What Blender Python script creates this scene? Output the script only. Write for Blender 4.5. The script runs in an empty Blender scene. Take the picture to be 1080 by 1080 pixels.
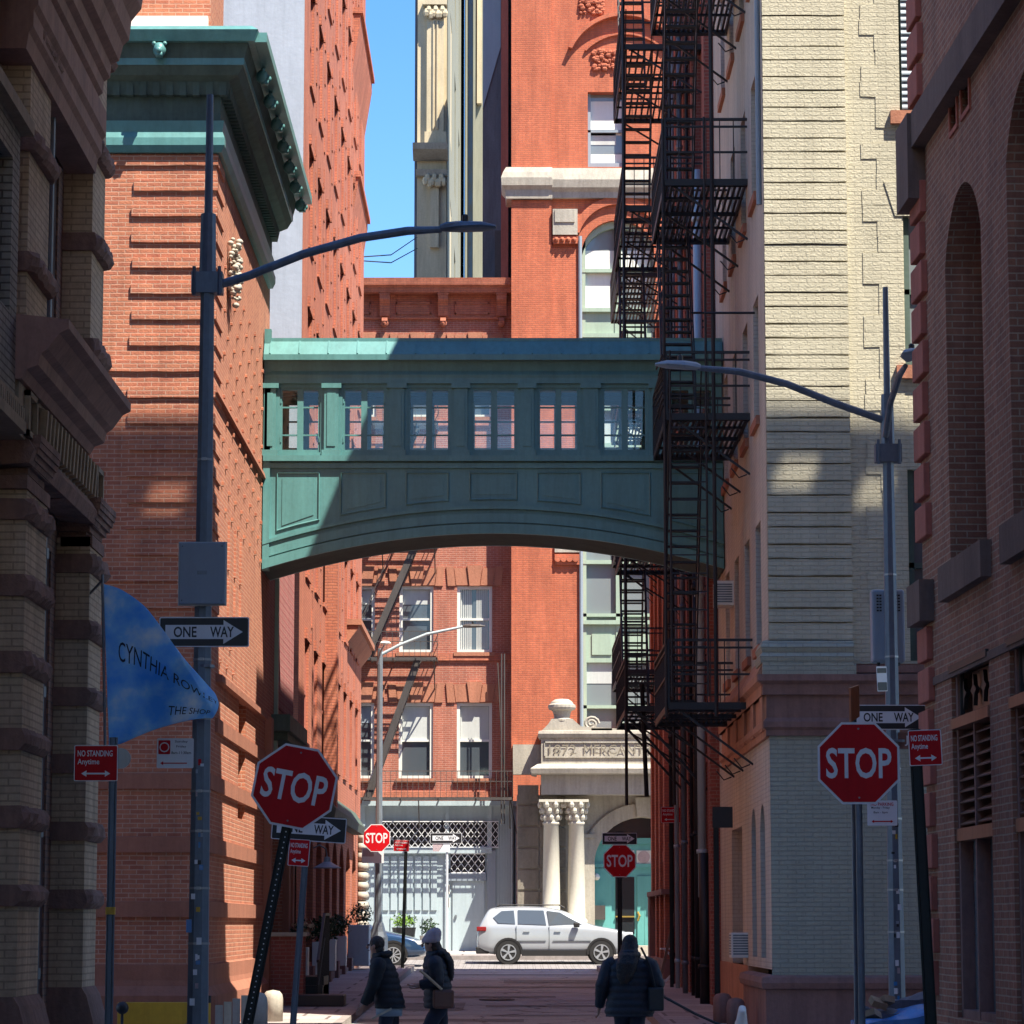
import bpy, bmesh, math, random
from mathutils import Vector, Matrix
R = math.radians
random.seed(7)
scene = bpy.context.scene
col = scene.collection
# ---------------------------------------------------------------- camera, sky, sun, exposure
FPX = 3231.0; CZ = 1.7; PITCH = math.atan2(435.0, 3231.0)
cam_data = bpy.data.cameras.new("camera"); cam = bpy.data.objects.new("camera", cam_data); col.objects.link(cam)
cam_data.sensor_width = 36; cam_data.lens = FPX / 1080 * 36
cam_data.clip_start = 0.5; cam_data.clip_end = 2500
cam.location = (0, 0, CZ); cam.rotation_euler = (R(90) + PITCH, 0, 0)
scene.camera = cam
SUN_AZ = R(45); SUN_EL = math.atan(2.5 * math.sin(SUN_AZ))
w = bpy.data.worlds.new("World"); scene.world = w; w.use_nodes = True
nt = w.node_tree; nt.nodes.clear()
sky = nt.nodes.new('ShaderNodeTexSky'); sky.sky_type = 'NISHITA'; sky.sun_disc = False
sky.sun_elevation = SUN_EL; sky.sun_rotation = math.pi - SUN_AZ; sky.air_density = 1.0; sky.dust_density = 0.1; sky.ozone_density = 3.0
bg = nt.nodes.new('ShaderNodeBackground'); bg.inputs['Strength'].default_value = 0.105
out = nt.nodes.new('ShaderNodeOutputWorld')
hs = nt.nodes.new('ShaderNodeHueSaturation'); hs.inputs['Saturation'].default_value = 1.30; hs.inputs['Hue'].default_value = .507; nt.links.new(sky.outputs[0], hs.inputs['Color']); nt.links.new(hs.outputs[0], bg.inputs[0]); nt.links.new(bg.outputs[0], out.inputs[0])
sd = bpy.data.lights.new("sun", 'SUN'); sd.energy = 5.0; sd.angle = R(0.3); sd.color = (1.0, 0.93, 0.80)
sun = bpy.data.objects.new("sun", sd); col.objects.link(sun)
tosun = Vector((math.sin(SUN_AZ) * math.cos(SUN_EL), -math.cos(SUN_AZ) * math.cos(SUN_EL), math.sin(SUN_EL)))
sun.rotation_euler = tosun.to_track_quat('Z', 'Y').to_euler(); sun.location = (20, -20, 60)
scene.view_settings.view_transform = 'Standard'; scene.view_settings.look = 'None'
scene.view_settings.gamma = 1; scene.view_settings.exposure = 1.38
scene.cycles.max_bounces = 6; scene.cycles.diffuse_bounces = 4; scene.cycles.sample_clamp_indirect = 6

# ---------------------------------------------------------------- geometry helpers
cp, sp = math.cos(PITCH), math.sin(PITCH)
def ray(px, py):
    return Vector((px - 540, FPX * cp - (540 - py) * sp, FPX * sp + (540 - py) * cp))
def at(px, py, Y):
    d = ray(px, py); t = Y / d.y
    return Vector((d.x * t, Y, CZ + d.z * t))
def onx(px, py, x0, k=0.0):          # on the plane x = x0 + k*y
    d = ray(px, py); t = x0 / (d.x - k * d.y)
    return Vector((d.x * t, d.y * t, CZ + d.z * t))
def gz(Y):
    if Y < 45: return 0.0
    if Y < 88: return 0.5 * (Y - 45) / 43
    if Y < 97: return 0.5 + 0.25 * (Y - 88) / 9
    return 0.75
class MB:
    def __init__(s): s.v = []; s.f = []; s.smooth = False
    def face(s, pts):
        n = len(s.v); s.v += [tuple(p) for p in pts]; s.f.append(tuple(range(n, n + len(pts))))
    def box(s, x0, x1, y0, y1, z0, z1):
        if x0 > x1: x0, x1 = x1, x0
        if y0 > y1: y0, y1 = y1, y0
        if z0 > z1: z0, z1 = z1, z0
        n = len(s.v)
        s.v += [(x0,y0,z0),(x1,y0,z0),(x1,y1,z0),(x0,y1,z0),(x0,y0,z1),(x1,y0,z1),(x1,y1,z1),(x0,y1,z1)]
        s.f += [tuple(n+i for i in q) for q in ((0,3,2,1),(4,5,6,7),(0,1,5,4),(1,2,6,5),(2,3,7,6),(3,0,4,7))]
        return s
    def fbox(s, F, u0, u1, z0, z1, n0, n1):
        if u0 > u1: u0, u1 = u1, u0
        if z0 > z1: z0, z1 = z1, z0
        if n0 > n1: n0, n1 = n1, n0
        n = len(s.v)
        s.v += [F.P(u0,z0,n1),F.P(u1,z0,n1),F.P(u1,z0,n0),F.P(u0,z0,n0),F.P(u0,z1,n1),F.P(u1,z1,n1),F.P(u1,z1,n0),F.P(u0,z1,n0)]
        s.f += [tuple(n+i for i in q) for q in ((0,3,2,1),(4,5,6,7),(0,1,5,4),(1,2,6,5),(2,3,7,6),(3,0,4,7))]
        return s
    def poly(s, F, pts, n0, n1):     # prism of (u,z) outline between n0 and n1 (n1 = front)
        a = [F.P(u, z, n1) for u, z in pts]; b = [F.P(u, z, n0) for u, z in pts]
        k = len(a); m = len(s.v); s.v += a + b
        s.f.append(tuple(range(m, m + k))); s.f.append(tuple(range(m + 2*k - 1, m + k - 1, -1)))
        for i in range(k):
            j = (i + 1) % k; s.f.append((m + i, m + k + i, m + k + j, m + j))
        return s
    def prof(s, F, u0, u1, pr):      # (n,z) closed profile pushed along u
        a = [F.P(u0, z, n) for n, z in pr]; b = [F.P(u1, z, n) for n, z in pr]
        k = len(a); m = len(s.v); s.v += a + b
        s.f.append(tuple(range(m, m + k))); s.f.append(tuple(range(m + 2*k - 1, m + k - 1, -1)))
        for i in range(k):
            j = (i + 1) % k; s.f.append((m + i, m + k + i, m + k + j, m + j))
        return s
    def sweep(s, path, pr):          # open 2D path, outward = right-hand side; pr = [(offset, z)] closed
        rings = []
        for i, p in enumerate(path):
            p = Vector(p)
            if i == 0: d = (Vector(path[1]) - p).normalized(); nrm = Vector((d.y, -d.x)); sc = 1
            elif i == len(path) - 1: d = (p - Vector(path[i-1])).normalized(); nrm = Vector((d.y, -d.x)); sc = 1
            else:
                d0 = (p - Vector(path[i-1])).normalized(); d1 = (Vector(path[i+1]) - p).normalized()
                n0 = Vector((d0.y, -d0.x)); n1 = Vector((d1.y, -d1.x)); nrm = (n0 + n1).normalized(); sc = 1 / max(.3, nrm.dot(n0))
            rings.append([(p.x + nrm.x*o*sc, p.y + nrm.y*o*sc, z) for o, z in pr])
        m = len(s.v); k = len(pr)
        for r in rings: s.v += r
        for i in range(len(rings) - 1):
            for j in range(k):
                jj = (j + 1) % k; s.f.append((m+i*k+j, m+(i+1)*k+j, m+(i+1)*k+jj, m+i*k+jj))
        s.f.append(tuple(m + j for j in range(k))); e = m + (len(rings)-1)*k
        s.f.append(tuple(e + j for j in reversed(range(k))))
        return s
    def tube(s, pts, r, n=8, caps=True, rot=0.0):
        pts = [Vector(p) for p in pts]; k = len(pts)
        rs = r if isinstance(r, (list, tuple)) else [r] * k
        m = len(s.v); prev = None
        for i, p in enumerate(pts):
            if i == 0: d = pts[1] - p
            elif i == k - 1: d = p - pts[i-1]
            else: d = (pts[i+1] - p).normalized() + (p - pts[i-1]).normalized()
            d.normalize()
            if prev is None:
                a = Vector((0,0,1)) if abs(d.z) < .9 else Vector((1,0,0))
                x = d.cross(a).normalized()
            else: x = (prev - d * prev.dot(d)).normalized()
            prev = x; y = d.cross(x)
            for j in range(n):
                t = 2*math.pi*j/n + rot; s.v.append(tuple(p + x*(rs[i]*math.cos(t)) + y*(rs[i]*math.sin(t))))
        for i in range(k-1):
            for j in range(n):
                jj = (j+1) % n; s.f.append((m+i*n+j, m+i*n+jj, m+(i+1)*n+jj, m+(i+1)*n+j))
        if caps:
            s.f.append(tuple(m + j for j in reversed(range(n)))); s.f.append(tuple(m+(k-1)*n+j for j in range(n)))
        return s
    def bar(s, a, b, w): return s.tube([a, b], w*.5*1.414, 4, True, math.pi/4)
    def lathe(s, c, pr, n=16):       # pr = [(r,z)]
        m = len(s.v); k = len(pr)
        for r_, z in pr:
            for j in range(n):
                t = 2*math.pi*j/n; s.v.append((c[0]+r_*math.cos(t), c[1]+r_*math.sin(t), c[2]+z))
        for i in range(k-1):
            for j in range(n):
                jj = (j+1) % n; s.f.append((m+i*n+j, m+i*n+jj, m+(i+1)*n+jj, m+(i+1)*n+j))
        s.f.append(tuple(m + j for j in reversed(range(n)))); s.f.append(tuple(m+(k-1)*n+j for j in range(n)))
        return s
    def ball(s, c, r, sx=1, sy=1, sz=1, nu=8, nv=6):
        pr = [(max(.001, math.sin(math.pi*i/nv))*1.0, -math.cos(math.pi*i/nv)) for i in range(nv+1)]
        m = len(s.v); s.lathe((0,0,0), [(r*a, r*b) for a, b in pr], nu)
        for i in range(m, len(s.v)):
            x, y, z = s.v[i]; s.v[i] = (c[0]+x*sx, c[1]+y*sy, c[2]+z*sz)
        return s
    def wall(s, F, u0, u1, z0, z1, holes=(), depth=.25, n=0.0):
        us = sorted({u0, u1} | {h[0] for h in holes} | {h[1] for h in holes}); us = [u for u in us if u0 <= u <= u1]
        zs = sorted({z0, z1} | {h[2] for h in holes} | {h[3] for h in holes}); zs = [z for z in zs if z0 <= z <= z1]
        for i in range(len(us)-1):
            for j in range(len(zs)-1):
                cu = (us[i]+us[i+1])/2; cz = (zs[j]+zs[j+1])/2
                if any(h[0] < cu < h[1] and h[2] < cz < h[3] for h in holes): continue
                s.face([F.P(us[i],zs[j],n),F.P(us[i+1],zs[j],n),F.P(us[i+1],zs[j+1],n),F.P(us[i],zs[j+1],n)])
        for h in holes:
            a, b, c, d = h[:4]; arch = h[4] if len(h) > 4 else 0; e = n - depth
            s.face([F.P(a,c,n),F.P(a,c,e),F.P(b,c,e),F.P(b,c,n)][::-1])
            s.face([F.P(a,c,n),F.P(a,d-arch,n),F.P(a,d-arch,e),F.P(a,c,e)][::-1])
            s.face([F.P(b,c,n),F.P(b,c,e),F.P(b,d-arch,e),F.P(b,d-arch,n)][::-1])
            if not arch: s.face([F.P(a,d,n),F.P(b,d,n),F.P(b,d,e),F.P(a,d,e)][::-1])
            else:
                pts = archpts(a, b, d, arch)
                half = len(pts)//2
                s.face([F.P(a,d,n)] + [F.P(u,z,n) for u, z in pts[:half+1]][::1] + [])
                s.face([F.P(u,z,n) for u, z in pts[half:]] + [F.P(b,d,n)])
                for i in range(len(pts)-1):
                    (p, q), (r_, t) = pts[i], pts[i+1]
                    s.face([F.P(p,q,n),F.P(p,q,e),F.P(r_,t,e),F.P(r_,t,n)])
        return s
def archpts(a, b, d, arch, n=14):    # arc over a..b with crown at d and springing at d-arch
    hw = (b-a)/2; Rr = (hw*hw + arch*arch)/(2*arch); cz = d - Rr; cu = (a+b)/2
    t0 = math.asin(min(1, hw/Rr)); 
    return [(cu + Rr*math.sin(-t0 + 2*t0*i/n), cz + Rr*math.cos(-t0 + 2*t0*i/n)) for i in range(n+1)]
class Frame:
    def __init__(s, ox, oy, ux, uy):
        L = math.hypot(ux, uy); s.o = (ox, oy); s.u = (ux/L, uy/L); s.n = (uy/L, -ux/L)
    def P(s, u, z, n=0.0): return (s.o[0]+s.u[0]*u+s.n[0]*n, s.o[1]+s.u[1]*u+s.n[1]*n, z)
    def pix(s, px, py, n=0.0):
        d = ray(px, py); ox = s.o[0]+s.n[0]*n; oy = s.o[1]+s.n[1]*n
        t = (ox*s.n[0]+oy*s.n[1]) / (d.x*s.n[0]+d.y*s.n[1])
        x, y = d.x*t-ox, d.y*t-oy
        return x*s.u[0]+y*s.u[1], CZ + d.z*t
LOCAL = Frame(0, 0, 1, 0)
# ---------------------------------------------------------------- object helpers
def thing(name, label, cat, loc=(0,0,0), rot=(0,0,0), group=None, kind=None):
    o = bpy.data.objects.new(name, None); col.objects.link(o); o.empty_display_size = .2
    o.location = loc; o.rotation_euler = rot
    if label: o['label'] = label
    if cat: o['category'] = cat
    if group: o['group'] = group
    if kind: o['kind'] = kind
    return o
def rootof(o):
    while o.parent: o = o.parent
    return o
def mesh_of(name, mb):
    me = bpy.data.meshes.new(name); me.from_pydata(mb.v, [], mb.f); me.validate()
    uv = me.uv_layers.new(name="UVMap")
    for p in me.polygons:
        n = p.normal; ax = 0 if abs(n.x) >= abs(n.y) and abs(n.x) > abs(n.z) else (1 if abs(n.y) > abs(n.z) else 2)
        for li in p.loop_indices:
            c = me.vertices[me.loops[li].vertex_index].co
            uv.data[li].uv = (c.y, c.z) if ax == 0 else ((c.x, c.z) if ax == 1 else (c.x, c.y))
        if mb.smooth: p.use_smooth = True
    return me
def fixn(me):
    bm = bmesh.new(); bm.from_mesh(me); bmesh.ops.recalc_face_normals(bm, faces=bm.faces); bm.to_mesh(me); bm.free()
SPLIT = {'rough_stone_band','stone_band','corner_stone','pier_base','capital','pier','dentil','pilaster','panel','bracket','post','belt_course','board','entablature','vent_surround','sticker',
         'roof_seam','arch_moulding','string_course','house_number','lintel','rusticated_pier','rusticated_block','downpipe','hole_row','carved_relief','transom','door_pane','step','leg','foot','door_jamb','door_hood','notice_panel','wall_bracket'}
def islands(mb, gap=.012):
    par = list(range(len(mb.v)))
    def find(a):
        while par[a] != a: par[a] = par[par[a]]; a = par[a]
        return a
    for f in mb.f:
        r = find(f[0])
        for i in f[1:]: par[find(i)] = r
    comp = {}
    for k, f in enumerate(mb.f): comp.setdefault(find(f[0]), []).append(k)
    boxes = []
    for fs in comp.values():
        ids = {i for k in fs for i in mb.f[k]}; P = [mb.v[i] for i in ids]
        boxes.append([fs, [min(p[a] for p in P)-gap for a in range(3)], [max(p[a] for p in P)+gap for a in range(3)]])
    merged = True
    while merged:
        merged = False; out_ = []
        for b in boxes:
            for o in out_:
                if all(b[1][a] <= o[2][a] and o[1][a] <= b[2][a] for a in range(3)):
                    o[0] = o[0]+b[0]; o[1] = [min(x, y) for x, y in zip(o[1], b[1])]; o[2] = [max(x, y) for x, y in zip(o[2], b[2])]; merged = True; break
            else: out_.append(b)
        boxes = out_
    res = []
    for fs, _, _ in boxes:
        m = MB(); m.smooth = mb.smooth; mp = {}
        for k in fs:
            for i in mb.f[k]:
                if i not in mp: mp[i] = len(m.v); m.v.append(mb.v[i])
            m.f.append(tuple(mp[i] for i in mb.f[k]))
        res.append(m)
    return res
def part(name, mb, mat, parent=None, label=None, world=True, bevel=0, fix=False, kind=None, split=True):
    """one mesh object; world=True: coordinates are world ones and are moved into the root's frame"""
    if split and name in SPLIT:
        pcs = islands(mb)
        if 1 < len(pcs) <= 100:
            return [part(name, q, mat, parent, label, world, bevel, fix, kind, False) for q in pcs][0]
    if parent is not None and world:
        r = rootof(parent); L = r.location
        mb.v = [(x-L.x, y-L.y, z-L.z) for x, y, z in mb.v]
    me = mesh_of(name, mb)
    if fix: fixn(me)
    me.materials.append(mat)
    o = bpy.data.objects.new(name, me); col.objects.link(o)
    if parent is not None: o.parent = parent
    if label: o['label'] = label
    if kind: o['kind'] = kind
    if bevel:
        m = o.modifiers.new('bevel', 'BEVEL'); m.width = bevel; m.segments = 2; m.limit_method = 'ANGLE'
    return o
def solo(name, mb, mat, label=None, cat=None, group=None, kind=None, smooth=False, bevel=0, fix=False):
    o = part(name, mb, mat, None, label, bevel=bevel, fix=fix)
    if cat: o['category'] = cat
    if group: o['group'] = group
    if kind: o['kind'] = kind
    return o
def text_mb(s, w, h, bold=0.0, depth=.003, cx=0, cz=0, y=0):
    """lettering fitted in a w x h box, centred at (cx, cz), facing -Y"""
    cu = bpy.data.curves.new('t', 'FONT'); cu.body = s; cu.size = 1; cu.offset = bold; cu.resolution_u = 3
    o = bpy.data.objects.new('t', cu); col.objects.link(o)
    bpy.context.view_layer.update()
    me = bpy.data.meshes.new_from_object(o.evaluated_get(bpy.context.evaluated_depsgraph_get()))
    col.objects.unlink(o); bpy.data.objects.remove(o)
    xs = [v.co.x for v in me.vertices]; ys = [v.co.y for v in me.vertices]
    x0, x1, y0, y1 = min(xs), max(xs), min(ys), max(ys)
    mb = MB()
    for p in me.polygons:
        pts = [me.vertices[i].co for i in p.vertices]
        mb.face([(cx+((q.x-x0)/(x1-x0)-.5)*w, y-depth, cz+((q.y-y0)/(y1-y0)-.5)*h) for q in pts])
    bpy.data.meshes.remove(me)
    return mb
def rrect(w, h, r=.02, n=4, cx=0, cz=0):
    pts = []
    for (sx, sz, a0) in ((1,-1,-90),(1,1,0),(-1,1,90),(-1,-1,180)):
        for i in range(n+1):
            a = R(a0 + 90*i/n); pts.append((cx+sx*(w/2-r)+r*math.cos(a), cz+sz*(h/2-r)+r*math.sin(a)))
    return pts
# ---------------------------------------------------------------- materials
MATS = {}
def _base(name):
    m = bpy.data.materials.new(name); m.use_nodes = True; t = m.node_tree; t.nodes.clear()
    o = t.nodes.new('ShaderNodeOutputMaterial'); b = t.nodes.new('ShaderNodeBsdfPrincipled'); t.links.new(b.outputs[0], o.inputs[0])
    MATS[name] = m
    return m, t, b
def _noise(t, vec, scale, detail=4, rough=.6):
    n = t.nodes.new('ShaderNodeTexNoise'); n.inputs['Scale'].default_value = scale; n.inputs['Detail'].default_value = detail
    n.inputs['Roughness'].default_value = rough; t.links.new(vec, n.inputs['Vector']); return n
def _ramp(t, fac, stops):
    r = t.nodes.new('ShaderNodeValToRGB'); t.links.new(fac, r.inputs[0]); e = r.color_ramp.elements
    e[0].position, e[0].color = stops[0][0], (*stops[0][1], 1); e[1].position, e[1].color = stops[-1][0], (*stops[-1][1], 1)
    for p, c in stops[1:-1]:
        x = e.new(p); x.color = (*c, 1)
    return r
def _mix(t, a, b, fac, mode='MIX'):
    m = t.nodes.new('ShaderNodeMix'); m.data_type = 'RGBA'; m.blend_type = mode
    if isinstance(fac, (int, float)): m.inputs[0].default_value = fac
    else: t.links.new(fac, m.inputs[0])
    for v, i in ((a, 6), (b, 7)):
        if isinstance(v, tuple): m.inputs[i].default_value = (*v, 1)
        else: t.links.new(v, m.inputs[i])
    return m.outputs[2]
def _coords(t, uv=False, stretch=None):
    tc = t.nodes.new('ShaderNodeTexCoord'); v = tc.outputs['UV'] if uv else tc.outputs['Object']
    if stretch:
        mp = t.nodes.new('ShaderNodeMapping'); mp.inputs['Scale'].default_value = stretch; t.links.new(v, mp.inputs[0]); v = mp.outputs[0]
    return v
def _weather(t, c, amt, sc=.7):
    """soft blotches and vertical streaks, as grime, over colour c"""
    v = _coords(t, stretch=(1.6, 1.6, .35)); n = _noise(t, v, sc*2, 5, .65)
    r = _ramp(t, n.outputs[0], [(.3, (1-amt,)*3), (.7, (1+amt*.35,)*3)])
    n2 = _noise(t, _coords(t), 14, 3, .6); r2 = _ramp(t, n2.outputs[0], [(.3, (1-amt*.35,)*3), (.7, (1+amt*.2,)*3)])
    c = _mix(t, _mix(t, c, r.outputs[0], 1.0, 'MULTIPLY'), r2.outputs[0], 1.0, 'MULTIPLY')
    n3 = _noise(t, _coords(t, stretch=(7, 7, .45)), 1.6, 4, .7); r3 = _ramp(t, n3.outputs[0], [(.38, (1-min(amt*.5,.12),)*3), (.54, (1,)*3), (.72, (1,)*3), (.80, (1+min(amt*.3,.06),)*3)])
    return _mix(t, c, r3.outputs[0], 1.0, 'MULTIPLY')
def _bump(t, b, h, s, d=.02):
    n = t.nodes.new('ShaderNodeBump'); n.inputs['Strength'].default_value = s; n.inputs['Distance'].default_value = d
    t.links.new(h, n.inputs['Height']); t.links.new(n.outputs[0], b.inputs['Normal'])
def brick(name, c1, c2, cm, bw=.215, bh=.0675, ms=.009, amt=.2, bump=.6, rough=.88, dark=None):
    m, t, b = _base(name)
    v = _coords(t, uv=True); wob = _noise(t, v, 3.0, 2)
    va = t.nodes.new('ShaderNodeVectorMath'); va.operation = 'MULTIPLY_ADD'; t.links.new(wob.outputs['Color'], va.inputs[0])
    va.inputs[1].default_value = (.012, .012, 0); t.links.new(v, va.inputs[2])
    k = t.nodes.new('ShaderNodeTexBrick'); t.links.new(va.outputs[0], k.inputs['Vector'])
    k.inputs['Color1'].default_value = (*c1, 1); k.inputs['Color2'].default_value = (*c2, 1); k.inputs['Mortar'].default_value = (*cm, 1)
    k.inputs['Scale'].default_value = 1; k.inputs['Mortar Size'].default_value = ms; k.inputs['Brick Width'].default_value = bw; k.inputs['Row Height'].default_value = bh
    k.inputs['Mortar Smooth'].default_value = .3; k.inputs['Bias'].default_value = -.1
    c = k.outputs['Color']
    if dark:      # scattered dark bricks
        k2 = t.nodes.new('ShaderNodeTexBrick'); t.links.new(va.outputs[0], k2.inputs['Vector'])
        k2.inputs['Color1'].default_value = (0,0,0,1); k2.inputs['Color2'].default_value = (1,1,1,1); k2.inputs['Mortar'].default_value = (0,0,0,1)
        for q, x in (('Scale',1),('Mortar Size',ms),('Brick Width',bw),('Row Height',bh),('Bias',-.62)): k2.inputs[q].default_value = x
        k2.offset_frequency = 2; r = _ramp(t, k2.outputs['Color'], [(.35,(0,0,0)),(.7,(1,1,1))])
        n3 = _noise(t, v, 1.1, 2); r3 = _ramp(t, n3.outputs[0], [(.45,(.1,.1,.1)),(.6,(1,1,1))])
        c = _mix(t, c, dark, _mix(t, r.outputs[0], r3.outputs[0], 1.0, 'MULTIPLY'))
    c = _weather(t, c, amt); t.links.new(c, b.inputs['Base Color']); b.inputs['Roughness'].default_value = rough
    inv = t.nodes.new('ShaderNodeMath'); inv.operation = 'SUBTRACT'; inv.inputs[0].default_value = 1; t.links.new(k.outputs['Fac'], inv.inputs[1])
    ad = t.nodes.new('ShaderNodeMath'); ad.operation = 'ADD'; t.links.new(inv.outputs[0], ad.inputs[0])
    n4 = _noise(t, v, 30, 3); t.links.new(n4.outputs[0], ad.inputs[1])
    _bump(t, b, ad.outputs[0], bump, .012)
    return m
def plain(name, c, rough=.6, metal=0, amt=.12, sc=.7, bump=0, bsc=20, spec=.5, coat=0):
    m, t, b = _base(name)
    cc = _weather(t, c, amt, sc) if amt else None
    if cc is not None: t.links.new(cc, b.inputs['Base Color'])
    else: b.inputs['Base Color'].default_value = (*c, 1)
    b.inputs['Roughness'].default_value = rough; b.inputs['Metallic'].default_value = metal; b.inputs['Specular IOR Level'].default_value = spec
    b.inputs['Coat Weight'].default_value = coat
    if bump:
        n = _noise(t, _coords(t), bsc, 6, .65); _bump(t, b, n.outputs[0], bump, .03)
    return m
def glass(name, c=(.02,.025,.03), rough=.04, amt=0):
    m, t, b = _base(name); b.inputs['Roughness'].default_value = rough; b.inputs['Base Color'].default_value = (*c, 1)
    b.inputs['Specular IOR Level'].default_value = .8
    n = _noise(t, _coords(t), 1.3, 2); _bump(t, b, n.outputs[0], .15, .02)
    return m
def seethrough(name, tint=(.95,.98,.97), refl=.04):
    m = bpy.data.materials.new(name); m.use_nodes = True; t = m.node_tree; t.nodes.clear()
    o = t.nodes.new('ShaderNodeOutputMaterial'); a = t.nodes.new('ShaderNodeBsdfTransparent'); a.inputs[0].default_value = (*tint, 1)
    g = t.nodes.new('ShaderNodeBsdfGlossy'); g.inputs['Roughness'].default_value = .02; x = t.nodes.new('ShaderNodeMixShader'); x.inputs[0].default_value = refl
    t.links.new(a.outputs[0], x.inputs[1]); t.links.new(g.outputs[0], x.inputs[2]); t.links.new(x.outputs[0], o.inputs[0])
    return m
M = {}
M['brickA'] = brick('brick_orange', (.50,.178,.095), (.38,.118,.068), (.52,.29,.20), amt=.22, dark=(.13,.045,.035))
M['brickB'] = brick('brick_red_painted', (.56,.185,.10), (.48,.145,.082), (.36,.13,.09), amt=.32, bump=.5, dark=(.32,.09,.05))
M['brickB_pink'] = brick('brick_pink', (.40,.13,.12), (.33,.10,.10), (.42,.2,.18), amt=.2)
M['brickM'] = brick('brick_bright_red', (.54,.145,.066), (.47,.118,.055), (.38,.13,.08), amt=.26, bump=.5, dark=(.36,.09,.045))
M['brickG'] = brick('brick_walkup', (.44,.14,.085), (.37,.11,.07), (.50,.27,.20), amt=.3, dark=(.22,.07,.05))
M['tan'] = brick('brick_painted_cream', (.53,.485,.36), (.50,.46,.34), (.46,.42,.31), bw=.25, amt=.13, bump=1.0, rough=.75)
M['greypaint'] = brick('brick_painted_slate', (.375,.37,.285), (.355,.35,.27), (.31,.305,.24), bw=.25, amt=.12, bump=1.0, rough=.6)
M['beige'] = brick('brick_painted_beige', (.62,.545,.44), (.58,.515,.42), (.53,.46,.38), bw=.25, amt=.22, bump=.8)
M['brickR'] = brick('brick_dark_brown', (.38,.165,.10), (.27,.112,.074), (.42,.30,.215), amt=.3, ms=.008, dark=(.08,.045,.045))
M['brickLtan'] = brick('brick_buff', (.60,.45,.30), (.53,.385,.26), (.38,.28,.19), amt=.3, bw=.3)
M['brickLdark'] = brick('brick_dark_umber', (.38,.22,.155), (.30,.17,.125), (.22,.145,.115), amt=.3)  # even brown brick for the wall behind the buff piers
M['brickLwhite'] = brick('brick_whitewashed', (.34,.31,.26), (.29,.26,.22), (.13,.11,.09), bw=.3, amt=.35)
M['brickD'] = brick('brick_side_street', (.33,.085,.06), (.27,.07,.05), (.33,.17,.13), amt=.3)
M['brownstone'] = plain('brownstone', (.27,.145,.12), .85, amt=.3, bump=.35)
M['brownstoneR'] = plain('sandstone_red', (.44,.135,.095), .85, amt=.25, bump=.3)
M['stoneband'] = plain('stone_band_orange', (.36,.14,.085), .85, amt=.2, bump=.25)
M['lintelG'] = plain('stone_lintel_orange', (.42,.17,.10), .85, amt=.2, bump=.35)
M['orangestone'] = plain('stone_orange_brown', (.52,.24,.14), .8, amt=.3, bump=.25)
M['rock'] = plain('rough_stone', (.28,.165,.13), .95, amt=.4, bump=1.0, bsc=7)
M['darkpaint'] = plain('maroon_paint', (.055,.018,.024), .6, amt=.3)
M['browncornice'] = plain('brown_cornice_paint', (.33,.18,.14), .75, amt=.35, bump=.2)
M['buffstone'] = plain('buff_terracotta', (.33,.25,.17), .8, amt=.35, bump=.2)
M['green'] = plain('verdigris_paint', (.095,.255,.25), .42, amt=.2, bump=.18, bsc=2.2)
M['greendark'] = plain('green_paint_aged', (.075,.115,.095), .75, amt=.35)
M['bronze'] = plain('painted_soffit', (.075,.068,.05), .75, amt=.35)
M['greenpale'] = plain('pale_green_paint', (.34,.44,.34), .6, amt=.12)
M['teal'] = plain('teal_door_paint', (.12,.38,.36), .45, amt=.1)
M['iron'] = plain('black_iron', (.018,.016,.018), .55, amt=.3)
M['irongrey'] = plain('weathered_iron', (.075,.065,.06), .6, amt=.3)
M['limestone'] = plain('limestone', (.42,.385,.32), .85, amt=.25, bump=.3)
M['cream'] = plain('cream_stone', (.60,.50,.33), .85, amt=.2, bump=.15)
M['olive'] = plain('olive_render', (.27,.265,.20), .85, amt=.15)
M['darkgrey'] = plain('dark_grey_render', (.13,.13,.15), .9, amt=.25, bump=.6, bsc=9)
M['renderwhite'] = plain('pale_blue_render', (.37,.42,.49), .85, amt=.12, bump=.25, bsc=4)
M['white'] = plain('white_paint', (.72,.72,.66), .5, amt=.08)
M['lightblue'] = plain('pale_blue_paint', (.42,.51,.54), .5, amt=.12)
M['steel'] = plain('galvanised_steel', (.22,.25,.28), .5, .4, amt=.3, sc=2)
M['polepaint'] = plain('slate_pole_paint', (.13,.165,.21), .45, .2, amt=.3, sc=2)
M['boxgrey'] = plain('grey_cabinet', (.26,.31,.36), .5, amt=.08)
M['channel'] = plain('dark_green_channel_post', (.025,.03,.027), .6, .3, amt=.4)
M['red'] = plain('sign_red', (.56,.006,.012), .5, amt=.12, sc=1.2, spec=.15)
M['signwhite'] = plain('sign_white', (.74,.75,.76), .4, amt=.08)
M['black'] = plain('sign_black', (.012,.012,.014), .5, amt=.1)
M['yellow'] = plain('barrier_yellow', (.62,.36,.02), .5, amt=.2)
M['ply'] = plain('pale_plywood', (.52,.46,.34), .8, amt=.25)
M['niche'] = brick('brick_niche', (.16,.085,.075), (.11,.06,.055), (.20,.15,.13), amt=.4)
M['darkstone'] = plain('dark_sill_stone', (.16,.105,.085), .85, amt=.3, bump=.2)
M['ceilingpaint'] = plain('warm_ceiling_paint', (.62,.53,.42), .8, amt=.05)
M['glassdark'] = glass('window_glass_dark')
M['glasssky'] = glass('window_glass_pale', (.20,.23,.24), .05)
M['glassblue'] = glass('window_glass_grey', (.07,.085,.10), .06)
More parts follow.
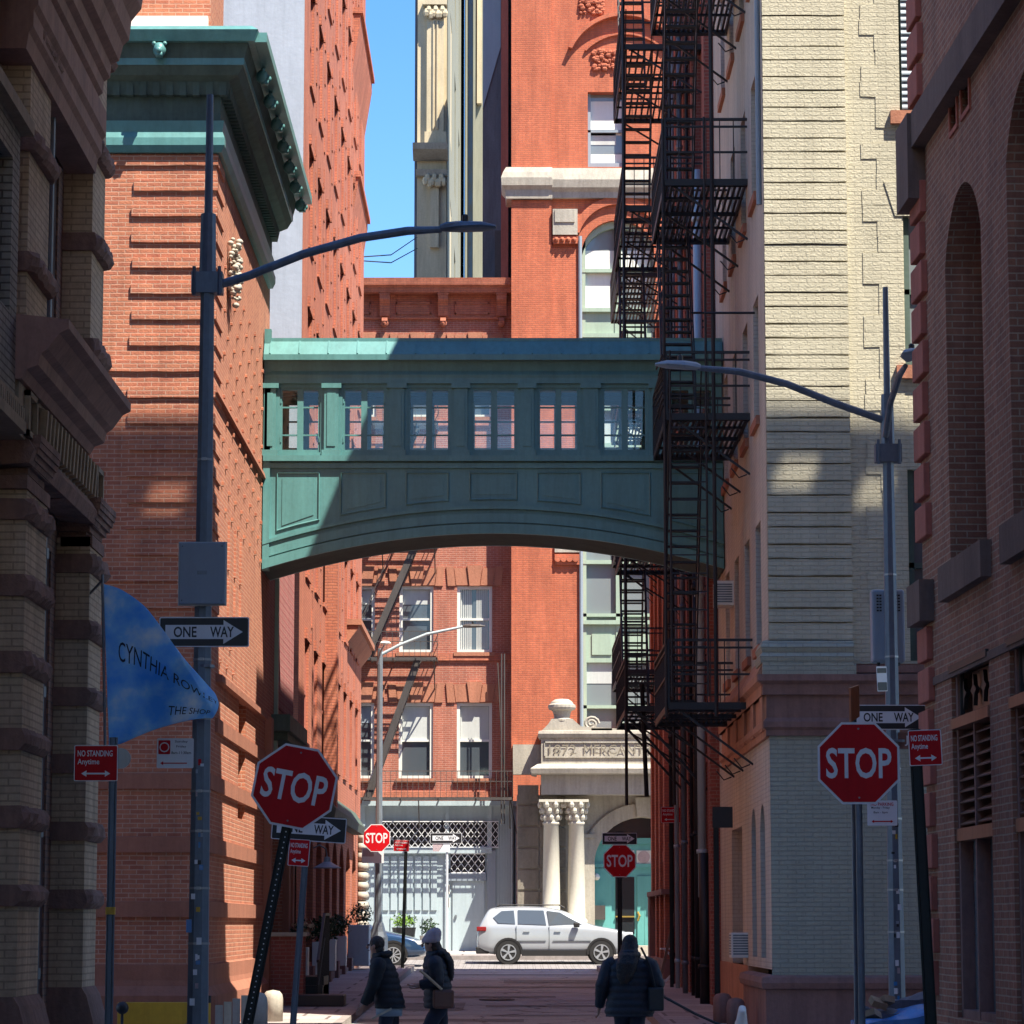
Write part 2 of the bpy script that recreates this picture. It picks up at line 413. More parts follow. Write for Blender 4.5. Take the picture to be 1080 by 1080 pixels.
M['curtain'] = plain('curtain_cloth', (.5,.52,.5), .9, amt=.1)
M['clear'] = seethrough('clear_window_glass')
M['clothblack'] = plain('black_padded_cloth', (.008,.008,.011), .75, amt=.2, bump=.5, bsc=14)
M['clothnavy'] = plain('navy_padded_cloth', (.010,.011,.019), .6, amt=.2, bump=.5, bsc=14)
M['denim'] = plain('dark_denim', (.02,.022,.04), .85, amt=.2)
M['skin'] = plain('skin', (.42,.22,.15), .55, amt=.08)
M['hair'] = plain('dark_brown_hair', (.030,.017,.012), .6, amt=.3, bump=.8, bsc=40)
M['beanie'] = plain('mauve_knit', (.52,.40,.41), .95, amt=.2, bump=.8, bsc=60)
M['leather'] = plain('tan_leather', (.16,.06,.035), .5, amt=.2)
M['carwhite'] = plain('silver_white_car_paint', (.36,.39,.42), .22, .1, amt=.03, coat=.6)
M['carblue'] = plain('deep_blue_car_paint', (.025,.06,.13), .22, .2, amt=.03, coat=.8)
M['tyre'] = plain('tyre_rubber', (.015,.015,.016), .85, amt=.1)
M['alloy'] = plain('alloy_rim', (.55,.57,.6), .3, .7, amt=.05)
M['plastic'] = plain('black_plastic', (.011,.011,.012), .6, amt=.1)
M['taillight'] = plain('tail_light_red', (.22,.008,.01), .15, amt=0)
M['headlight'] = plain('headlight_lens', (.65,.68,.7), .08, amt=0)
M['leaf'] = plain('leaf_green', (.16,.30,.03), .6, amt=.3, sc=6)
M['leafdark'] = plain('dark_leaf_green', (.03,.07,.02), .6, amt=.4, sc=6)
M['flower'] = plain('cream_flower', (.62,.42,.24), .8, amt=.2, sc=8)
M['blueplastic'] = plain('blue_sheet_plastic', (.04,.22,.52), .25, amt=.2, bump=.2, bsc=3)
M['cardboard'] = plain('brown_cardboard', (.36,.22,.12), .85, amt=.3)
M['signback'] = plain('sign_back_aluminium', (.30,.31,.32), .4, .5, amt=.1)
M['orange'] = plain('orange_sign_face', (.60,.20,.08), .6, amt=.2)
M['copper'] = plain('rusty_copper', (.26,.12,.075), .5, .3, amt=.3)
# ---------------------------------------------------------------- ground materials
def ground_mat(name, c1, c2, patch, slab=None, bump=.4, rough=.85, crack=True):
    m, t, b = _base(name); v = _coords(t)
    n = _noise(t, v, .45, 6, .65); c = _ramp(t, n.outputs[0], [(.32, c1), (.5, c2), (.68, patch)]).outputs[0]
    n2 = _noise(t, v, 26, 4); c = _mix(t, c, _ramp(t, n2.outputs[0], [(.3, (.7,.7,.7)), (.7, (1.15,1.15,1.15))]).outputs[0], 1.0, 'MULTIPLY')
    if slab:
        k = t.nodes.new('ShaderNodeTexBrick'); t.links.new(v, k.inputs['Vector'])
        for q, x in (('Scale',1),('Mortar Size',slab[2]),('Brick Width',slab[0]),('Row Height',slab[1])): k.inputs[q].default_value = x
        k.inputs['Color1'].default_value = (1,1,1,1); k.inputs['Color2'].default_value = (.78,.76,.76,1); k.inputs['Mortar'].default_value = (.35,.32,.32,1)
        k.offset = 0.3; c = _mix(t, c, k.outputs[0], 1.0, 'MULTIPLY')
    if crack:
        vo = t.nodes.new('ShaderNodeTexVoronoi'); vo.feature = 'DISTANCE_TO_EDGE'; vo.inputs['Scale'].default_value = .55
        nw = _noise(t, v, 2.2, 4); va = t.nodes.new('ShaderNodeVectorMath'); va.operation = 'MULTIPLY_ADD'; t.links.new(nw.outputs['Color'], va.inputs[0])
        va.inputs[1].default_value = (.7,.7,0); t.links.new(v, va.inputs[2]); t.links.new(va.outputs[0], vo.inputs['Vector'])
        r = _ramp(t, vo.outputs['Distance'], [(.006, (.38,.36,.36)), (.018, (1,1,1))]); c = _mix(t, c, r.outputs[0], 1.0, 'MULTIPLY')
    t.links.new(c, b.inputs['Base Color']); b.inputs['Roughness'].default_value = rough
    _bump(t, b, n2.outputs[0], bump, .01)
    return m
M['asphalt'] = ground_mat('worn_asphalt', (.40,.385,.335), (.48,.465,.41), (.32,.31,.275))
M['walk'] = ground_mat('concrete_flags', (.38,.335,.315), (.45,.395,.37), (.32,.28,.275), slab=(1.5,1.35,.03), crack=False)
M['cobble'] = ground_mat('granite_setts', (.26,.25,.24), (.34,.32,.31), (.20,.19,.19), slab=(.22,.12,.012), crack=False)
M['kerb'] = plain('granite_kerb', (.30,.26,.245), .85, amt=.3, bump=.3)
M['earth'] = plain('city_ground', (.14,.13,.12), .9, amt=.2)
def strip(name, mat, x0, x1, y0, y1, lift, step=1.0, thick=0.0):
    mb = MB(); ys = [y0]
    for k in (45, 88, 97):
        if y0 < k < y1: ys.append(k)
    ys.append(y1)
    for a, b in zip(ys, ys[1:]):
        A, B_ = gz(a + 1e-6)+lift, gz(b)+lift
        mb.face([(x0,a,A),(x1,a,A),(x1,b,B_),(x0,b,B_)])
        if thick:
            for x in (x0, x1): mb.face([(x,a,A-thick),(x,b,B_-thick),(x,b,B_),(x,a,A)])
    if thick:
        for y in (y0, y1): g = gz(y)+lift; mb.face([(x0,y,g-thick),(x1,y,g-thick),(x1,y,g),(x0,y,g)])
    return solo(name, mb, mat, kind='structure')
strip('ground', M['earth'], -400, 400, -120, 900, -.02)
strip('road', M['asphalt'], -2.8, 2.45, -40, 84.5, .0)
strip('cross_street', M['asphalt'], -90, 90, 34.5, 42.0, .004)
strip('far_cross_street', M['cobble'], -60, 60, 84.5, 93.2, .004)
for nm, x0, x1, y0, y1 in (('pavement', -60, -2.8, 42.0, 45.0), ('pavement', -4.5, -2.8, 45.0, 84.5), ('pavement', 2.45, 3.9, 45.0, 84.5), ('pavement', 2.45, 60, 42.0, 45.0),
                           ('pavement', -60, -2.8, 31.0, 34.5), ('pavement', 2.6, 60, 31.0, 34.5), ('pavement', -4.4, -2.8, -40, 31.0), ('pavement', 2.6, 6.5, -40, 31.0),
                           ('pavement', -60, 60, 93.2, 97.2)):
    strip(nm, M['walk'], x0, x1, y0, y1, .13, thick=.15)
for nm, x0, x1, y0, y1 in (('kerb', -2.8, -2.66, 42.0, 84.5), ('kerb', 2.31, 2.45, 42.0, 84.5), ('kerb', -60, 60, 93.05, 93.2)):
    strip(nm, M['kerb'], x0, x1, y0, y1, .134, thick=.15)
rnp = random.Random(21)
M['patchdark'] = ground_mat('dark_asphalt_patch', (.21,.20,.18), (.26,.25,.22), (.17,.165,.15)); M['patchpale'] = ground_mat('pale_asphalt_patch', (.42,.41,.37), (.48,.46,.42), (.36,.35,.32))
def patch(x0, x1, y0, y1, mat, lift):
    mb = MB(); n = 9; pts = []
    for i in range(n+1): pts.append((x0+(x1-x0)*i/n, y0+rnp.uniform(-.10,.10)))
    for i in range(n+1): pts.append((x1-(x1-x0)*i/n, y1+rnp.uniform(-.10,.10)))
    mb.face([(x, y, gz(y)+lift) for x, y in pts]); return solo('road_patch', mb, mat, kind='structure')
for i, (x0, x1, y0, y1, k) in enumerate(((-2.6,.2,52,53.1,0),(-.4,2.2,54.6,55.6,1),(-2.5,-.9,56.8,60.5,0),(-.5,2.2,58.5,59.4,0),(.4,2.1,61.5,64.0,1),(-2.6,.9,63.2,64.2,0),(-1.8,1.2,66.5,67.5,1),(-2.5,1.9,69.6,70.5,0),(-.2,2.2,73.0,75.5,0),(-2.6,-.3,75,78,1),(-1.5,2.2,79.5,80.6,0),(-2.6,2.2,82.6,84.2,1),(-1.2,.8,49.8,51.0,1))):
    patch(x0, x1, y0, y1, M['patchpale'] if k else M['patchdark'], .006+.001*(i % 3))
mb = MB(); mb.lathe((-.3,62,gz(62)+.008), [(.36,0),(.36,.012),(.30,.012),(.30,.006),(.02,.008)], 20); cv = solo('manhole_cover', mb, M['irongrey'], 'round iron manhole cover set in the lane', 'manhole cover')
# ================================================================= corner building with the green cornice (left, beyond the cross street)
XL = -4.45; XR = 3.78
FAs = Frame(0, 45, 1, 0); FAe = Frame(XL, 0, 0, 1); FW = Frame(XR, 0, 0, -1)   # FW: u = -Y
def zA(py, Y=45): return at(540, py, Y).z
def jag(mb, F, u0, u1, z0, z1, n0, n1, rn, j=.006):
    n = max(3, int((u1-u0)/.22)); p = [(u0+(u1-u0)*i/n, z0+rn.uniform(-j,j)) for i in range(n+1)] + [(u1-(u1-u0)*i/n, z1+rn.uniform(-j,j)*.7) for i in range(n+1)]
    mb.poly(F, p, n0, n1)
A = thing('corner_brick_building', 'orange brick corner building with a deep green cornice and lion heads', 'building', (XL-5, 50, 0))
mb = MB()
zt = zA(40)
mb.wall(FAs, -14, XL, 0, zt)
gy0 = FAe.pix(262, 700)[0]
hole1 = (49.9, 51.2, zA(742,50.5)-1.9, zA(742,50.5)+.1)
mb.wall(FAe, 45, 55.3, 0, zt, [hole1], .3); mb.wall(FAe, 55.3, 61.6, 0, 9.75, [(56.6, 59.8, .45, 5.1)], .3)
mb.face([(-14,45,zt),(XL,45,zt),(XL,55.3,zt),(-14,55.3,zt)]); mb.face([(-14,45,0),(-14,55.3,0),(-14,55.3,zt),(-14,45,zt)]); mb.wall(Frame(0,55.3,-1,0), -XL, 14, 0, zt); mb.face([(-14,55.3,9.75),(XL,55.3,9.75),(XL,61.6,9.75),(-14,61.6,9.75)])
rq = random.Random(8)
# raised quoin courses
uq = at(137, 400, 45).x
z0b = zA(392); per = 28.0*45/3200
for k in range(-9, 22):
    z = z0b + k*per
    if z < zA(700) or z > zA(168): continue
    full = (k % 8 == 0)
    jag(mb, FAs, (-9 if full else uq+rq.uniform(-.03,.02)), XL+.03, z, z+.155, -.05, .030+rq.uniform(0,.012), rq)
    mb.fbox(FAe, 45.0, 46.05, z, z+.155, -.05, .03)
# diaper pattern of projecting headers on the lane side
for j in range(60):
    z = 1.9 + j*.34
    if z > zA(250): break
    for i in range(8):
        Y = 45.9 + i*1.1 + (.55 if j % 2 else 0)
        if 6.1 < z < 8.0 or (3.0 < z < 5.6) or z < 3: continue
        if Y < 46.3 or Y > 53.6 or (z < 6 and Y > 49): continue
        mb.fbox(FAe, Y, Y+.10, z, z+.065, -.05, .035)
for Y in (47.6, 48.7, 49.7):      # grooved long blocks
    for z in (6.3, 7.2): mb.fbox(FAe, Y, Y+.16, z, z+.75, -.05, .03)
part('wall', mb, M['brickA'], A)
mb = MB()
for py in (823, 890, 958, 1025):
    z = zA(py); mb.sweep([(-14,45),(XL,45),(XL,54.6)], [(-.05,z-.125),(.045,z-.125),(.045,z+.10),(-.05,z+.12)])
for py in (760,):
    z = zA(py); mb.sweep([(XL,45.9),(XL,54.6)], [(-.05,z-.11),(.045,z-.11),(.045,z+.10),(-.05,z+.12)])
z = zA(710); mb.sweep([(XL,45.9),(XL,54.6)], [(-.05,z-.05),(.10,z-.05),(.10,z+.05),(-.05,z+.09)])
s_u, s_z = FAe.pix(222, 404); mb.sweep([(XL,45.0),(XL,54.3)], [(-.05,s_z-.06),(.07,s_z-.06),(.05,s_z+.03),(-.05,s_z+.05)])
mb.sweep([(-14,45),(XL,45),(XL,54.6)], [(-.05,0),(.16,0),(.16,zA(1050)),(.06,zA(1040)),(.045,zA(1034)),(-.05,zA(1034))])
for Yy in (55.2, 59.9, 61.0): mb.fbox(FAe, Yy, Yy+.5, .1, 5.4, -.05, .12)
part('stone_band', mb, M['stoneband'], A)
# green cornice, two faces
zc = {k: zA(k, 44.6) for k in (36, 47, 62, 69, 78, 82, 95, 101, 122, 134, 140, 148, 155)}
path = [(-14,45),(XL,45),(XL,54.9)]
mb = MB(); mb.sweep(path, [(-.05,zt-.02),(-.05,zc[47]),(.60,zc[47]),(.66,zc[36]),(.56,zt+.02),(.3,zt+.05)])
mb.box(XL+.5, XL+.78, 44.5, 54.95, zc[47]+.01, zc[36]-.004)
cor = part('cornice', mb, M['green'], A)
mb = MB(); mb.sweep(path, [(-.05,zc[62]),(.44,zc[62]),(.44,zc[69]),(-.05,zc[69])][::-1]); part('fillet', mb, M['green'], cor)
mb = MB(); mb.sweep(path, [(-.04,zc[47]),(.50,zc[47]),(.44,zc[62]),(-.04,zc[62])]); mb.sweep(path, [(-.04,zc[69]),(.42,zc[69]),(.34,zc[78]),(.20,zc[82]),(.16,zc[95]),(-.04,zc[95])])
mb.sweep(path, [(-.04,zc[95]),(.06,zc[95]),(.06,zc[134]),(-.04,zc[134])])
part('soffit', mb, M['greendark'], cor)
mb = MB(); mb.sweep(path, [(-.04,zc[122]),(.12,zc[122]),(.09,zc[134]),(-.04,zc[134])]); mb.sweep(path, [(-.04,zc[134]),(.10,zc[134]),(.13,zc[140]),(.13,zc[148]),(.08,zc[155]),(-.04,zc[155])])
part('architrave', mb, M['green'], cor)
mb = MB()
for i in range(46):
    u = -9 + i*.2
    if u < XL+.1: mb.fbox(FAs, u, u+.1, zc[95]-.02, zc[82], .05, .20)
for i in range(48): mb.fbox(FAe, 45+i*.2, 45.1+i*.2, zc[95]-.02, zc[82], .05, .20)
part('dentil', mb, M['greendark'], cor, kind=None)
def lion(x, y, z, dx, dy):
    mb = MB(); mb.ball((x,y,z), .10, 1, 1, 1.15); mb.ball((x+dx*.09,y+dy*.09,z-.03), .055); mb.ball((x+dx*.02-dy*.08,y+dy*.02-dx*.08,z+.09), .035); mb.ball((x+dx*.02+dy*.08,y+dy*.02+dx*.08,z+.09), .035)
    mb.fbox(Frame(x,y,-dy,dx) if dx else Frame(x,y,1,0), -.05,.05,z-.12,z-.06,-.02,.10)
    mb.smooth = True; part('lion_head', mb, M['green'], cor)
for px in (168, 248-150): lion(at(px, 53, 44.4).x, 44.42, zA(54, 44.5), 0, -1)
for i in range(7): lion(XL+.60, 45.9+i*1.42, zA(54, 44.5), 1, 0)
# lime-washed relief head and ironwork on the lane wall
mb = MB(); p = FAe.pix(241, 275)
rl = random.Random(2)
for i in range(110):
    a = rl.uniform(-.3,.4); b_ = rl.uniform(-.75,.35)*(1-abs(a)); mb.ball((XL+.05+rl.uniform(0,.12), p[0]+a, p[1]+b_), rl.uniform(.022,.062), 1, 1.3, .8)
mb.smooth = True; part('carved_relief', mb, M['limestone'], A)
mb = MB()
for i in range(7): mb.box(XL-.2, XL-.17, 49.95+i*.2, 49.98+i*.2, hole1[2], hole1[3])
for i in range(5): mb.box(XL-.21, XL-.18, 49.9, 51.2, hole1[2]+.1+i*.42, hole1[2]+.14+i*.42)
fr = part('window', mb, M['iron'], A)
mb = MB(); mb.box(XL-.30, XL-.28, 49.9, 51.2, hole1[2], hole1[3]); part('pane', mb, M['glassdark'], fr)
for h in ():
    mb = MB(); mb.box(XL-.22, XL-.12, h[0], h[0]+.08, h[2], h[3]); mb.box(XL-.22, XL-.12, h[1]-.08, h[1], h[2], h[3]); mb.box(XL-.22, XL-.12, h[0], h[1], (h[2]+h[3])/2-.04, (h[2]+h[3])/2+.04)
    fr = part('window', mb, M['greenpale'], A); mb = MB(); mb.box(XL-.30, XL-.22, h[0], h[1], h[2], h[3]); part('pane', mb, M['glassdark'], fr)
# rolling shutter wall and doorway beyond the bridge
u0, z1s = 57.6, 9.4
mb = MB()
for i in range(46): mb.box(XL, XL+.05, 57.5+i*.09, 57.55+i*.09, 5.75, 9.7)
mb.box(XL, XL+.02, 57.4, 61.5, 5.6, 9.7)
part('corrugated_panel', mb, M['brickB_pink'], A)
mb = MB(); mb.box(XL-.02, XL+.07, 57.2, 57.42, 4.6, 9.7); part('downpipe', mb, M['greenpale'], A)
mb = MB(); mb.box(XL-.05, XL+.35, 56.6, 61.4, 5.25, 5.55); mb.box(XL-.05, XL+.28, 57.0, 61.2, 5.1, 5.25); part('door_canopy', mb, M['greendark'], A)
mb = MB(); mb.box(XL-.34, XL-.24, 56.6, 59.8, .45, 5.1)
for i in range(4): mb.box(XL-.24, XL-.2, 56.75+i*.76, 57.3+i*.76, .8, 3.9)
dr = part('door', mb, M['black'], A); mb = MB(); mb.ball((XL-.17, 58.1, 1.5), .05); part('handle', mb, M['steel'], dr)
# penthouse above the cornice
mb = MB(); pz = zA(33, 46.5); xr = at(222, 15, 46.5).x
mb.box(-13, xr, 46.5, 48.6, zt-.05, pz+3.5); part('penthouse', mb, M['brickA'], A)
mb = MB(); mb.box(at(134,20,46.3).x, at(219,20,46.3).x, 46.3, 46.45, pz, pz+.19); mb.box(-12.9, xr-.06, 46.42, 46.5, pz-.02, pz+.22); part('coping', mb, M['white'], A)

# ================================================================= tall red building along the lane (left, further)
XB = -4.30
B = thing('tall_red_brick_building', 'tall red brick building behind the green cornice with a pale rendered side wall', 'building', (XB-5, 74, 0))
XB = -4.30; FBe = Frame(XB, 0, 0, 1)
mb = MB(); ZB = 36
bays = [64.0 + 2.95*i for i in range(8)]; rows = [21.6 + 3.5*k for k in range(-4, 5)]
holes = []
for Yc in bays:
    for zr in rows:
        holes.append((Yc-.62, Yc+.62, zr-2.15, zr))
mb.wall(FBe, 61.6, 87.2, 4.3, ZB, holes, .11)
low = [(64.6+3.05*i, 66.6+3.05*i, .9, 3.7, .5) for i in range(7)]
mb.wall(FBe, 61.6, 87.2, 0, 4.3, low, .35)
mb.wall(Frame(0,87.2,-1,0), -XB, 14, 0, ZB)
mb.face([(-14,61.6,ZB),(XB,61.6,ZB),(XB,87.2,ZB),(-14,87.2,ZB)])
for Yc in bays[:-1]:
    for k in range(34): mb.fbox(FBe, Yc+1.35, Yc+1.60, 8+k*.8, 8.4+k*.8, -.04, .02)
part('wall', mb, M['brickB'], B)
mb = MB(); mb.wall(Frame(0,61.6,1,0), -14, XB, 0, ZB); mb.box(XB-.02, XB+.015, 63.3, 63.9, 9, ZB)
part('side_wall', MB().box(-14, XB-.002, 61.55, 61.6, 9, ZB), M['renderwhite'], B)
for k, zr in enumerate(rows):
    for Yc in bays:
        f_ = MB(); f_.box(XB-.10, XB-.05, Yc-.62, Yc-.52, zr-2.15, zr); f_.box(XB-.10, XB-.05, Yc+.52, Yc+.62, zr-2.15, zr); f_.box(XB-.10, XB-.05, Yc-.52, Yc+.52, zr-1.12, zr-1.04)
        fr = part('window', f_, M['brownstoneR'], B)
        part('pane', MB().box(XB-.12, XB-.10, Yc-.62, Yc+.62, zr-2.15, zr), M['glassblue'], fr)
        mb = MB(); mb.box(XB-.02, XB+.06, Yc-.74, Yc-.62, zr-.02, zr+.2); mb.box(XB-.02, XB+.06, Yc+.62, Yc+.74, zr-.02, zr+.2); mb.box(XB-.02, XB+.03, Yc-.62, Yc+.62, zr, zr+.2); part('lintel', mb, M['brickB'], fr, split=False)
        part('sill', MB().box(XB-.02, XB+.045, Yc-.68, Yc+.68, zr-2.24, zr-2.15), M['brickB'], fr)
# projecting cornice ends
def bracketcornice(Y0, Y1, z, h, out, m='brickB'):
    mb = MB(); mb.sweep([(XB,Y0),(XB,Y1)], [(-.05,z),(out,z+h*.85),(out,z+h),(-.05,z+h)])
    mb.sweep([(XB,Y0-.05),(XB,Y1)], [(-.05,z+h),(out+.08,z+h),(out+.08,z+h+.15),(-.05,z+h+.15)])
    return mb
part('cornice', bracketcornice(80.2, 87.2, at(380,105,82).z, 1.9, .20), M['brickB'], B)
part('cornice', bracketcornice(81.5, 87.2, at(372,245,83).z, 1.2, .10), M['brickB'], B)
part('cornice', bracketcornice(79.5, 87.2, at(380,690,82).z, .55, .30), M['lintelG'], B)
mb = MB(); mb.box(XB-.02, XB+.28, 70.3, 70.9, 3.6, 11); part('pier', mb, M['brickB'], B)
# shop level: dark canopy, brownstone piers, window boxes
mb = MB(); mb.sweep([(XB,69.6),(XB,83.5)], [(-.05,4.1),(.28,4.1),(.32,4.3),(.05,4.7),(-.05,4.7)]); part('shop_canopy', mb, M['greendark'], B)
for h in low:
    mb = MB(); mb.box(XB-.3, XB-.22, h[0], h[0]+.12, .9, 3.6); mb.box(XB-.3, XB-.22, h[1]-.12, h[1], .9, 3.6); mb.box(XB-.3, XB-.22, h[0], h[1], 2.4, 2.5)
    fr = part('shop_window', mb, M['greendark'], B); part('pane', MB().box(XB-.34, XB-.3, h[0], h[1], .9, 3.7), M['glassdark'], fr)
mb = MB(); 
for i in range(8): mb.box(XB-.02, XB+.22, 63.6+3.05*i, 64.3+3.05*i, .1, .85)
mb.box(XB-.02, XB+.14, 61.6, 87.2, .1, .62); part('plinth', mb, M['brownstone'], B)
mb = MB()
for i in range(14):
    z = .6+i*.27; mb.tube([(XB+.02,86.0,z),(XB+.16,86.0,z),(XB+.16,87.0,z)], .14, 8)
mb.smooth = True; part('rusticated_pier', mb, M['limestone'], B)

# ================================================================= cream and grey corner building (right, beyond the cross street)
C = thing('painted_corner_building', 'cream and slate painted brick corner building with rusticated corner pilaster', 'building', (XR+6, 51, 0))
FCs = Frame(0, 45, 1, 0)
def zC(py, Y=45): return at(850, py, Y).z
ZC = 26.7
xp = at(897, 500, 45).x; xw0 = at(957, 500, 45).x; xw1 = xw0 + 1.15
wins = [(xw0, xw1, zC(697), zC(495)), (xw0, xw1, zC(386), zC(228)), (xw0-.03, xw1, zC(118), zC(-40)), (xw0, xw1, 18.5, 21.5)]
mb = MB()
zs_ = zC(700)
mb.wall(FCs, XR, 18, zs_, ZC, wins, .3)
mb.face([(XR,45,ZC),(18,45,ZC),(18,56,ZC),(XR,56,ZC)])
mb.face([(18,45,0),(18,56,0),(18,56,ZC),(18,45,ZC)])
# rusticated blocks of the pilaster
z = zs_ + .35; big = True; rnd = random.Random(3)
while z < ZC-.5:
    h = .262 if big else .212
    jag(mb, FCs, XR, xp, z, z+h-.024, -.05, .07 + rnd.uniform(0,.018), rnd); mb.fbox(FW, -45.05, -45.65, z, z+h-.018, -.05, .05) if False else None
    z += h; big = not big
# toothed quoins beside the window
z = zs_ + .9; k = 0
while z < ZC-.6:
    if not (zC(155) < z < zC(150)):
        a = at(914, 500, 45).x if k % 4 < 2 else at(930, 500, 45).x
        jag(mb, FCs, a+rnd.uniform(-.012,.012), xw0-.02, z, z+.238, -.05, .013, rnd)
    z += .24; k += 1
wallc = part('upper_wall', mb, M['tan'], C)
# west wall along the lane
wy = [46.7, 48.9, 51.2, 53.4]; wrows = [(zz, zz+1.9) for zz in (5.9, 9.4, 12.9, 16.4, 19.9)]
holes = [(-Y-.5, -Y+.5, a, b_) for Y in wy for a, b_ in wrows]
mb = MB(); mb.wall(FW, -56, -45, 3.95, ZC, holes, .22)
mb.wall(FW, -56, -45, 1.05, 3.95, [(-46.9,-46.0,1.2,3.5,.4), (-48.6,-47.7,1.2,3.5,.4), (-53.0,-50.6,1.05,3.3)], .3)
part('lane_wall', mb, M['beige'], C)
for Y in wy:
    for a, b_ in wrows:
        mb = MB(); mb.box(XR+.12, XR+.2, Y-.5, Y-.42, a, b_); mb.box(XR+.12, XR+.2, Y+.42, Y+.5, a, b_); mb.box(XR+.12, XR+.2, Y-.42, Y+.42, (a+b_)/2-.03, (a+b_)/2+.03)
        fr = part('window', mb, M['brownstone'], C); part('pane', MB().box(XR+.2, XR+.22, Y-.5, Y+.5, a, b_), M['glassblue'], fr)
        mb = MB(); mb.box(XR-.06, XR+.02, Y-.6, Y+.6, a-.14, a); part('sill', mb, M['lintelG'], C)
for Y in (46.45, 48.15):
    part('lane_window', MB().box(XR+.24, XR+.3, Y-.45, Y+.45, 1.2, 3.5), M['glassdark'], C)
part('recessed_door', MB().box(XR+.26, XR+.3, 50.6, 53.0, 1.05, 3.3), M['brownstone'], C)
mb = MB(); mb.tube([(XR-.04,45.35,12.5),(XR-.04,45.35,ZC-1)], .04, 8); part('downpipe', mb, M['boxgrey'], C)
# middle band
z1 = zC(700); z2 = zC(712); z3 = zC(720); z4 = zC(733); z5 = zC(757); z6 = zC(770); z7 = zC(776)
pth = [(18,45),(XR,45),(XR,54.6)][::-1]; pth = [(XR,54.6),(XR,45),(18,45)]
mb = MB(); mb.sweep([(XR,45.9),(XR,45),(xp,45)], [(-.05,zs_),(.12,zs_),(.14,zs_+.10),(.10,zs_+.16),(.13,zs_+.24),(.09,zs_+.33),(-.05,zs_+.36)])
mb.box(XR-.1, at(902,700,45).x, 44.86, 45, z2, z1); part('pilaster_base', mb, M['greypaint'], C)
mb = MB(); mb.sweep(pth, [(-.05,z4),(.10,z4),(.10,z3-.03),(.17,z3+.02),(.17,z2),(-.05,z2+.03)]); mb.box(at(902,700,45).x, 18, 44.9, 45, z2+.03, z1-.02)
mb.sweep(pth, [(-.05,z7),(.05,z7),(.05,z6),(.09,z6+.04),(.09,z6+.12),(.04,z5),(.04,z4),(-.05,z4)])
part('belt_course', mb, M['brownstone'], C)
mb = MB(); mb.sweep([(XR,54.5),(XR,45.02)], [(.0,z7-.02),(.055,z7-.02),(.055,z6),(.10,z6+.04),(.10,z6+.12),(.05,z5),(.05,z4),(.11,z4),(.11,z3-.03),(.18,z3+.02),(.18,z2+.01),(0,z2+.35)])
for Y in (45.2, 46.9, 48.7, 50.6, 52.5): mb.box(XR-.09, XR, Y, Y+.5, z6, z4)
part('belt_course', mb, M['orangestone'], C)
zb = zC(1030)
mb = MB(); mb.wall(FCs, XR, 18, zb-.02, z7+.02); part('ground_floor_wall', mb, M['greypaint'], C)
mb = MB(); mb.box(XR, 18, 45, 45.02, 0, zb)
mb.sweep([(XR,49.3),(XR,45),(18,45)], [(-.05,0),(.10,0),(.10,zb-.19),(.15,zb-.17),(.17,zb-.09),(.15,zb-.01),(.05,zb+.02),(-.05,zb+.02)])
part('plinth', mb, M['brownstone'], C)
mb = MB(); mb.box(XR-.02, XR+.3, 49.3, 56, 0, 1.05); part('lane_plinth', mb, M['orangestone'], C)
# windows of the front
for i, (a, b_, c_, d_) in enumerate(wins):
    mb = MB(); mb.fbox(FCs, a, a+.09, c_, d_, -.16, -.08); mb.fbox(FCs, b_-.09, b_, c_, d_, -.16, -.08); mb.fbox(FCs, a, b_, c_, c_+.08, -.17, -.07); mb.fbox(FCs, a, b_, (c_+d_)/2-.04, (c_+d_)/2+.04, -.16, -.08)
    fr = part('window', mb, M['greydark'] if 'greydark' in M else M['greendark'], C)
    part('pane', MB().fbox(FCs, a, b_, c_, d_, -.22, -.16), M['glassblue'] if i != 1 else M['glasssky'], fr)
    if i: part('sill', MB().fbox(FCs, a-.14, b_+.14, c_-.2, c_, -.05, .10), M['lintelG'], C)
mb = MB(); a, b_, c_, d_ = wins[2]
for k in range(30): z = c_ + k*.105; mb.prof(FCs, a+.05, b_-.03, [(-.05,z-.01),(-.0,z-.05),(.0,z-.03),(-.05,z+.10)]) if z < d_ else None
part('louvred_shutter', mb, M['boxgrey'], C)
part('keystone', MB().poly(FCs, [(xw0-.28,zC(192)),(xw0+1.4,zC(192)),(xw0+1.25,zC(228)),(xw0-.12,zC(228))], -.03, .03), M['tan'], C)
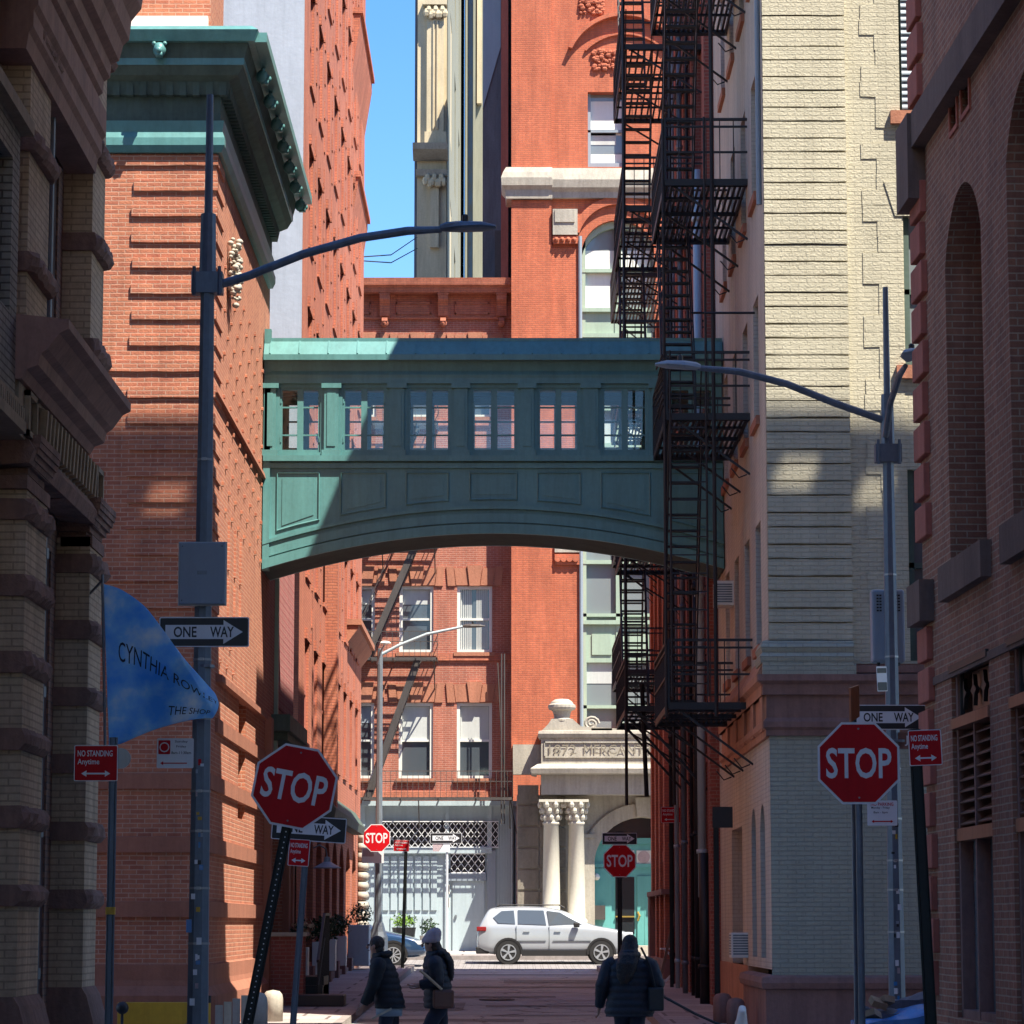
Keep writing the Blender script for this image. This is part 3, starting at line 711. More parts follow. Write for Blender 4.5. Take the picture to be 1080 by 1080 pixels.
# ================================================================= the enclosed footbridge
YB = 54.0; YD = 1.7
FBf = Frame(0, YB, 1, 0)
def bx(px, py=450): return at(px, py, YB).x
def bz(py): return at(540, py, YB).z
BR = thing('enclosed_footbridge', 'green panelled arched footbridge spanning the lane between the buildings', 'bridge', (0, YB+1.2, bz(572)))
xl, xr_ = XL+.02, XR-.02
def zarch(x): 
    px = 540 + x*3200/YB; return bz(563 + ((px-521)/244)**2*38)
opens = [(295,338),(361,407),(430,475),(497,545),(567,611),(635,683),(706,753)]
OW = [(bx(a), bx(b)) for a, b in opens]; oz0, oz1 = bz(477), bz(409)
ztop = bz(381)
def side(Yp, Nsign):
    F = Frame(0, Yp, Nsign, 0)
    mb = MB(); S = Nsign
    mb.wall(F, min(xl*S, xr_*S), max(xl*S, xr_*S), bz(490), ztop, [(min(a*S,b*S), max(a*S,b*S), oz0, oz1) for a, b in OW], .10)
    n = 40; xs = [xl + (xr_-xl)*i/n for i in range(n+1)]
    for x0, x1 in zip(xs, xs[1:]):
        mb.face([F.P(S*x0,zarch(x0),0),F.P(S*x1,zarch(x1),0),F.P(S*x1,bz(490),0),F.P(S*x0,bz(490),0)])
    part('side_wall', mb, M['green'], BR)
    mb = MB()
    def band(o0, o1, nn):
        for x0, x1 in zip(xs, xs[1:]):
            mb.poly(F, [(S*x0,zarch(x0)+o0),(S*x1,zarch(x1)+o0),(S*x1,zarch(x1)+o1),(S*x0,zarch(x0)+o1)], -.02, nn)
    band(0, .17, .085); band(.20, .36, .05); band(.44, .50, .07)
    part('arch_moulding', mb, M['green'], BR)
    # panels
    pan = [(293,337,555),(360,407,546),(429,473,532),(496,545,528),(567,612,529),(634,685,534),(706,752,548)]
    mb = MB()
    for a, b_, pb in pan:
        x0, x1 = bx(a), bx(b_); zt_ = bz(499); zl = zarch(x0)+.62; zr = zarch(x1)+.62
        if zl > zt_-.4: zl = zt_-.4
        if zr > zt_-.4: zr = zt_-.4
        p = [F.P(S*x0,zl,.008),F.P(S*(x0+x1)/2,(zl+zr)/2+.01,.008),F.P(S*x1,zr,.008),F.P(S*x1,zt_,.008),F.P(S*x0,zt_,.008)]
        mb.tube(p + [p[0], p[1]], .022, 6)
        mb.poly(F, [(S*(x0+.09),zl+.09),(S*(x1-.09),zr+.09),(S*(x1-.09),zt_-.09),(S*(x0+.09),zt_-.09)], -.01, .012)
    part('panel', mb, M['green'], BR)
    mb = MB()
    mb.fbox(F, S*xl, S*xr_, bz(487), bz(481), -.02, .11); mb.fbox(F, S*xl, S*xr_, bz(494), bz(489), -.02, .05)
    mb.fbox(F, S*xl, S*xr_, bz(405), bz(399), -.02, .07)
    for a, b_ in ((279,291),(342,357),(411,426),(479,493),(549,563),(615,631),(687,702)):
        x0, x1 = bx(a), bx(b_)
        mb.fbox(F, S*x0, S*x1, bz(477), bz(410), -.02, .06); mb.fbox(F, S*(x0-.05), S*(x1+.05), bz(410), bz(405), -.02, .10); mb.fbox(F, S*(x0-.04), S*(x1+.04), bz(481), bz(475), -.02, .09)
        mb.fbox(F, S*(x0+.05), S*(x1-.05), bz(471), bz(415), .05, .075)
    part('pilaster', mb, M['green'], BR)
    for a, b_ in OW:
        mb = MB(); m_ = (a+b_)/2; n0, n1 = -.09, -.03
        for x0, x1 in ((a,a+.045),(m_-.055,m_+.055),(b_-.045,b_)): mb.fbox(F, S*x0, S*x1, oz0, oz1, n0, n1)
        mb.fbox(F, S*a, S*b_, oz0, oz0+.05, n0, n1-.004); mb.fbox(F, S*a, S*b_, oz1-.04, oz1, n0, n1-.004)
        for f_ in (.30, .73): zz = oz1-(oz1-oz0)*f_; mb.fbox(F, S*(a+.045), S*(b_-.045), zz-.014, zz+.014, n0+.01, n1-.012)
        for x0 in (a+.005, b_-.03): mb.fbox(F, S*x0, S*(x0+.025), oz0+.18, oz0+.28, n1, n1+.015); mb.fbox(F, S*x0, S*(x0+.025), oz1-.28, oz1-.18, n1, n1+.015)
        fr = part('window', mb, M['green'], BR); part('pane', MB().fbox(F, S*(a+.04), S*(b_-.04), oz0+.05, oz1-.05, n0+.028, n0+.034), M['clear'], fr)
    mb = MB(); mb.prof(F, S*xl, S*xr_, [(-.1,bz(402)),(.06,bz(402)),(.08,bz(396)),(.05,bz(392)),(.10,ztop),(-.1,ztop)]); part('frieze', mb, M['green'], BR)
side(YB, 1); side(YB+YD, -1)
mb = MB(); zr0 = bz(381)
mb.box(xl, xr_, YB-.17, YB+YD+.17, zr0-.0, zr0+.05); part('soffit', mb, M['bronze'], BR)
mb = MB(); z0_, z1_ = bz(378), bz(362)
mb.prof(FBf, xl, xr_, [(.20,zr0+.01),(.22,z0_+.03),(.02,z1_+.04),(-YD/2,z1_+.16),(-YD-.02,z1_+.04),(-YD-.22,z0_+.03),(-YD-.20,zr0+.01)])
px_ = 308
roof = part('roof', mb, M['green'], BR)
mb = MB()
for i in range(16):
    x = bx(285 + i*30.7)
    mb.poly(Frame(x,YB,0,-1), [(.215,z0_+.03),(.015,z1_+.035),(.015,z1_+.06),(.228,z0_+.055)], -.012, .012)
mb.fbox(FBf, xl, xr_, z1_+.03, z1_+.09, -.03, .03)
mb.fbox(FBf, xl, xr_, zr0-.02, z0_+.03, .218, .25)
part('roof_seam', mb, M['green'], roof)
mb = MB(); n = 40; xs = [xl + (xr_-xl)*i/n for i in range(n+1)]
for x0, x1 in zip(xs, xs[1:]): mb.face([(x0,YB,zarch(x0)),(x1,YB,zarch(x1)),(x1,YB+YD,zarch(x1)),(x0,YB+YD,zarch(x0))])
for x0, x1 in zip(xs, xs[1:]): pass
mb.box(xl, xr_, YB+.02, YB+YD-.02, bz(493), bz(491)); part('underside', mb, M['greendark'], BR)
mb = MB(); mb.box(xl, xr_, YB+.12, YB+YD-.12, ztop-.30, ztop-.27); part('ceiling', mb, M['ceilingpaint'], BR)
mb = MB(); mb.box(xl-.0, xl+.12, YB-.06, YB+.1, zarch(xl)-.02, z1_+.25); part('end_trim', mb, M['green'], BR)

# ================================================================= red brick side-street buildings on the right beyond the bridge
D = thing('red_brick_lane_building', 'shaded red brick lane wall with pipes and cables right behind the bridge', 'building', (XR+5, 64, 0))
mb = MB(); rows2 = [(zz, zz+2.0) for zz in (1.2, 4.9, 8.6, 12.3, 16.0, 19.7)]
hs = [(-Y-.55, -Y+.55, a, b_) for Y in (58.5, 61.5, 64.5, 67.5, 70.2) for a, b_ in rows2]
mb.wall(FW, -72, -56, 0, 24.5, hs, .25); mb.face([(XR,56,24.5),(14,56,24.5),(14,72,24.5),(XR,72,24.5)]); mb.face([(XR,72,0),(14,72,0),(14,72,24.5),(XR,72,24.5)])
for Y in (56.2, 60, 63, 66, 68.9): mb.box(XR-.18, XR, Y-.3, Y+.3, .1, 24)
part('wall', mb, M['brickD'], D)
for Y in (58.5, 61.5, 64.5, 67.5, 70.2):
    for a, b_ in rows2:
        mb = MB(); mb.box(XR+.1, XR+.2, Y-.55, Y-.45, a, b_); mb.box(XR+.1, XR+.2, Y+.45, Y+.55, a, b_); mb.box(XR+.1, XR+.2, Y-.45, Y+.45, a+.98, a+1.04); mb.box(XR-.1, XR+.02, Y-.65, Y+.65, a-.15, a)
        fr = part('window', mb, M['brownstoneR'], D); part('pane', MB().box(XR+.2, XR+.23, Y-.55, Y+.55, a, b_), M['glassdark'], fr)
def pipe(Y, z0, z1, r, mat, off=.25, name='pipe'):
    mb = MB(); mb.tube([(XR-off,Y,z0),(XR-off,Y,z1)], r, 8)
    z = z0+.8
    while z < z1: mb.tube([(XR-off,Y,z),(XR-off,Y,z+.08)], r*1.35, 8); z += 2.4
    mb.smooth = True; return part(name, mb, mat, D)
pipe(57.2, 2.2, 16, .08, M['lightblue'], .25); pipe(59.6, .2, 9, .06, M['iron'], .2); pipe(62.2, .1, 22, .055, M['steel'], .3); pipe(65.4, .1, 22, .05, M['lightblue'], .28); pipe(56.6, 0.1, 3.0, .1, M['iron'], .25)
pipe(60.9, .2, 24, .035, M['iron'], .22, 'conduit'); pipe(68.2, .2, 22, .05, M['iron'], .25, 'conduit')
D2 = thing('low_red_brick_building', 'red brick lane building nearest the far street with stone corner pier and sidewall ledge', 'building', (XR+5, 78, 0))
mb = MB(); hs = [(-Y-.5, -Y+.5, a, a+2) for Y in (73.9, 75.9, 77.9) for a in (1.2, 4.9, 8.6, 12.3)]
mb.wall(FW, -79.5, -72, 0, 16.5, hs, .25); mb.face([(XR,72,16.5),(14,72,16.5),(14,79.5,16.5),(XR,79.5,16.5)]); mb.wall(Frame(0,79.5,-1,0), -14, -XR, 0, 16.5)
mb.wall(Frame(0,72,1,0), XR, 14, 0, 16.5)
for Y in (72.6, 74.9, 76.9, 79.1): mb.box(XR-.2, XR, Y-.3, Y+.3, .3, 16.5)
part('wall', mb, M['brickB'], D2)
for Y in (73.9, 75.9, 77.9):
    for a in (1.2, 4.9, 8.6, 12.3):
        mb = MB(); mb.box(XR+.1, XR+.18, Y-.5, Y-.42, a, a+2); mb.box(XR+.1, XR+.18, Y+.42, Y+.5, a, a+2); mb.box(XR-.12, XR+.02, Y-.6, Y+.6, a-.15, a); mb.box(XR-.14, XR+.02, Y-.6, Y+.6, a+2, a+2.25)
        fr = part('window', mb, M['brownstoneR'], D2); part('pane', MB().box(XR+.18, XR+.2, Y-.5, Y+.5, a, a+2), M['glassdark'], fr)
mb = MB(); mb.box(XR-.28, XR+.1, 78.7, 79.6, .2, 2.4); mb.box(XR-.3, XR+.1, 71.9, 79.7, 2.4, 2.52); mb.box(XR-.26, XR+.1, 72, 79.5, .2, .9); part('stone_ledge', mb, M['brownstone'], D2)

# ================================================================= four-storey walk-up across the far street
YG = 97.0; FG = Frame(0, YG, 1, 0)
def gx(px, py=700): return at(px, py, YG).x
def gzz(py): return at(540, py, YG).z
G = thing('brick_walkup_building', 'low red brick building with bracketed cornice and pale blue ground floor across the far street', 'building', (gx(460), YG+4, .75))
xg0, xg1 = gx(335), gx(541)
zg = gzz(846); ztopG = gzz(300)
wcols = [(gx(355),gx(371)),(gx(372+6),gx(395)),(gx(421),gx(457)),(gx(482),gx(519))]
wz = [(gzz(821),gzz(741)),(gzz(688),gzz(618)),(gzz(560),gzz(492)),(gzz(440),gzz(372))]
holes = [(a, b_, c_, d_) for a, b_ in wcols[1:] for c_, d_ in wz]
mb = MB(); mb.wall(FG, xg0, xg1, zg, ztopG, holes, .28)
mb.face([(xg0,YG,ztopG),(xg1,YG,ztopG),(xg1,YG+10,ztopG-.3),(xg0,YG+10,ztopG-.3)]); mb.wall(Frame(xg1,0,0,1), YG, YG+10, 0, ztopG); mb.wall(Frame(0,YG+10,-1,0), -xg1, -xg0, 0, ztopG)
part('wall', mb, M['brickG'], G)
for a, b_ in wcols[1:]:
    for c_, d_ in wz:
        mb = MB(); t_ = .10
        mb.fbox(FG, a, a+t_, c_, d_, -.2, -.06); mb.fbox(FG, b_-t_, b_, c_, d_, -.2, -.06); mb.fbox(FG, a+t_, b_-t_, d_-t_, d_, -.2, -.065); mb.fbox(FG, a+t_, b_-t_, c_, c_+.09, -.2, -.065)
        mb.fbox(FG, a+t_, b_-t_, (c_+d_)/2-.035, (c_+d_)/2+.035, -.18, -.10)
        fr = part('window', mb, M['white'], G)
        part('pane', MB().fbox(FG, a, b_, c_, d_, -.22, -.17), M['glassblue'], fr)
        part('sill', MB().fbox(FG, a-.1, b_+.1, c_-.12, c_, -.2, .10), M['lintelG'], fr)
rb = random.Random(4)
for a, b_ in wcols[1:]:
    for c_, d_ in wz:
        if rb.random() < .75:
            hgt = rb.choice((.22,.3,.45,.6))*(d_-c_); part('blind', MB().fbox(FG, a+.11, b_-.11, d_-.11-hgt, d_-.11, -.169, -.158), M['curtain'] if rb.random() < .5 else M['boxgrey'], G)
a, b_ = wcols[3]; c_, d_ = wz[1]
for x0, x1 in ((a+.12, a+.48), (b_-.50, b_-.12)):
    mb = MB()
    for i in range(6): mb.fbox(FG, x0+(x1-x0)*i/6, x0+(x1-x0)*(i+.6)/6, c_+.1, d_-.1, -.168, -.155)
    part('curtain', mb, M['curtain'], G)
mb = MB()
for a, b_ in wcols[1:]:
    for c_, d_ in wz:
        m_ = (a+b_)/2; L = gx(35)-gx(0)
        mb.poly(FG, [(a-.30,d_),(a-.05,d_),(a-.12,d_+.62),(a-.35,d_+.62)], -.02, .05)
        mb.poly(FG, [(b_+.05,d_),(b_+.30,d_),(b_+.35,d_+.62),(b_+.12,d_+.62)], -.02, .05)
        mb.poly(FG, [(m_-.16,d_),(m_+.16,d_),(m_+.24,d_+.66),(m_-.24,d_+.66)], -.02, .08)
        mb.poly(FG, [(a-.03,d_+.02),(m_-.18,d_+.02),(m_-.26,d_+.58),(a-.10,d_+.58)], -.02, .03); mb.poly(FG, [(m_+.18,d_+.02),(b_+.03,d_+.02),(b_+.10,d_+.58),(m_+.26,d_+.58)], -.02, .03)
part('lintel', mb, M['lintelG'], G)
mb = MB()
for py, h in ((693,.22),(840,.3),(566,.2),(446,.2)): mb.fbox(FG, xg0, xg1, gzz(py)-h/2, gzz(py)+h/2, -.02, .07); mb.fbox(FG, xg0, xg1, gzz(py)-h/2-.07, gzz(py)-h/2, -.02, .02)
part('string_course', mb, M['brickB'], G)
mb = MB(); mb.prof(FG, xg0, xg1, [(-.1,gzz(337)),(.08,gzz(337)),(.10,gzz(335)),(-.1,gzz(335))]); mb.prof(FG, xg0, xg1, [(-.1,gzz(311)),(.42,gzz(311)),(.45,gzz(306)),(.58,gzz(304)),(.62,gzz(297)),(-.1,gzz(295))])
mb.fbox(FG, xg0, xg1, gzz(335), gzz(311), -.1, .04)
for a, b_ in ((350,362),(360,391),(418,455),(480,516)):
    for x0, x1, y0, y1 in ((a,b_,332,330),(a,b_,321,319),(a,a+1.2,332,319),(b_-1.2,b_,332,319)): mb.fbox(FG, gx(x0,320), gx(x1,320), gzz(y0), gzz(y1), -.02, .075)
crn = part('cornice', mb, M['brickB'], G)
for px in (406, 467.5, 529):
    x = gx(px, 330); mb = MB(); zz = gzz(311)
    mb.poly(Frame(x,YG,0,-1), [(0,zz),(.40,zz),(.38,zz-.22),(.22,zz-.38),(.16,zz-.72),(0,zz-.8)], -.16, .16)
    for q in range(4): mb.fbox(FG, x-.18+q*.03, x+.18-q*.03, zz-.06-q*.055, zz-.02-q*.055, .02, .42-q*.05)
    mb.tube([(x-.09,YG-.12,zz-.9),(x+.09,YG-.12,zz-.9)], .14, 8); mb.ball((x,YG-.14,gzz(342)), .12)
    part('bracket', mb, M['brickB'], crn)
# pale blue ground floor
zgb = .8
mb = MB(); mb.fbox(FG, xg0, gx(541), zgb-.3, zg, -.35, -.05)
for a, b_ in ((334,386),(398,402),(470,474),(514,519),(541,545)): mb.fbox(FG, gx(a), gx(b_), zgb, zg-.1, -.1, .02)
part('ground_floor_wall', mb, M['lightblue'], G)
mb = MB()
for x0 in range(8):
    px = 404 + x0*8.4
    if x0 < 7: mb.fbox(FG, gx(px+1), gx(px+7.2), gzz(960), gzz(903), -.06, .0)
    mb.fbox(FG, gx(px+1), gx(px+7.2), gzz(996), gzz(966), -.06, .0) if x0 < 7 else None
part('double_door', mb, M['lightblue'], G)
mb = MB(); mb.fbox(FG, gx(402), gx(519), gzz(900), gzz(894), -.05, .10); mb.fbox(FG, gx(383), gx(545), gzz(850), gzz(845), -.05, .25); part('transom', mb, M['lightblue'], G)
mb = MB(); mb.fbox(FG, gx(478), gx(511), zgb, gzz(929), -.05, .0); dd = part('door', mb, M['lightblue'], G)
part('handle', MB().fbox(FG, gx(480.5), gx(482.5), gzz(968), gzz(965), 0, .06), M['steel'], dd)
mb = MB(); mb.fbox(FG, gx(471), gx(513), gzz(929), gzz(921), -.05, .06); mb.fbox(FG, gx(514), gx(523), zgb, gzz(897), -.05, .05); part('door_hood', mb, M['brownstone'] if False else M['boxgrey'], G)
def lattice(x0, x1, z0, z1, n, name='security_grille'):
    mb = MB(); s_ = .19; nx = int((x1-x0)/s_)
    w_ = .016
    rws = max(1, int((z1-z0)/.125))
    for r_ in range(rws):
        za = z0 + r_*(z1-z0)/rws; zb_ = za + (z1-z0)/rws
        pts = []
        for i in range(nx*2+1):
            x = x0 + (x1-x0)*i/(nx*2); pts.append((x, za if (i+r_) % 2 else zb_))
        for (p, q), (r2, t2) in zip(pts, pts[1:]): mb.poly(FG, [(p,q-w_),(r2,t2-w_),(r2,t2+w_),(p,q+w_)], n, n+.02)
    mb.fbox(FG, x0, x1, z0-.03, z0, n, n+.04); mb.fbox(FG, x0, x1, z1, z1+.03, n, n+.04)
    return part(name, mb, M['signwhite'], G)
part('grille_recess', MB().fbox(FG, gx(404), gx(526), gzz(893), gzz(866), -.04, -.02), M['black'], G)
lattice(gx(404), gx(466), gzz(893), gzz(867), .02); lattice(gx(468), gx(526), gzz(893), gzz(867), .02); 
part('grille_recess', MB().fbox(FG, gx(476), gx(512), gzz(920), gzz(901), -.04, -.02), M['black'], G); lattice(gx(476), gx(512), gzz(920), gzz(901), .02)
mb = MB()
for i in range(7): mb.fbox(FG, gx(525+i*2.8), gx(526.3+i*2.8), zgb, gzz(862), -.02, .02)
part('corrugated_panel', mb, M['lightblue'], G)
for py in (921, 938, 952): part('house_number', MB().fbox(FG, gx(471), gx(475), gzz(py+5), gzz(py-5), 0, .02), M['white'] if py != 921 else M['black'], G)

# ================================================================= exchange building: bright red tower with stone entrance
YM = 96.3; FM = Frame(0, YM, 1, 0)
def mx(px, py=500): return at(px, py, YM).x
def mz(py): return at(540, py, YM).z
E = thing('exchange_building', 'bright red brick tower with pale stone belt and columned entrance', 'building', (mx(640), YM+5, .75))
x0, x1 = mx(541), mx(860); zTM = mz(-260)
W1 = (mx(620,140), mx(660,140), mz(176), mz(97)); W2 = (mx(614,300), mx(690,300), mz(772), mz(232), .9)
W3 = (mx(700,140), mx(740,140), mz(176), mz(97)); W4 = (mx(720,300), mx(800,300), mz(772), mz(232), .9)
W0 = (mx(640,-100), mx(700,-100), mz(-20), mz(-120), .8)
mb = MB(); mb.wall(FM, x0, x1, mz(800), zTM, [W1, W2, W3, W4, W0], .4)
mb.wall(Frame(x0,0,0,-1), -YM-14, -YM, 0, zTM); mb.face([(x0,YM,zTM),(x1,YM,zTM),(x1,YM+14,zTM),(x0,YM+14,zTM)]); mb.wall(Frame(0,YM+14,-1,0), -x1, -x0, 0, zTM)
mb.fbox(FM, x0-.05, mx(582), mz(800), mz(212), -.1, .10); mb.fbox(FM, x0-.05, mx(582), mz(178), zTM, -.1, .10)
mb.fbox(FM, mx(582), mx(611), mz(800), mz(262), -.1, .05)
part('wall', mb, M['brickM'], E)
def archband(F, a, b_, d, rise, t_, n1, name, mat, root):
    pi = archpts(a, b_, d, rise, 20); mb = MB()
    cu = (a+b_)/2; hw = (b_-a)/2; Rr = (hw*hw+rise*rise)/(2*rise); cz = d-Rr
    po = [(cu+(u-cu)*(Rr+t_)/Rr, cz+(z-cz)*(Rr+t_)/Rr) for u, z in pi]
    for i in range(len(pi)-1): mb.poly(F, [pi[i], pi[i+1], po[i+1], po[i]], -.02, n1)
    return part(name, mb, mat, root)
archband(FM, mx(611,250), mx(694,250), mz(216), .95, .25, .12, 'arch_moulding', M['brickM'], E)
archband(FM, mx(603,30), mx(715,30), mz(18), 1.1, .13, .22, 'arch_moulding', M['brickM'], E)
archband(FM, mx(618,45), mx(700,45), mz(37), .55, .06, .10, 'arch_moulding', M['brickM'], E)
def carved(px, py, w_, h_, sd):
    rn = random.Random(sd); mb = MB()
    mb.fbox(FM, mx(px)-w_/2, mx(px)+w_/2, mz(py)-h_/2, mz(py)+h_/2, -.02, .012)
    for i in range(70):
        u = mx(px)+rn.uniform(-.46,.46)*w_; z = mz(py)+rn.uniform(-.46,.46)*h_
        mb.ball((u, YM-.05, z), rn.uniform(.04,.085), 1.2, .9, 1, 6, 4)
    part('carved_panel', mb, M['brickM'], E)
carved(640, 64, .85, .75, 4); carved(626, 6, .8, .6, 5)
mb = MB()
mb.sweep([(mx(582),YM-.10),(x1,YM-.10)], [(-.2,mz(210)),(.08,mz(210)),(.10,mz(204)),(.22,mz(200)),(.26,mz(192)),(.20,mz(186)),(.12,mz(179)),(-.2,mz(177))])
mb.sweep([(x0-.1,YM+1),(x0-.1,YM-.10),(mx(583),YM-.10)], [(-.1,mz(211)),(.12,mz(211)),(.14,mz(202)),(.26,mz(198)),(.28,mz(190)),(.22,mz(184)),(.12,mz(178)),(-.1,mz(177))])
part('stone_belt', mb, M['limestone'], E)
mb = MB(); mb.fbox(FM, mx(583,240), mx(609,240), mz(249), mz(222), -.02, .22); mb.fbox(FM, mx(585,240), mx(606,240), mz(236), mz(223), .2, .26); part('impost_block', mb, M['limestone'], E)
mb = MB(); mb.fbox(FM, mx(583,240), mx(609,240), mz(258), mz(250), -.02, .18)
for i in range(4): mb.ball((mx(586.5+i*6.3,254), YM-.2, mz(254)), .08)
part('carved_frieze', mb, M['brickM'], E)
mb = MB(); mb.fbox(FM, mx(585,580), mx(611,580), mz(583), mz(573), -.02, .14); part('impost_block', mb, M['limestone'], E)
mb = MB(); mb.fbox(FM, mx(585,590), mx(611,590), mz(596), mz(585), -.02, .14)
for i in range(4): mb.tube([(mx(588+i*6.3,590),YM-.14,mz(590)),(mx(588+i*6.3,590),YM-.2,mz(590))], .1, 10)
part('carved_frieze', mb, M['brickM'], E)
def tallwin(W, arch=True):
    a, b_, c_, d_ = W[:4]; mb = MB(); n0, n1 = -.38, -.20
    for f in (0, .5, 1): u = a+(b_-a)*f; mb.fbox(FM, u-.11, u+.11, c_, d_-(.6 if f != .5 and arch else 0), n0, n1)
    for py in (284, 592): mb.fbox(FM, a, b_, mz(py)-.06, mz(py)+.06, n0, n1+.02)
    for (ya, yb) in ((327,354),(354,400),(470,500),(657,698)): mb.fbox(FM, a, b_, mz(yb), mz(ya), n0, n1-.03); mb.fbox(FM, a, b_, mz(ya)-.03, mz(ya)+.10, n0, n1+.10)
    for py in (430, 560, 648, 745): mb.fbox(FM, a, b_, mz(py)-.05, mz(py)+.05, n0, n1)
    if arch:
        pi = archpts(a, b_, d_, W[4]); cu = (a+b_)/2
        for (p, q), (r_, s_) in zip(pi, pi[1:]): mb.poly(FM, [(p,q-.22),(r_,s_-.22),(r_,s_),(p,q)], n0, n1)
    fr = part('window', mb, M['greenpale'], E)
    mb = MB(); mb.fbox(FM, a, b_, c_, d_, -.42, -.36); part('pane', mb, M['glasssky'], fr)
    for f in (.12, .62): mb = MB(); mb.fbox(FM, a+(b_-a)*f, a+(b_-a)*(f+.27), mz(690), mz(668), n1-.03, n1+.01); part('panel', mb, M['teal'] if False else M['greenpale'], fr)
tallwin(W2); tallwin(W4)
for W in (W1, W3, W0):
    a, b_, c_, d_ = W[:4]; mb = MB(); n0, n1 = -.36, -.24
    mb.fbox(FM, a, a+.1, c_, d_, n0, n1); mb.fbox(FM, b_-.1, b_, c_, d_, n0, n1); mb.fbox(FM, a, b_, c_, c_+.18, n0, n1+.03); mb.fbox(FM, a, b_, (c_+d_)/2-.04, (c_+d_)/2+.04, n0, n1)
    fr = part('window', mb, M['boxgrey'], E); part('pane', MB().fbox(FM, a, b_, c_, d_, -.40, -.36), M['glasssky'], fr)
for (W_, f0, f1, pa, pb, mt) in ((W2,.03,.47,330,262,'white'),(W2,.53,.97,300,262,'white'),(W2,.03,.47,400,372,'boxgrey'),(W2,.03,.47,500,445,'curtain'),(W2,.53,.97,520,445,'white'),(W2,.03,.47,720,690,'curtain'),(W1,.08,.92,140,104,'white'),(W1,.08,.75,150,134,'curtain'),(W1,.08,.92,176,160,'white')):
    part('blind', MB().fbox(FM, W_[0]+(W_[1]-W_[0])*f0, W_[0]+(W_[1]-W_[0])*f1, mz(pa), mz(pb), -.37, -.345), M[mt], E)
mb = MB(); mb.tube([(mx(726,300),YM-.12,mz(770)),(mx(726,300),YM-.12,mz(60))], .13, 10); mb.smooth = True; part('downpipe', mb, M['white'], E)
mb = MB(); mb.tube([(mx(612.5,500),YM-.1,mz(772)),(mx(612.5,500),YM-.1,mz(250))], .06, 8); part('downpipe', mb, M['boxgrey'], E)
# entrance
PO = MB()
YE = YM-1.5
def ex(px, py=850): return at(px, py, YE).x
def ez(py): return at(540, py, YE).z
FE = Frame(0, YE, 1, 0)
mb = MB()
mb.fbox(FE, ex(571), ex(760), ez(838), ez(812), -1.4, .0)                                   # frieze
mb.fbox(FE, ex(571), ex(760), ez(806), ez(776), -1.4, -.02)                                    # attic block with the inscription
mb.sweep([(ex(571),YM),(ex(571),YE),(ex(760),YE)], [(-.1,ez(813)),(.10,ez(813)),(.14,ez(817)),(.30,ez(816)),(.34,ez(811)),(.12,ez(806)),(-.1,ez(805))])
mb.sweep([(ex(571),YM),(ex(571),YE),(ex(760),YE)], [(-.1,ez(778)),(.04,ez(778)),(.10,ez(774)),(.08,ez(771)),(-.1,ez(770))])
mb.fbox(FE, ex(541), ex(571), ez(815), ez(783), -1.4, -1.1)
mb.poly(FE, [(ex(571),ez(771)),(ex(700),ez(771)),(ex(613),ez(766)),(ex(604),ez(758)),(ex(582),ez(758)),(ex(578),ez(764))], -.9, -.05)
part('entablature', mb, M['limestone'], E)
mb = MB(); c0 = (ex(593), YE+.35, ez(760)); k = 3231/YE/1.0
mb.lathe(c0, [(.32,0),(.32,.06),(.24,.1),(.26,.22),(.30,.32),(.40,.36),(.43,.42),(.43,.50),(.36,.54),(.33,.60),(.22,.68),(.02,.70)], 20); mb.smooth = False
part('urn', mb, M['limestone'], E)
mb = MB(); 
pts = [(ex(624)+ .24*(1-i/26)*math.cos(i*.55), YE+.1, ez(769)+.18+.22*(1-i/26)*math.sin(i*.55)) for i in range(24)]
mb.tube(pts, .05, 6); mb.box(ex(624), ex(646), YE+.05, YE+.25, ez(771), ez(768)); part('scroll', mb, M['limestone'], E)
M['inscription'] = plain('cut_letter_stone', (.22,.19,.145), .9, amt=.2)
for s__, pa, pb in (('1872', 579, 608), ('MERCANTILE', 616, 697), ('EXCHANGE', 705, 760)):
    t_ = text_mb(s__, ex(pb)-ex(pa), .30, 0.0, .022); t_.v = [(x+(ex(pa)+ex(pb))/2, y+YE-.0, z+ez(790.5)) for x, y, z in t_.v]
    part('inscription', t_, M['inscription'], E)
mb = MB(); mb.fbox(FE, ex(574), ex(735), ez(799), ez(797.5), 0, .03); mb.fbox(FE, ex(574), ex(735), ez(783.5), ez(782), 0, .03); mb.fbox(FE, ex(574), ex(575), ez(799), ez(782), 0, .03); part('inscription_border', mb, M['limestone'], E)
def column(px):
    x = ex(px); y = YE+.38; zb_ = ez(968)
    zc_ = ez(868); zt_ = ez(843)
    mb = MB(); mb.lathe((x,y,0), [(.36,zb_-.6),(.36,zb_-.18),(.33,zb_-.16),(.34,zb_-.08),(.29,zb_-.02),(.27,zb_),(.265,zb_+1),(.235,zc_-.05),(.27,zc_-.02),(.27,zc_+.03),(.235,zc_+.04)], 20); mb.smooth = True
    c = part('column', mb, M['white'] if False else M['colstone'], E)
    mb = MB(); mb.lathe((x,y,0), [(.235,zc_+.03),(.25,zc_+.3),(.34,zt_-.09),(.34,zt_-.07)], 16)
    for i in range(8):
        a = i*math.pi/4
        for zz, rr, s_ in ((zc_+.18,.27,.075),(zc_+.38,.30,.08),(zt_-.16,.37,.085)): mb.ball((x+rr*math.cos(a+(zz*3)), y+rr*math.sin(a+(zz*3)), zz), s_, 1, 1, 1.3, 6, 4)
    mb.box(x-.38, x+.38, y-.38, y+.38, zt_-.08, zt_); part('capital', mb, M['colstone'], c)
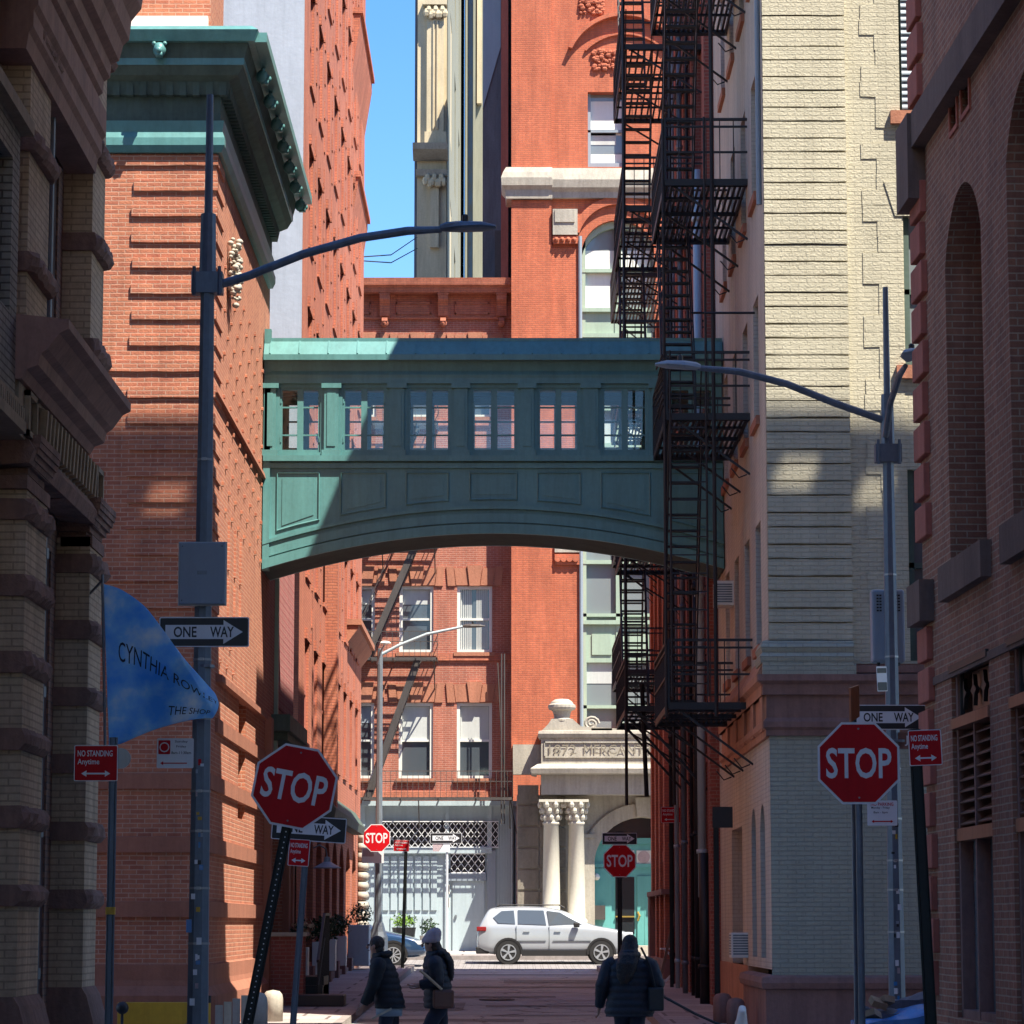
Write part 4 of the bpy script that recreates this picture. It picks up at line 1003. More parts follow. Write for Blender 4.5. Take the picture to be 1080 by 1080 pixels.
M['colstone'] = plain('pale_column_stone', (.55,.52,.43), .75, amt=.15, bump=.1)
column(581.5); column(608); column(735); column(762)
# rusticated stone piers behind the columns and the arch
mb = MB(); zt_ = ez(838)
ai = (ex(626), ex(728)); dcr = mz(858)
FI = Frame(0, YM-.55, 1, 0)
def ix(px): return at(px, 900, YM-.55).x
mb.wall(FI, mx(545), mx(800), .6, ez(838)+.02, [(ix(627), ix(727), .6, at(540,862,YM-.55).z, 1.3)], .5)
part('entrance_wall', mb, M['limestone'], E)
mb = MB()
for i in range(8):
    z = .8 + i*.66
    for a, b_ in ((546,568),(569.5,573),(588,596.5)):
        mb.fbox(FI, ix(a), ix(b_), z, z+.58, 0, .07)
part('rusticated_block', mb, M['roughstone'] if 'roughstone' in M else M['greystone'], E) if False else None
M['greystone'] = plain('weathered_grey_stone', (.24,.215,.175), .9, amt=.35, bump=.4)
part('rusticated_block', mb, M['greystone'], E)
archband(FI, ix(627), ix(727), at(540,862,YM-.55).z, 1.3, .42, .10, 'door_arch', M['limestone'], E)
mb = MB(); mb.fbox(FI, ix(616), ix(627), .7, at(540,882,YM-.5).z, 0, .14); mb.fbox(FI, ix(614), ix(628), at(540,884,YM-.5).z, at(540,880,YM-.5).z, 0, .2); mb.poly(FI, [(ix(672),at(540,862,YM).z),(ix(684),at(540,862,YM).z),(ix(686),at(540,842,YM).z),(ix(670),at(540,842,YM).z)], 0, .2)
part('door_jamb', mb, M['limestone'], E)
FD = Frame(0, YM-.12, 1, 0)
def dx_(px): return at(px, 930, YM-.12).x
def dz_(py): return at(540, py, YM-.12).z
mb = MB(); mb.fbox(FD, dx_(626), dx_(728), .7, dz_(884), -.05, .0); pts = archpts(dx_(627)-.1, dx_(727)+.1, dz_(860), 1.3)
mb.fbox(FD, dx_(626), dx_(728), dz_(890), dz_(884), 0, .1); mb.fbox(FD, dx_(626), dx_(728), dz_(915), dz_(911), 0, .08); mb.fbox(FD, dx_(626), dx_(645), .8, dz_(916), 0, .06); mb.fbox(FD, dx_(708), dx_(728), .8, dz_(916), 0, .06)
dor = part('entrance_door', mb, M['teal'], E)
part('fanlight', MB().poly(FD, [(dx_(627)-.1, dz_(884))]+pts+[(dx_(727)+.1, dz_(884))], -.05, -.02), M['glassdark'], E)
for a, b_ in ((649,669),(689,706)): part('door_pane', MB().fbox(FD, dx_(a), dx_(b_), dz_(985), dz_(925), .0, .02), M['glassdark'], dor)
mb = MB(); mb.fbox(FD, dx_(672), dx_(688), .85, dz_(924), 0, .05); mb.fbox(FD, dx_(679.6), dx_(680.4), .85, dz_(924), .05, .06); part('door_leaf', mb, M['teal'], dor)
M['brass'] = plain('brass', (.62,.45,.12), .3, .7, amt=.1)
mb = MB(); mb.fbox(FD, dx_(649), dx_(669), dz_(967.5), dz_(966), .03, .08); mb.fbox(FD, dx_(689), dx_(706), dz_(967.5), dz_(966), .03, .08)
for px in (672.5, 686): mb.tube([(dx_(px), YM-.2, dz_(962)),(dx_(px)+.05, YM-.27, dz_(966)),(dx_(px), YM-.2, dz_(971))], .035, 6)
part('door_handle', mb, M['brass'], dor)
mb = MB(); mb.fbox(FD, dx_(671.5), dx_(686.5), dz_(911), dz_(897), 0, .03); mb.fbox(FD, dx_(688), dx_(700), dz_(911), dz_(897), 0, .03); mb.fbox(FD, dx_(655), dx_(669), dz_(911), dz_(897), 0, .03); part('notice_panel', mb, M['white'], dor)
mb = MB(); mb.tube([(dx_(679), YM-.15, dz_(904)),(dx_(679), YM-.17, dz_(904))], .19, 20); part('round_emblem', mb, M['faded'] if 'faded' in M else M['beanie'], dor)
mb = MB(); mb.box(dx_(627), dx_(638), YM-.4, YM-.14, dz_(970), dz_(955)); part('letter_box', mb, M['irongrey'], dor)
for px in (629, 697):
    mb = MB(); mb.ball((dx_(px), YM-.35, dz_(925 if px < 650 else 893)), .11); mb.smooth = True; part('globe_light', mb, M['white'], dor)
mb = MB(); mb.box(mx(565), mx(720), YM-2.6, YM-.5, .4, dz_(1001)+.0); mb.box(mx(570), mx(715), YM-2.2, YM-.5, .4, dz_(997)); part('step', mb, M['limestone'], E)

# ================================================================= towers far behind
T1 = thing('cream_stone_tower', 'distant cream stone tower with a fluted pilaster seen in the gap of sky', 'building', (-5, 130, 0))
YT = 118.0; FT = Frame(0, YT, 1, 0)
def tx(px, py=150): return at(px, py, YT).x
def tz(py): return at(540, py, YT).z
mb = MB(); mb.box(tx(440), tx(471), YT, YT+14, 0, 62); part('wall', mb, M['cream'], T1)
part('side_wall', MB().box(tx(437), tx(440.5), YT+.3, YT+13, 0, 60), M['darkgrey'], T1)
mb = MB(); mb.fbox(FT, tx(450), tx(468), tz(158)+.02, tz(20), 0, .25); mb.fbox(FT, tx(448), tx(471), tz(158), tz(141), 0, .35)
mb.fbox(FT, tx(454), tx(463), tz(262), tz(190), 0, .22); mb.fbox(FT, tx(446), tx(471), tz(8)-.0, tz(2), 0, .45)
for px in (456.5, 460.5): mb.fbox(FT, tx(px), tx(px+1.5), tz(138), tz(24), .25, .32)
part('pilaster', mb, M['cream'], T1)
mb = MB(); mb.prof(FT, tx(436), tx(472.5), [(0,tz(170)),(.3,tz(170)),(.9,tz(163)),(1.0,tz(157)),(0,tz(156))]); mb.prof(FT, tx(439), tx(472), [(0,tz(187)),(.3,tz(187)),(.4,tz(181)),(0,tz(180))]); part('cornice', mb, M['limestone'], T1)
mb = MB()
for px, py in ((459,16),(458.5,193)):
    for i in range(9):
        a = i*.7; mb.ball((tx(px)+(-.35+.09*i), YT-.35, tz(py)+.12*math.sin(i*2)), .13, 1, 1, 1.5, 6, 4)
part('capital', mb, M['cream'], T1)
part('frieze', MB().box(tx(437), tx(470.5), YT+1, YT+2, tz(290), tz(262)), M['brickLtan'], T1)
T2 = thing('olive_rendered_tower', 'distant olive grey tower with deep side windows beside the cream one', 'building', (-2, 120, 0))
xT = tx(471.5)
FT2 = Frame(xT, 0, 0, 1)
hs = [(Y, Y+3.2, z, z+5.5) for Y in (124, 133, 143) for z in range(18, 62, 8)]
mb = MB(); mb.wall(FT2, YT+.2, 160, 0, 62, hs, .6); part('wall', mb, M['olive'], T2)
for h in hs: part('window', MB().box(xT-.6, xT-.5, h[0], h[1], h[2], h[3]), M['glassblue'], T2)
T3 = thing('grey_ribbed_tower', 'distant pale grey ribbed tower with a vertical window strip', 'building', (-2, 165, 0))
YU = 150.0
def ux(px): return at(px, 150, YU).x
mb = MB(); mb.box(ux(490), ux(540), YU, YU+10, 0, 80); mb.box(ux(491), ux(493), YU-.5, YU, 0, 80); mb.box(ux(499), ux(501.5), YU-.5, YU, 0, 80); part('wall', mb, M['olive'], T3)
part('window', MB().box(ux(493.5), ux(498.5), YU-.1, YU, 0, 80), M['glassblue'], T3)
part('corner_pier', MB().box(ux(503), ux(508), YU-.4, YU, at(500,111,YU).z, 80), M['cream'], T3)
T4 = thing('dark_grey_party_wall_building', 'dark grey textured party wall rising behind the walk-up beside the red tower', 'building', (-1, 112, 0))
Yv = 108.0
def vx(px): return at(px, 200, Yv).x
mb = MB(); mb.box(vx(509), vx(541), Yv, Yv+12, 0, at(520,-80,Yv).z); part('wall', mb, M['darkgrey'], T4)
part('chimney', MB().box(vx(522), vx(533), Yv-.6, Yv-.1, 0, at(520,247,Yv).z), M['irongrey'], T4)
part('side_strip', MB().box(vx(528.5), vx(536), Yv-1, Yv-.02, 0, at(520,-80,Yv).z), M['brownstoneR'], T4)
T4b = part('raised_parapet', MB().poly(Frame(0,Yv-.03,1,0), [(vx(509),at(509,115,Yv).z),(vx(528),at(528,50,Yv).z),(vx(528),at(528,-80,Yv).z),(vx(509),at(509,-80,Yv).z)], -.0, .02), M['boxgrey'], T4)
# ================================================================= dark corner building, left, near side of the cross street
XD = -4.28
FL = Frame(XD, 0, 0, 1)
L = thing('buff_and_brownstone_building', 'shaded buff brick and brownstone building with rough banded piers and a maroon shopfront', 'building', (XD-4, 20, 0))
LH = 13.5
mb = MB(); mb.wall(Frame(XD-.34,0,0,1), -30, 31.75, 0, LH, [(28.0,30.5,0.5,5.4),(28.1,30.5,7.1,9.9),(23.2,25.6,7.6,12)], .3)
mb.wall(Frame(0,31.75,-1,0), -XD+.34, 22, 0, LH); mb.face([(-22,-30,LH),(XD-.34,-30,LH),(XD-.34,31.75,LH),(-22,31.75,LH)])
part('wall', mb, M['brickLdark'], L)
mb = MB()
for y0, y1 in ((30.85,31.78),(26.75,27.95)):
    mb.box(XD-.36, XD, y0, y1, 1.05, 5.6); mb.box(XD-.36, XD-.04, y0, y1, 6.9, LH-.1)
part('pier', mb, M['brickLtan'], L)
def roughband(y0, y1, z, h, o):
    mb = MB(); rn = random.Random(int(z*100+y0)); n = 14
    Ys = [y0-.07 + (y1-y0+.12)*i/n for i in range(n+1)]
    rings = []
    for Y in Ys:
        j = rn.uniform(-.018,.018); e = -.05 if Y in (Ys[0], Ys[-1]) else 0
        o_ = o*.6; rings.append([(XD-.40,Y,z-h/2),(XD+o*.4+j+e,Y,z-h/2),(XD+o+j+e,Y,z-h*.22+j),(XD+o*1.05-j+e,Y,z+h*.2),(XD+o*.6+j+e,Y,z+h/2+j*.4),(XD-.40,Y,z+h/2)])
    m = len(mb.v)
    for r_ in rings: mb.v += r_
    for i in range(n):
        for k in range(6): kk = (k+1)%6; mb.f.append((m+i*6+k, m+(i+1)*6+k, m+(i+1)*6+kk, m+i*6+kk))
    mb.f.append(tuple(m+k for k in range(6))); mb.f.append(tuple(m+n*6+5-k for k in range(6)))
    return mb
allb = MB()
for y0, y1 in ((30.85,31.78),(26.75,27.95)):
    for k in range(6):
        q = roughband(y0, y1, 1.95+k*.675, .19, .085); m = len(allb.v); allb.v += q.v; allb.f += [tuple(i+m for i in f) for f in q.f]
    for z in (7.65, 8.75, 9.75, 10.9, 12):
        q = roughband(y0, y1, z-.1, .18, .065); m = len(allb.v); allb.v += q.v; allb.f += [tuple(i+m for i in f) for f in q.f]
part('rough_stone_band', allb, M['rock'], L)
mb = MB()
for y0, y1 in ((30.8,31.83),(26.6,28.05),(18,19)):
    mb.prof(FL, y0, y1, [(-.4,0),(.12,0),(.12,.75),(.05,1.0),(0,1.08),(-.4,1.08)])
    mb.box(XD-.3, XD+.02, y0+.05, y1-.05, 5.5, 5.62)
part('pier_base', mb, M['rock'], L)
mb = MB()
for yc in (27.35, 31.35):
    for k in range(7):
        r_ = .30 + .16*math.sin(min(1,k/5)*1.5); mb.box(XD-.35, XD-.05+.17*math.sin(k/6*1.5), yc-r_-.15, yc+r_+.1, 5.6+k*.055, 5.66+k*.055)
part('capital', mb, M['rock'], L)
# shop cornice with frieze
mb = MB(); mb.prof(FL, 26.1, 30.45, [(-.3,6.38),(.04,6.38),(.08,6.46),(.18,6.50),(.20,6.60),(.26,6.64),(.36,6.78),(.44,6.82),(.44,6.90),(-.3,6.98)]); part('shop_cornice', mb, M['browncornice'], L)
mb = MB(); mb.prof(FL, 26.2, 31.6, [(-.3,5.92),(.0,5.92),(.0,6.38),(-.3,6.38)])
for i in range(16): mb.prof(FL, 27.3+i*.22, 27.38+i*.22, [(-.02,5.96),(.07,5.98),(.09,6.3),(-.02,6.34)])
for y0 in (26.5, 30.95):
    mb.box(XD, XD+.05, y0, y0+.5, 6.30, 6.35); mb.box(XD, XD+.05, y0, y0+.5, 5.95, 6.0); mb.box(XD, XD+.05, y0, y0+.06, 5.95, 6.35); mb.box(XD, XD+.05, y0+.44, y0+.5, 5.95, 6.35)
part('frieze', mb, M['buffstone'], L)
mb = MB()
for i in range(12):
    a = i/12; y0 = 26.6+a*4.6; mb.prof(FL, y0, y0+.39, [(-.3,5.70+.06*abs(math.sin(a*6.3))),(.04,5.72),(.08,5.84),(.03,5.93),(-.3,5.93)])
part('carved_architrave', mb, M['rock'], L)
# maroon shopfront and upper windows
for z0, z1, nm in ((.5,5.4,'shopfront'),(7.1,9.9,'window')):
    mb = MB(); x = XD-.52
    mb.box(x, x+.24, 28.0, 28.5, z0, z1); mb.box(x, x+.10, 28.9, 29.0, z0, z1); mb.box(x, x+.16, 30.1, 30.5, z0, z1); mb.box(x, x+.12, 28, 30.5, z1-.2, z1); mb.box(x, x+.12, 28, 30.5, z0, z0+.3); mb.box(x, x+.1, 28, 30.5, (z0+z1)/2, (z0+z1)/2+.1)
    fr = part(nm, mb, M['darkpaint'], L); part('pane', MB().box(x-.06, x, 28, 30.5, z0, z1), M['glassblue'], fr)
mb = MB(); mb.tube([(XD-.12,28.55,0.3),(XD-.12,28.55,10)], .035, 8); z = 1.2
while z < 9: mb.tube([(XD-.12,28.55,z),(XD-.12,28.55,z+.1)], .055, 8); z += 1.3
part('conduit', mb, M['steel'], L)
# main cornice
mb = MB(); mb.prof(FL, -30, 30.6, [(-.3,10.0),(.02,10.0),(.03,10.12),(.08,10.16),(.09,10.28),(.15,10.32),(.16,10.46),(.24,10.50),(.28,10.66),(.34,10.72),(.36,10.92),(.46,11.05),(.48,11.2),(-.3,11.3)])
part('main_cornice', mb, M['browncornice'], L)
mb = MB(); mb.prof(FL, 26.2, 30.75, [(-.3,9.35),(.0,9.35),(.02,9.5),(.06,9.55),(.06,9.7),(.10,9.75),(.10,10.0),(-.3,10.0)]); part('window_head', mb, M['browncornice'], L)
# whitewashed brick bay nearer the camera
mb = MB(); mb.wall(Frame(XD-.02,0,0,1), 12, 26.12, 6.15, 8.55, [(24.9,25.75,6.9,8.25),(22.4,23.6,6.9,8.25)], .3); mb.box(XD-.35, XD-.03, 26.0, 26.1, 6.15, 8.55); part('whitewashed_bay', mb, M['brickLwhite'], L)
mb = MB()
for i in range(60): mb.box(XD-.02, XD+.05, 20+i*.105, 20.055+i*.105, 6.0, 6.14)
mb.box(XD-.3, XD+.08, 12, 26.15, 5.9, 6.0); mb.box(XD-.3, XD+.04, 12, 26.15, 6.14, 6.18); mb.box(XD-.3, XD+.09, 12, 26.2, 8.55, 8.67); part('dentil_course', mb, M['buffstone'], L)
part('pane', MB().box(XD-.34, XD-.3, 22.3, 25.9, 6.8, 8.3), M['glassdark'], L)
mb = MB(); mb.box(XD-.5, XD-.34, 25.45, 25.6, 7.6, 12); mb.box(XD-.5, XD-.34, 23.2, 23.35, 7.6, 12); mb.box(XD-.5,XD-.36,23.2,25.6,9.9,10.0); fr = part('window', mb, M['browncornice'], L)
part('pane', MB().box(XD-.56, XD-.5, 23.2, 25.6, 7.6, 12), M['glasssky'], fr)
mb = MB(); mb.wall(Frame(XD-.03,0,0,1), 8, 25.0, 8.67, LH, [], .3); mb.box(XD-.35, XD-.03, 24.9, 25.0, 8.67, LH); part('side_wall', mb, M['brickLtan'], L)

# ================================================================= dark red brick warehouse, right, near side of the cross street
RX, RY = 4.25, 31.5
FR = Frame(RX, RY, .03, -1)
W = thing('dark_brick_warehouse', 'dark brown brick warehouse with arched niches and projecting red corner stones', 'building', (12, 20, 0))
RH = 42.9
def rp(px, py, n=0): return FR.pix(px, py, n)
n1a, n1b = rp(999, 400)[0], rp(1037.5, 400)[0]; n2a = rp(1066, 400)[0]; n2b = n2a + 2.0
zs1 = rp(1003, 597)[1]; zcr = rp(1026, 178)[1]; rise1 = .60
la, lb = rp(1005, 800)[0], rp(1045, 800)[0]
zl0 = rp(1005, 1072)[1]; zl1 = rp(1040, 690)[1]
l2a = rp(1067, 800)[0]; l2b = l2a + 1.9
va = [(rp(1003,120)[0], rp(1010,120)[0]), (rp(1015,100)[0], rp(1023,100)[0])]; vz = (rp(1006,136)[1], rp(1008,100)[1])
holes = [(n1a,n1b,zs1,zcr,rise1), (n2a,n2b,zs1,zcr+.25,.6), (la,lb,zl0,zl1), (l2a,l2b,zl0,zl1)] + [(a,b_,vz[0],vz[1]) for a, b_ in va] + [(n1a,n1b,zcr+3.2,zcr+6.5)]
mb = MB(); mb.wall(FR, 0, 42, 0, RH-2, holes, .5)
mb.box(RX+.01, 32, RY-.35, RY, 0, RH-2); mb.face([(RX,RY,RH-2),(32,RY,RH-2),(32,-10,RH-2),(RX+1,-10,RH-2)])
mb.wall(Frame(32,0,0,1), -10, RY, 0, RH-2)
part('wall', mb, M['brickR'], W)
mb = MB(); mb.wall(Frame(0,RY,-1,0), -32, -RX, RH-2, RH, [(-8.75,-8.1,RH-1.3,RH-.85),(-18.0,-17.35,RH-1.15,RH-.65),(-19.2,-18.65,RH-1.2,RH-.72),(-27,-26.4,RH-1.2,RH-.7)], .10); part('sun_spot_parapet', mb, M['brickR'], W)  # unseen parapet, its openings added to throw sun spots on the walls opposite
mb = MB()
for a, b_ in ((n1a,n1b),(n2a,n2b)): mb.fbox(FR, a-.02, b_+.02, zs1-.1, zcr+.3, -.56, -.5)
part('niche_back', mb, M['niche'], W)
mb = MB(); z = 1.0; k = 0
zq = rp(975, 640)[1]
while z < 12:
    if not (zq-.25 < z < zq+.35):
        mb.fbox(FR, -.05, (.62 if k % 2 else .54), z, z+.34, -.3, .065)
    z += .42; k += 1
part('corner_stone', mb, M['brownstoneR'], W, bevel=.012)
zc1 = rp(983, 170)[1]
mb = MB(); mb.fbox(FR, -.14, .66, zq-.2, zq+.22, -.3, .15); mb.fbox(FR, -.14, 25, zc1+.25, zc1+.62, -.02, .14); mb.fbox(FR, -.16, .60, zc1-.28, zc1+.62, -.3, .18); mb.fbox(FR, -.12, 25, rp(975,724)[1]-.04, rp(975,724)[1]+.04, -.02, .02)
for a, b_ in ((n1a,n1b),(n2a,n2b)): mb.fbox(FR, a-.18, b_+.18, zs1-.34, zs1, -.32, .10)
part('stone_band', mb, M['darkstone'], W)
mb = MB(); 
for a, b_ in va: 
    for q in ((a-.05,a),(b_,b_+.05)): mb.fbox(FR, q[0], q[1], vz[0]-.05, vz[1]+.05, -.1, .02)
    mb.fbox(FR, a, b_, vz[0]-.05, vz[0], -.1, .02)
part('vent_surround', mb, M['brownstoneR'], W)
part('vent_back', MB().fbox(FR, va[0][0]-.05, va[1][1]+.05, vz[0], vz[1], -.36, -.3), M['black'], W)
part('upper_window', MB().fbox(FR, n1a, n1b, zcr+3.2, zcr+6.5, -.36, -.3), M['glassblue'], W)
for wi, (a, b_) in enumerate(((la, lb), (l2a, l2b))):
    zg1 = rp(1005, 800+0)[1]; zgr = zl1-.48; zlv = rp(1020, 872)[1]; m_ = (a+b_)/2
    mb = MB(); mb.fbox(FR, a, a+.10, zl0, zl1, -.22, -.04); mb.fbox(FR, b_-.06, b_, zl0, zl1, -.22, -.04); mb.fbox(FR, m_-.025, m_+.025, zl0, zgr, -.2, -.03); mb.fbox(FR, a, b_, zl0, zl0+.08, -.2, -.04)
    fr = part('window', mb, M['brownstone'], W)
    part('pane', MB().fbox(FR, a+.1, b_-.06, zl0+.08, zlv, -.2, -.16), M['glasssky'], fr)
    mb = MB(); mb.fbox(FR, a, b_, zgr-.10, zgr, -.2, .02); mb.fbox(FR, a, b_, zlv-.12, zlv, -.2, -.02); z = zlv+.03
    while z < zgr-.14: mb.prof(FR, a+.1, b_-.06, [(-.16,z+.06),(-.05,z),(-.04,z+.012),(-.15,z+.075)]); z += .105
    part('louvre', mb, M['copper'], fr)
    part('louvre_back', MB().fbox(FR, a, b_, zlv, zl1, -.3, -.24), M['black'], fr)
    part('grille_panel', MB().fbox(FR, a+.3, b_-.06, zgr, zl1-.04, -.18, -.15), M['copper'], fr)
    mb = MB()
    for i in range(4):
        u = a+.2+i*(b_-a-.3)/3.2; z = (zgr+zl1)/2
        pts = [(u+(.15 if j%2==0 else .06)*math.sin(j*math.pi/4), z+(.15 if j%2==0 else .06)*math.cos(j*math.pi/4)) for j in range(8)]
        mb.poly(FR, pts, -.12, -.08)
    for i in range(5): mb.fbox(FR, a+.02+i*.03, a+.035+i*.03, zgr, zl1, -.1, -.06)
    mb.fbox(FR, a, b_, zl1-.03, zl1+.04, -.1, .03); mb.fbox(FR, a, b_, zgr, zgr+.03, -.1, -.05)
    part('iron_grille', mb, M['iron'], fr)
# third storey bracket iron on the right edge
# ================================================================= fire escapes
def fire_escape(name, label, Y0, Y1, dep, levels, lane=.62, group=None, ladder=None, wallx=XR, slat=.085, stairdir=1, top=True, bal=.18):
    root = thing(name, label, 'fire escape', (wallx-dep/2, (Y0+Y1)/2, levels[0]-.05), group=group)
    xo = wallx-dep
    for i, z in enumerate(levels):
        mb = MB(); s_ = xo+.03
        while s_ < wallx-.04:
            mb.box(s_, s_+.038, Y0, Y1, z-.02, z+.012); s_ += slat
        for Y in (Y0, Y1): mb.box(xo, wallx, Y-.012, Y+.012, z-.09, z+.02)
        n = max(2, int((Y1-Y0)/1.0))
        for k in range(1, n): mb.box(xo, wallx, Y0+(Y1-Y0)*k/n-.02, Y0+(Y1-Y0)*k/n+.02, z-.06, z-.02)
        for x in (xo, wallx-.03): mb.box(x-.012, x+.012, Y0, Y1, z-.09, z+.02)
        p = part('platform', mb, M['iron'], root)
        mb = MB(); t_ = .016
        for h in (.46, .88, 1.0):
            tt = t_*(1.3 if h > .9 else 1)
            mb.box(xo-tt, xo+tt, Y0, Y1, z+h-tt, z+h+tt)
            for Y in (Y0, Y1): mb.box(xo, wallx+.0, Y-tt, Y+tt, z+h-tt, z+h+tt)
        k = int((Y1-Y0)/bal)
        for j in range(k+1): Y = Y0+(Y1-Y0)*j/k; w_ = .02 if j in (0, k) else .008; mb.box(xo-w_, xo+w_, Y-w_, Y+w_, z, z+1.0)
        k = max(3, int(dep/.19))
        for Y in (Y0, Y1):
            for j in range(1, k): x = xo+(wallx-xo)*j/k; mb.box(x-.008, x+.008, Y-.008, Y+.008, z, z+1.0)
        part('railing', mb, M['iron'], root)
        mb = MB()
        for Y in (Y0+.1, (Y0+Y1)/2, Y1-.1):
            mb.bar((xo+.15, Y, z-.08), (wallx, Y, z-.95), .035); mb.bar((xo+.1, Y, z-.07), (wallx, Y, z-.07), .035)
            mb.tube([(wallx-.05, Y, z-.95),(wallx-.18, Y, z-1.0),(wallx-.3, Y, z-.85)], .012, 5)
        part('bracket', mb, M['iron'], root)
        if i+1 < len(levels):
            z2 = levels[i+1]; d = stairdir if i % 2 == 0 else -stairdir
            ya, yb = (Y0+.35, Y1-.35) if d > 0 else (Y1-.35, Y0+.35)
            ya = yb - (1 if d > 0 else -1)*min(abs(yb-ya), (z2-z)*.55)
            mb = MB(); x0, x1 = xo+.06, xo+.06+lane-.1
            for x in (x0, x1):
                mb.poly(Frame(x,0,0,1), [(ya,z-.0),(ya+(.18 if d>0 else -.18),z),(yb+(.18 if d>0 else -.18),z2),(yb,z2)], -.012, .012)
                mb.bar((x,ya,z+.85),(x,yb,z2+.85), .022); mb.bar((x,ya,z),(x,ya,z+.85), .022)
            ns = int((z2-z)/.23)
            for k in range(1, ns):
                f = k/ns; mb.box(x0, x1, ya+(yb-ya)*f-.01, ya+(yb-ya)*f+.15, z+(z2-z)*f-.015, z+(z2-z)*f+.015)
            part('stair', mb, M['iron'], root)
    return root
lv1 = [at(760,742,48).z, at(760,437,48).z, at(760,190,48).z]; lv1.append(lv1[2]+3.75)
xo1 = at(703,437,48).x
F1 = fire_escape('fire_escape', 'black iron fire escape on the cream building in front of the bridge', 48, 52.3, XR-xo1, lv1, group='iron fire escapes on the right of the lane', stairdir=-1)
mb = MB()
for x in (xo1+.05, xo1+.62):
    mb.tube([(x,47.85,lv1[0]+.1),(x,47.85,lv1[1]+1.0)], .02, 6); mb.tube([(x,47.85,lv1[1]+1.0),(x,47.85,lv1[2]+1)], .022, 6) if x > xo1+.3 else None
z = lv1[0]+.3
while z < lv1[1]: mb.bar((xo1+.05,47.85,z),(xo1+.62,47.85,z), .02); z += .29
mb.tube([(xo1-.03,48.0,lv1[0]-.2),(xo1-.03,48.0,lv1[2]+1.0)], .03, 6); mb.tube([(xo1+.75,48.0,lv1[0]-.2),(xo1+.75,48.0,lv1[3]+1.0)], .035, 6)
part('ladder', mb, M['iron'], F1)
mb = MB()
for i in range(9):
    a = i/8; mb.tube([(xo1-.06+.0*i, 47.9+.0, lv1[1]+.95-.10*i+0),(xo1-.14+.04*math.sin(i), 48.4, lv1[1]+.80-.10*i)], .014, 5)
part('guard_basket', mb, M['iron'], F1)
zf2 = at(655,748,60).z
F2 = fire_escape('fire_escape', 'black iron fire escape with steep stairs just past the bridge', 59.3, 65.0, XR-at(660,748,60).x, [zf2+3.3*i for i in range(6)], group='iron fire escapes on the right of the lane', stairdir=1, slat=.13, bal=.30)
mb = MB(); xo2 = at(660,748,60).x
for z in (zf2-.1,): 
    for Y in (59.5, 62, 64.5): mb.bar((xo2+.2,Y,z),(XR,Y,z-1.5), .05)
for x in (xo2-.02, xo2+.9): mb.tube([(x,59.25,zf2-1.9),(x,59.25,zf2+21)], .035, 6)
mb.tube([(xo2+.4,60,zf2-1.7),(xo2+.3,59.6,zf2+.5)], .05, 6); part('post', mb, M['iron'], F2)
zf3 = at(680,705,72).z
FB_ = thing('unseen_bounce_building', None, None, (-22, 4, 0), kind='structure')  # unseen pale building, added to bounce warm sunlight onto the right-hand walls
mb = MB(); mb.wall(Frame(-16,0,0,1), -20, 27.5, 0, 38, [(y_, y_+1.3, z_, z_+2) for y_ in range(-18, 26, 3) for z_ in range(3, 36, 4)], .2); mb.box(-28, -16.3, -20, 27.5, 0, 38)
part('wall', mb, M['limestone'], FB_)
F3 = fire_escape('fire_escape', 'black iron fire escape on the farthest red brick lane building', 72.5, 78.3, 1.2, [zf3+3.2*i for i in range(4)], group='iron fire escapes on the right of the lane', stairdir=-1)
mb = MB()
for Y in (46.6, 50.5): mb.tube([(XR-.02,Y,at(790,330,Y).z),(XR-.8,Y,at(790,330,Y).z)], .02, 6)
part('wall_bracket', mb, M['iron'], F1)
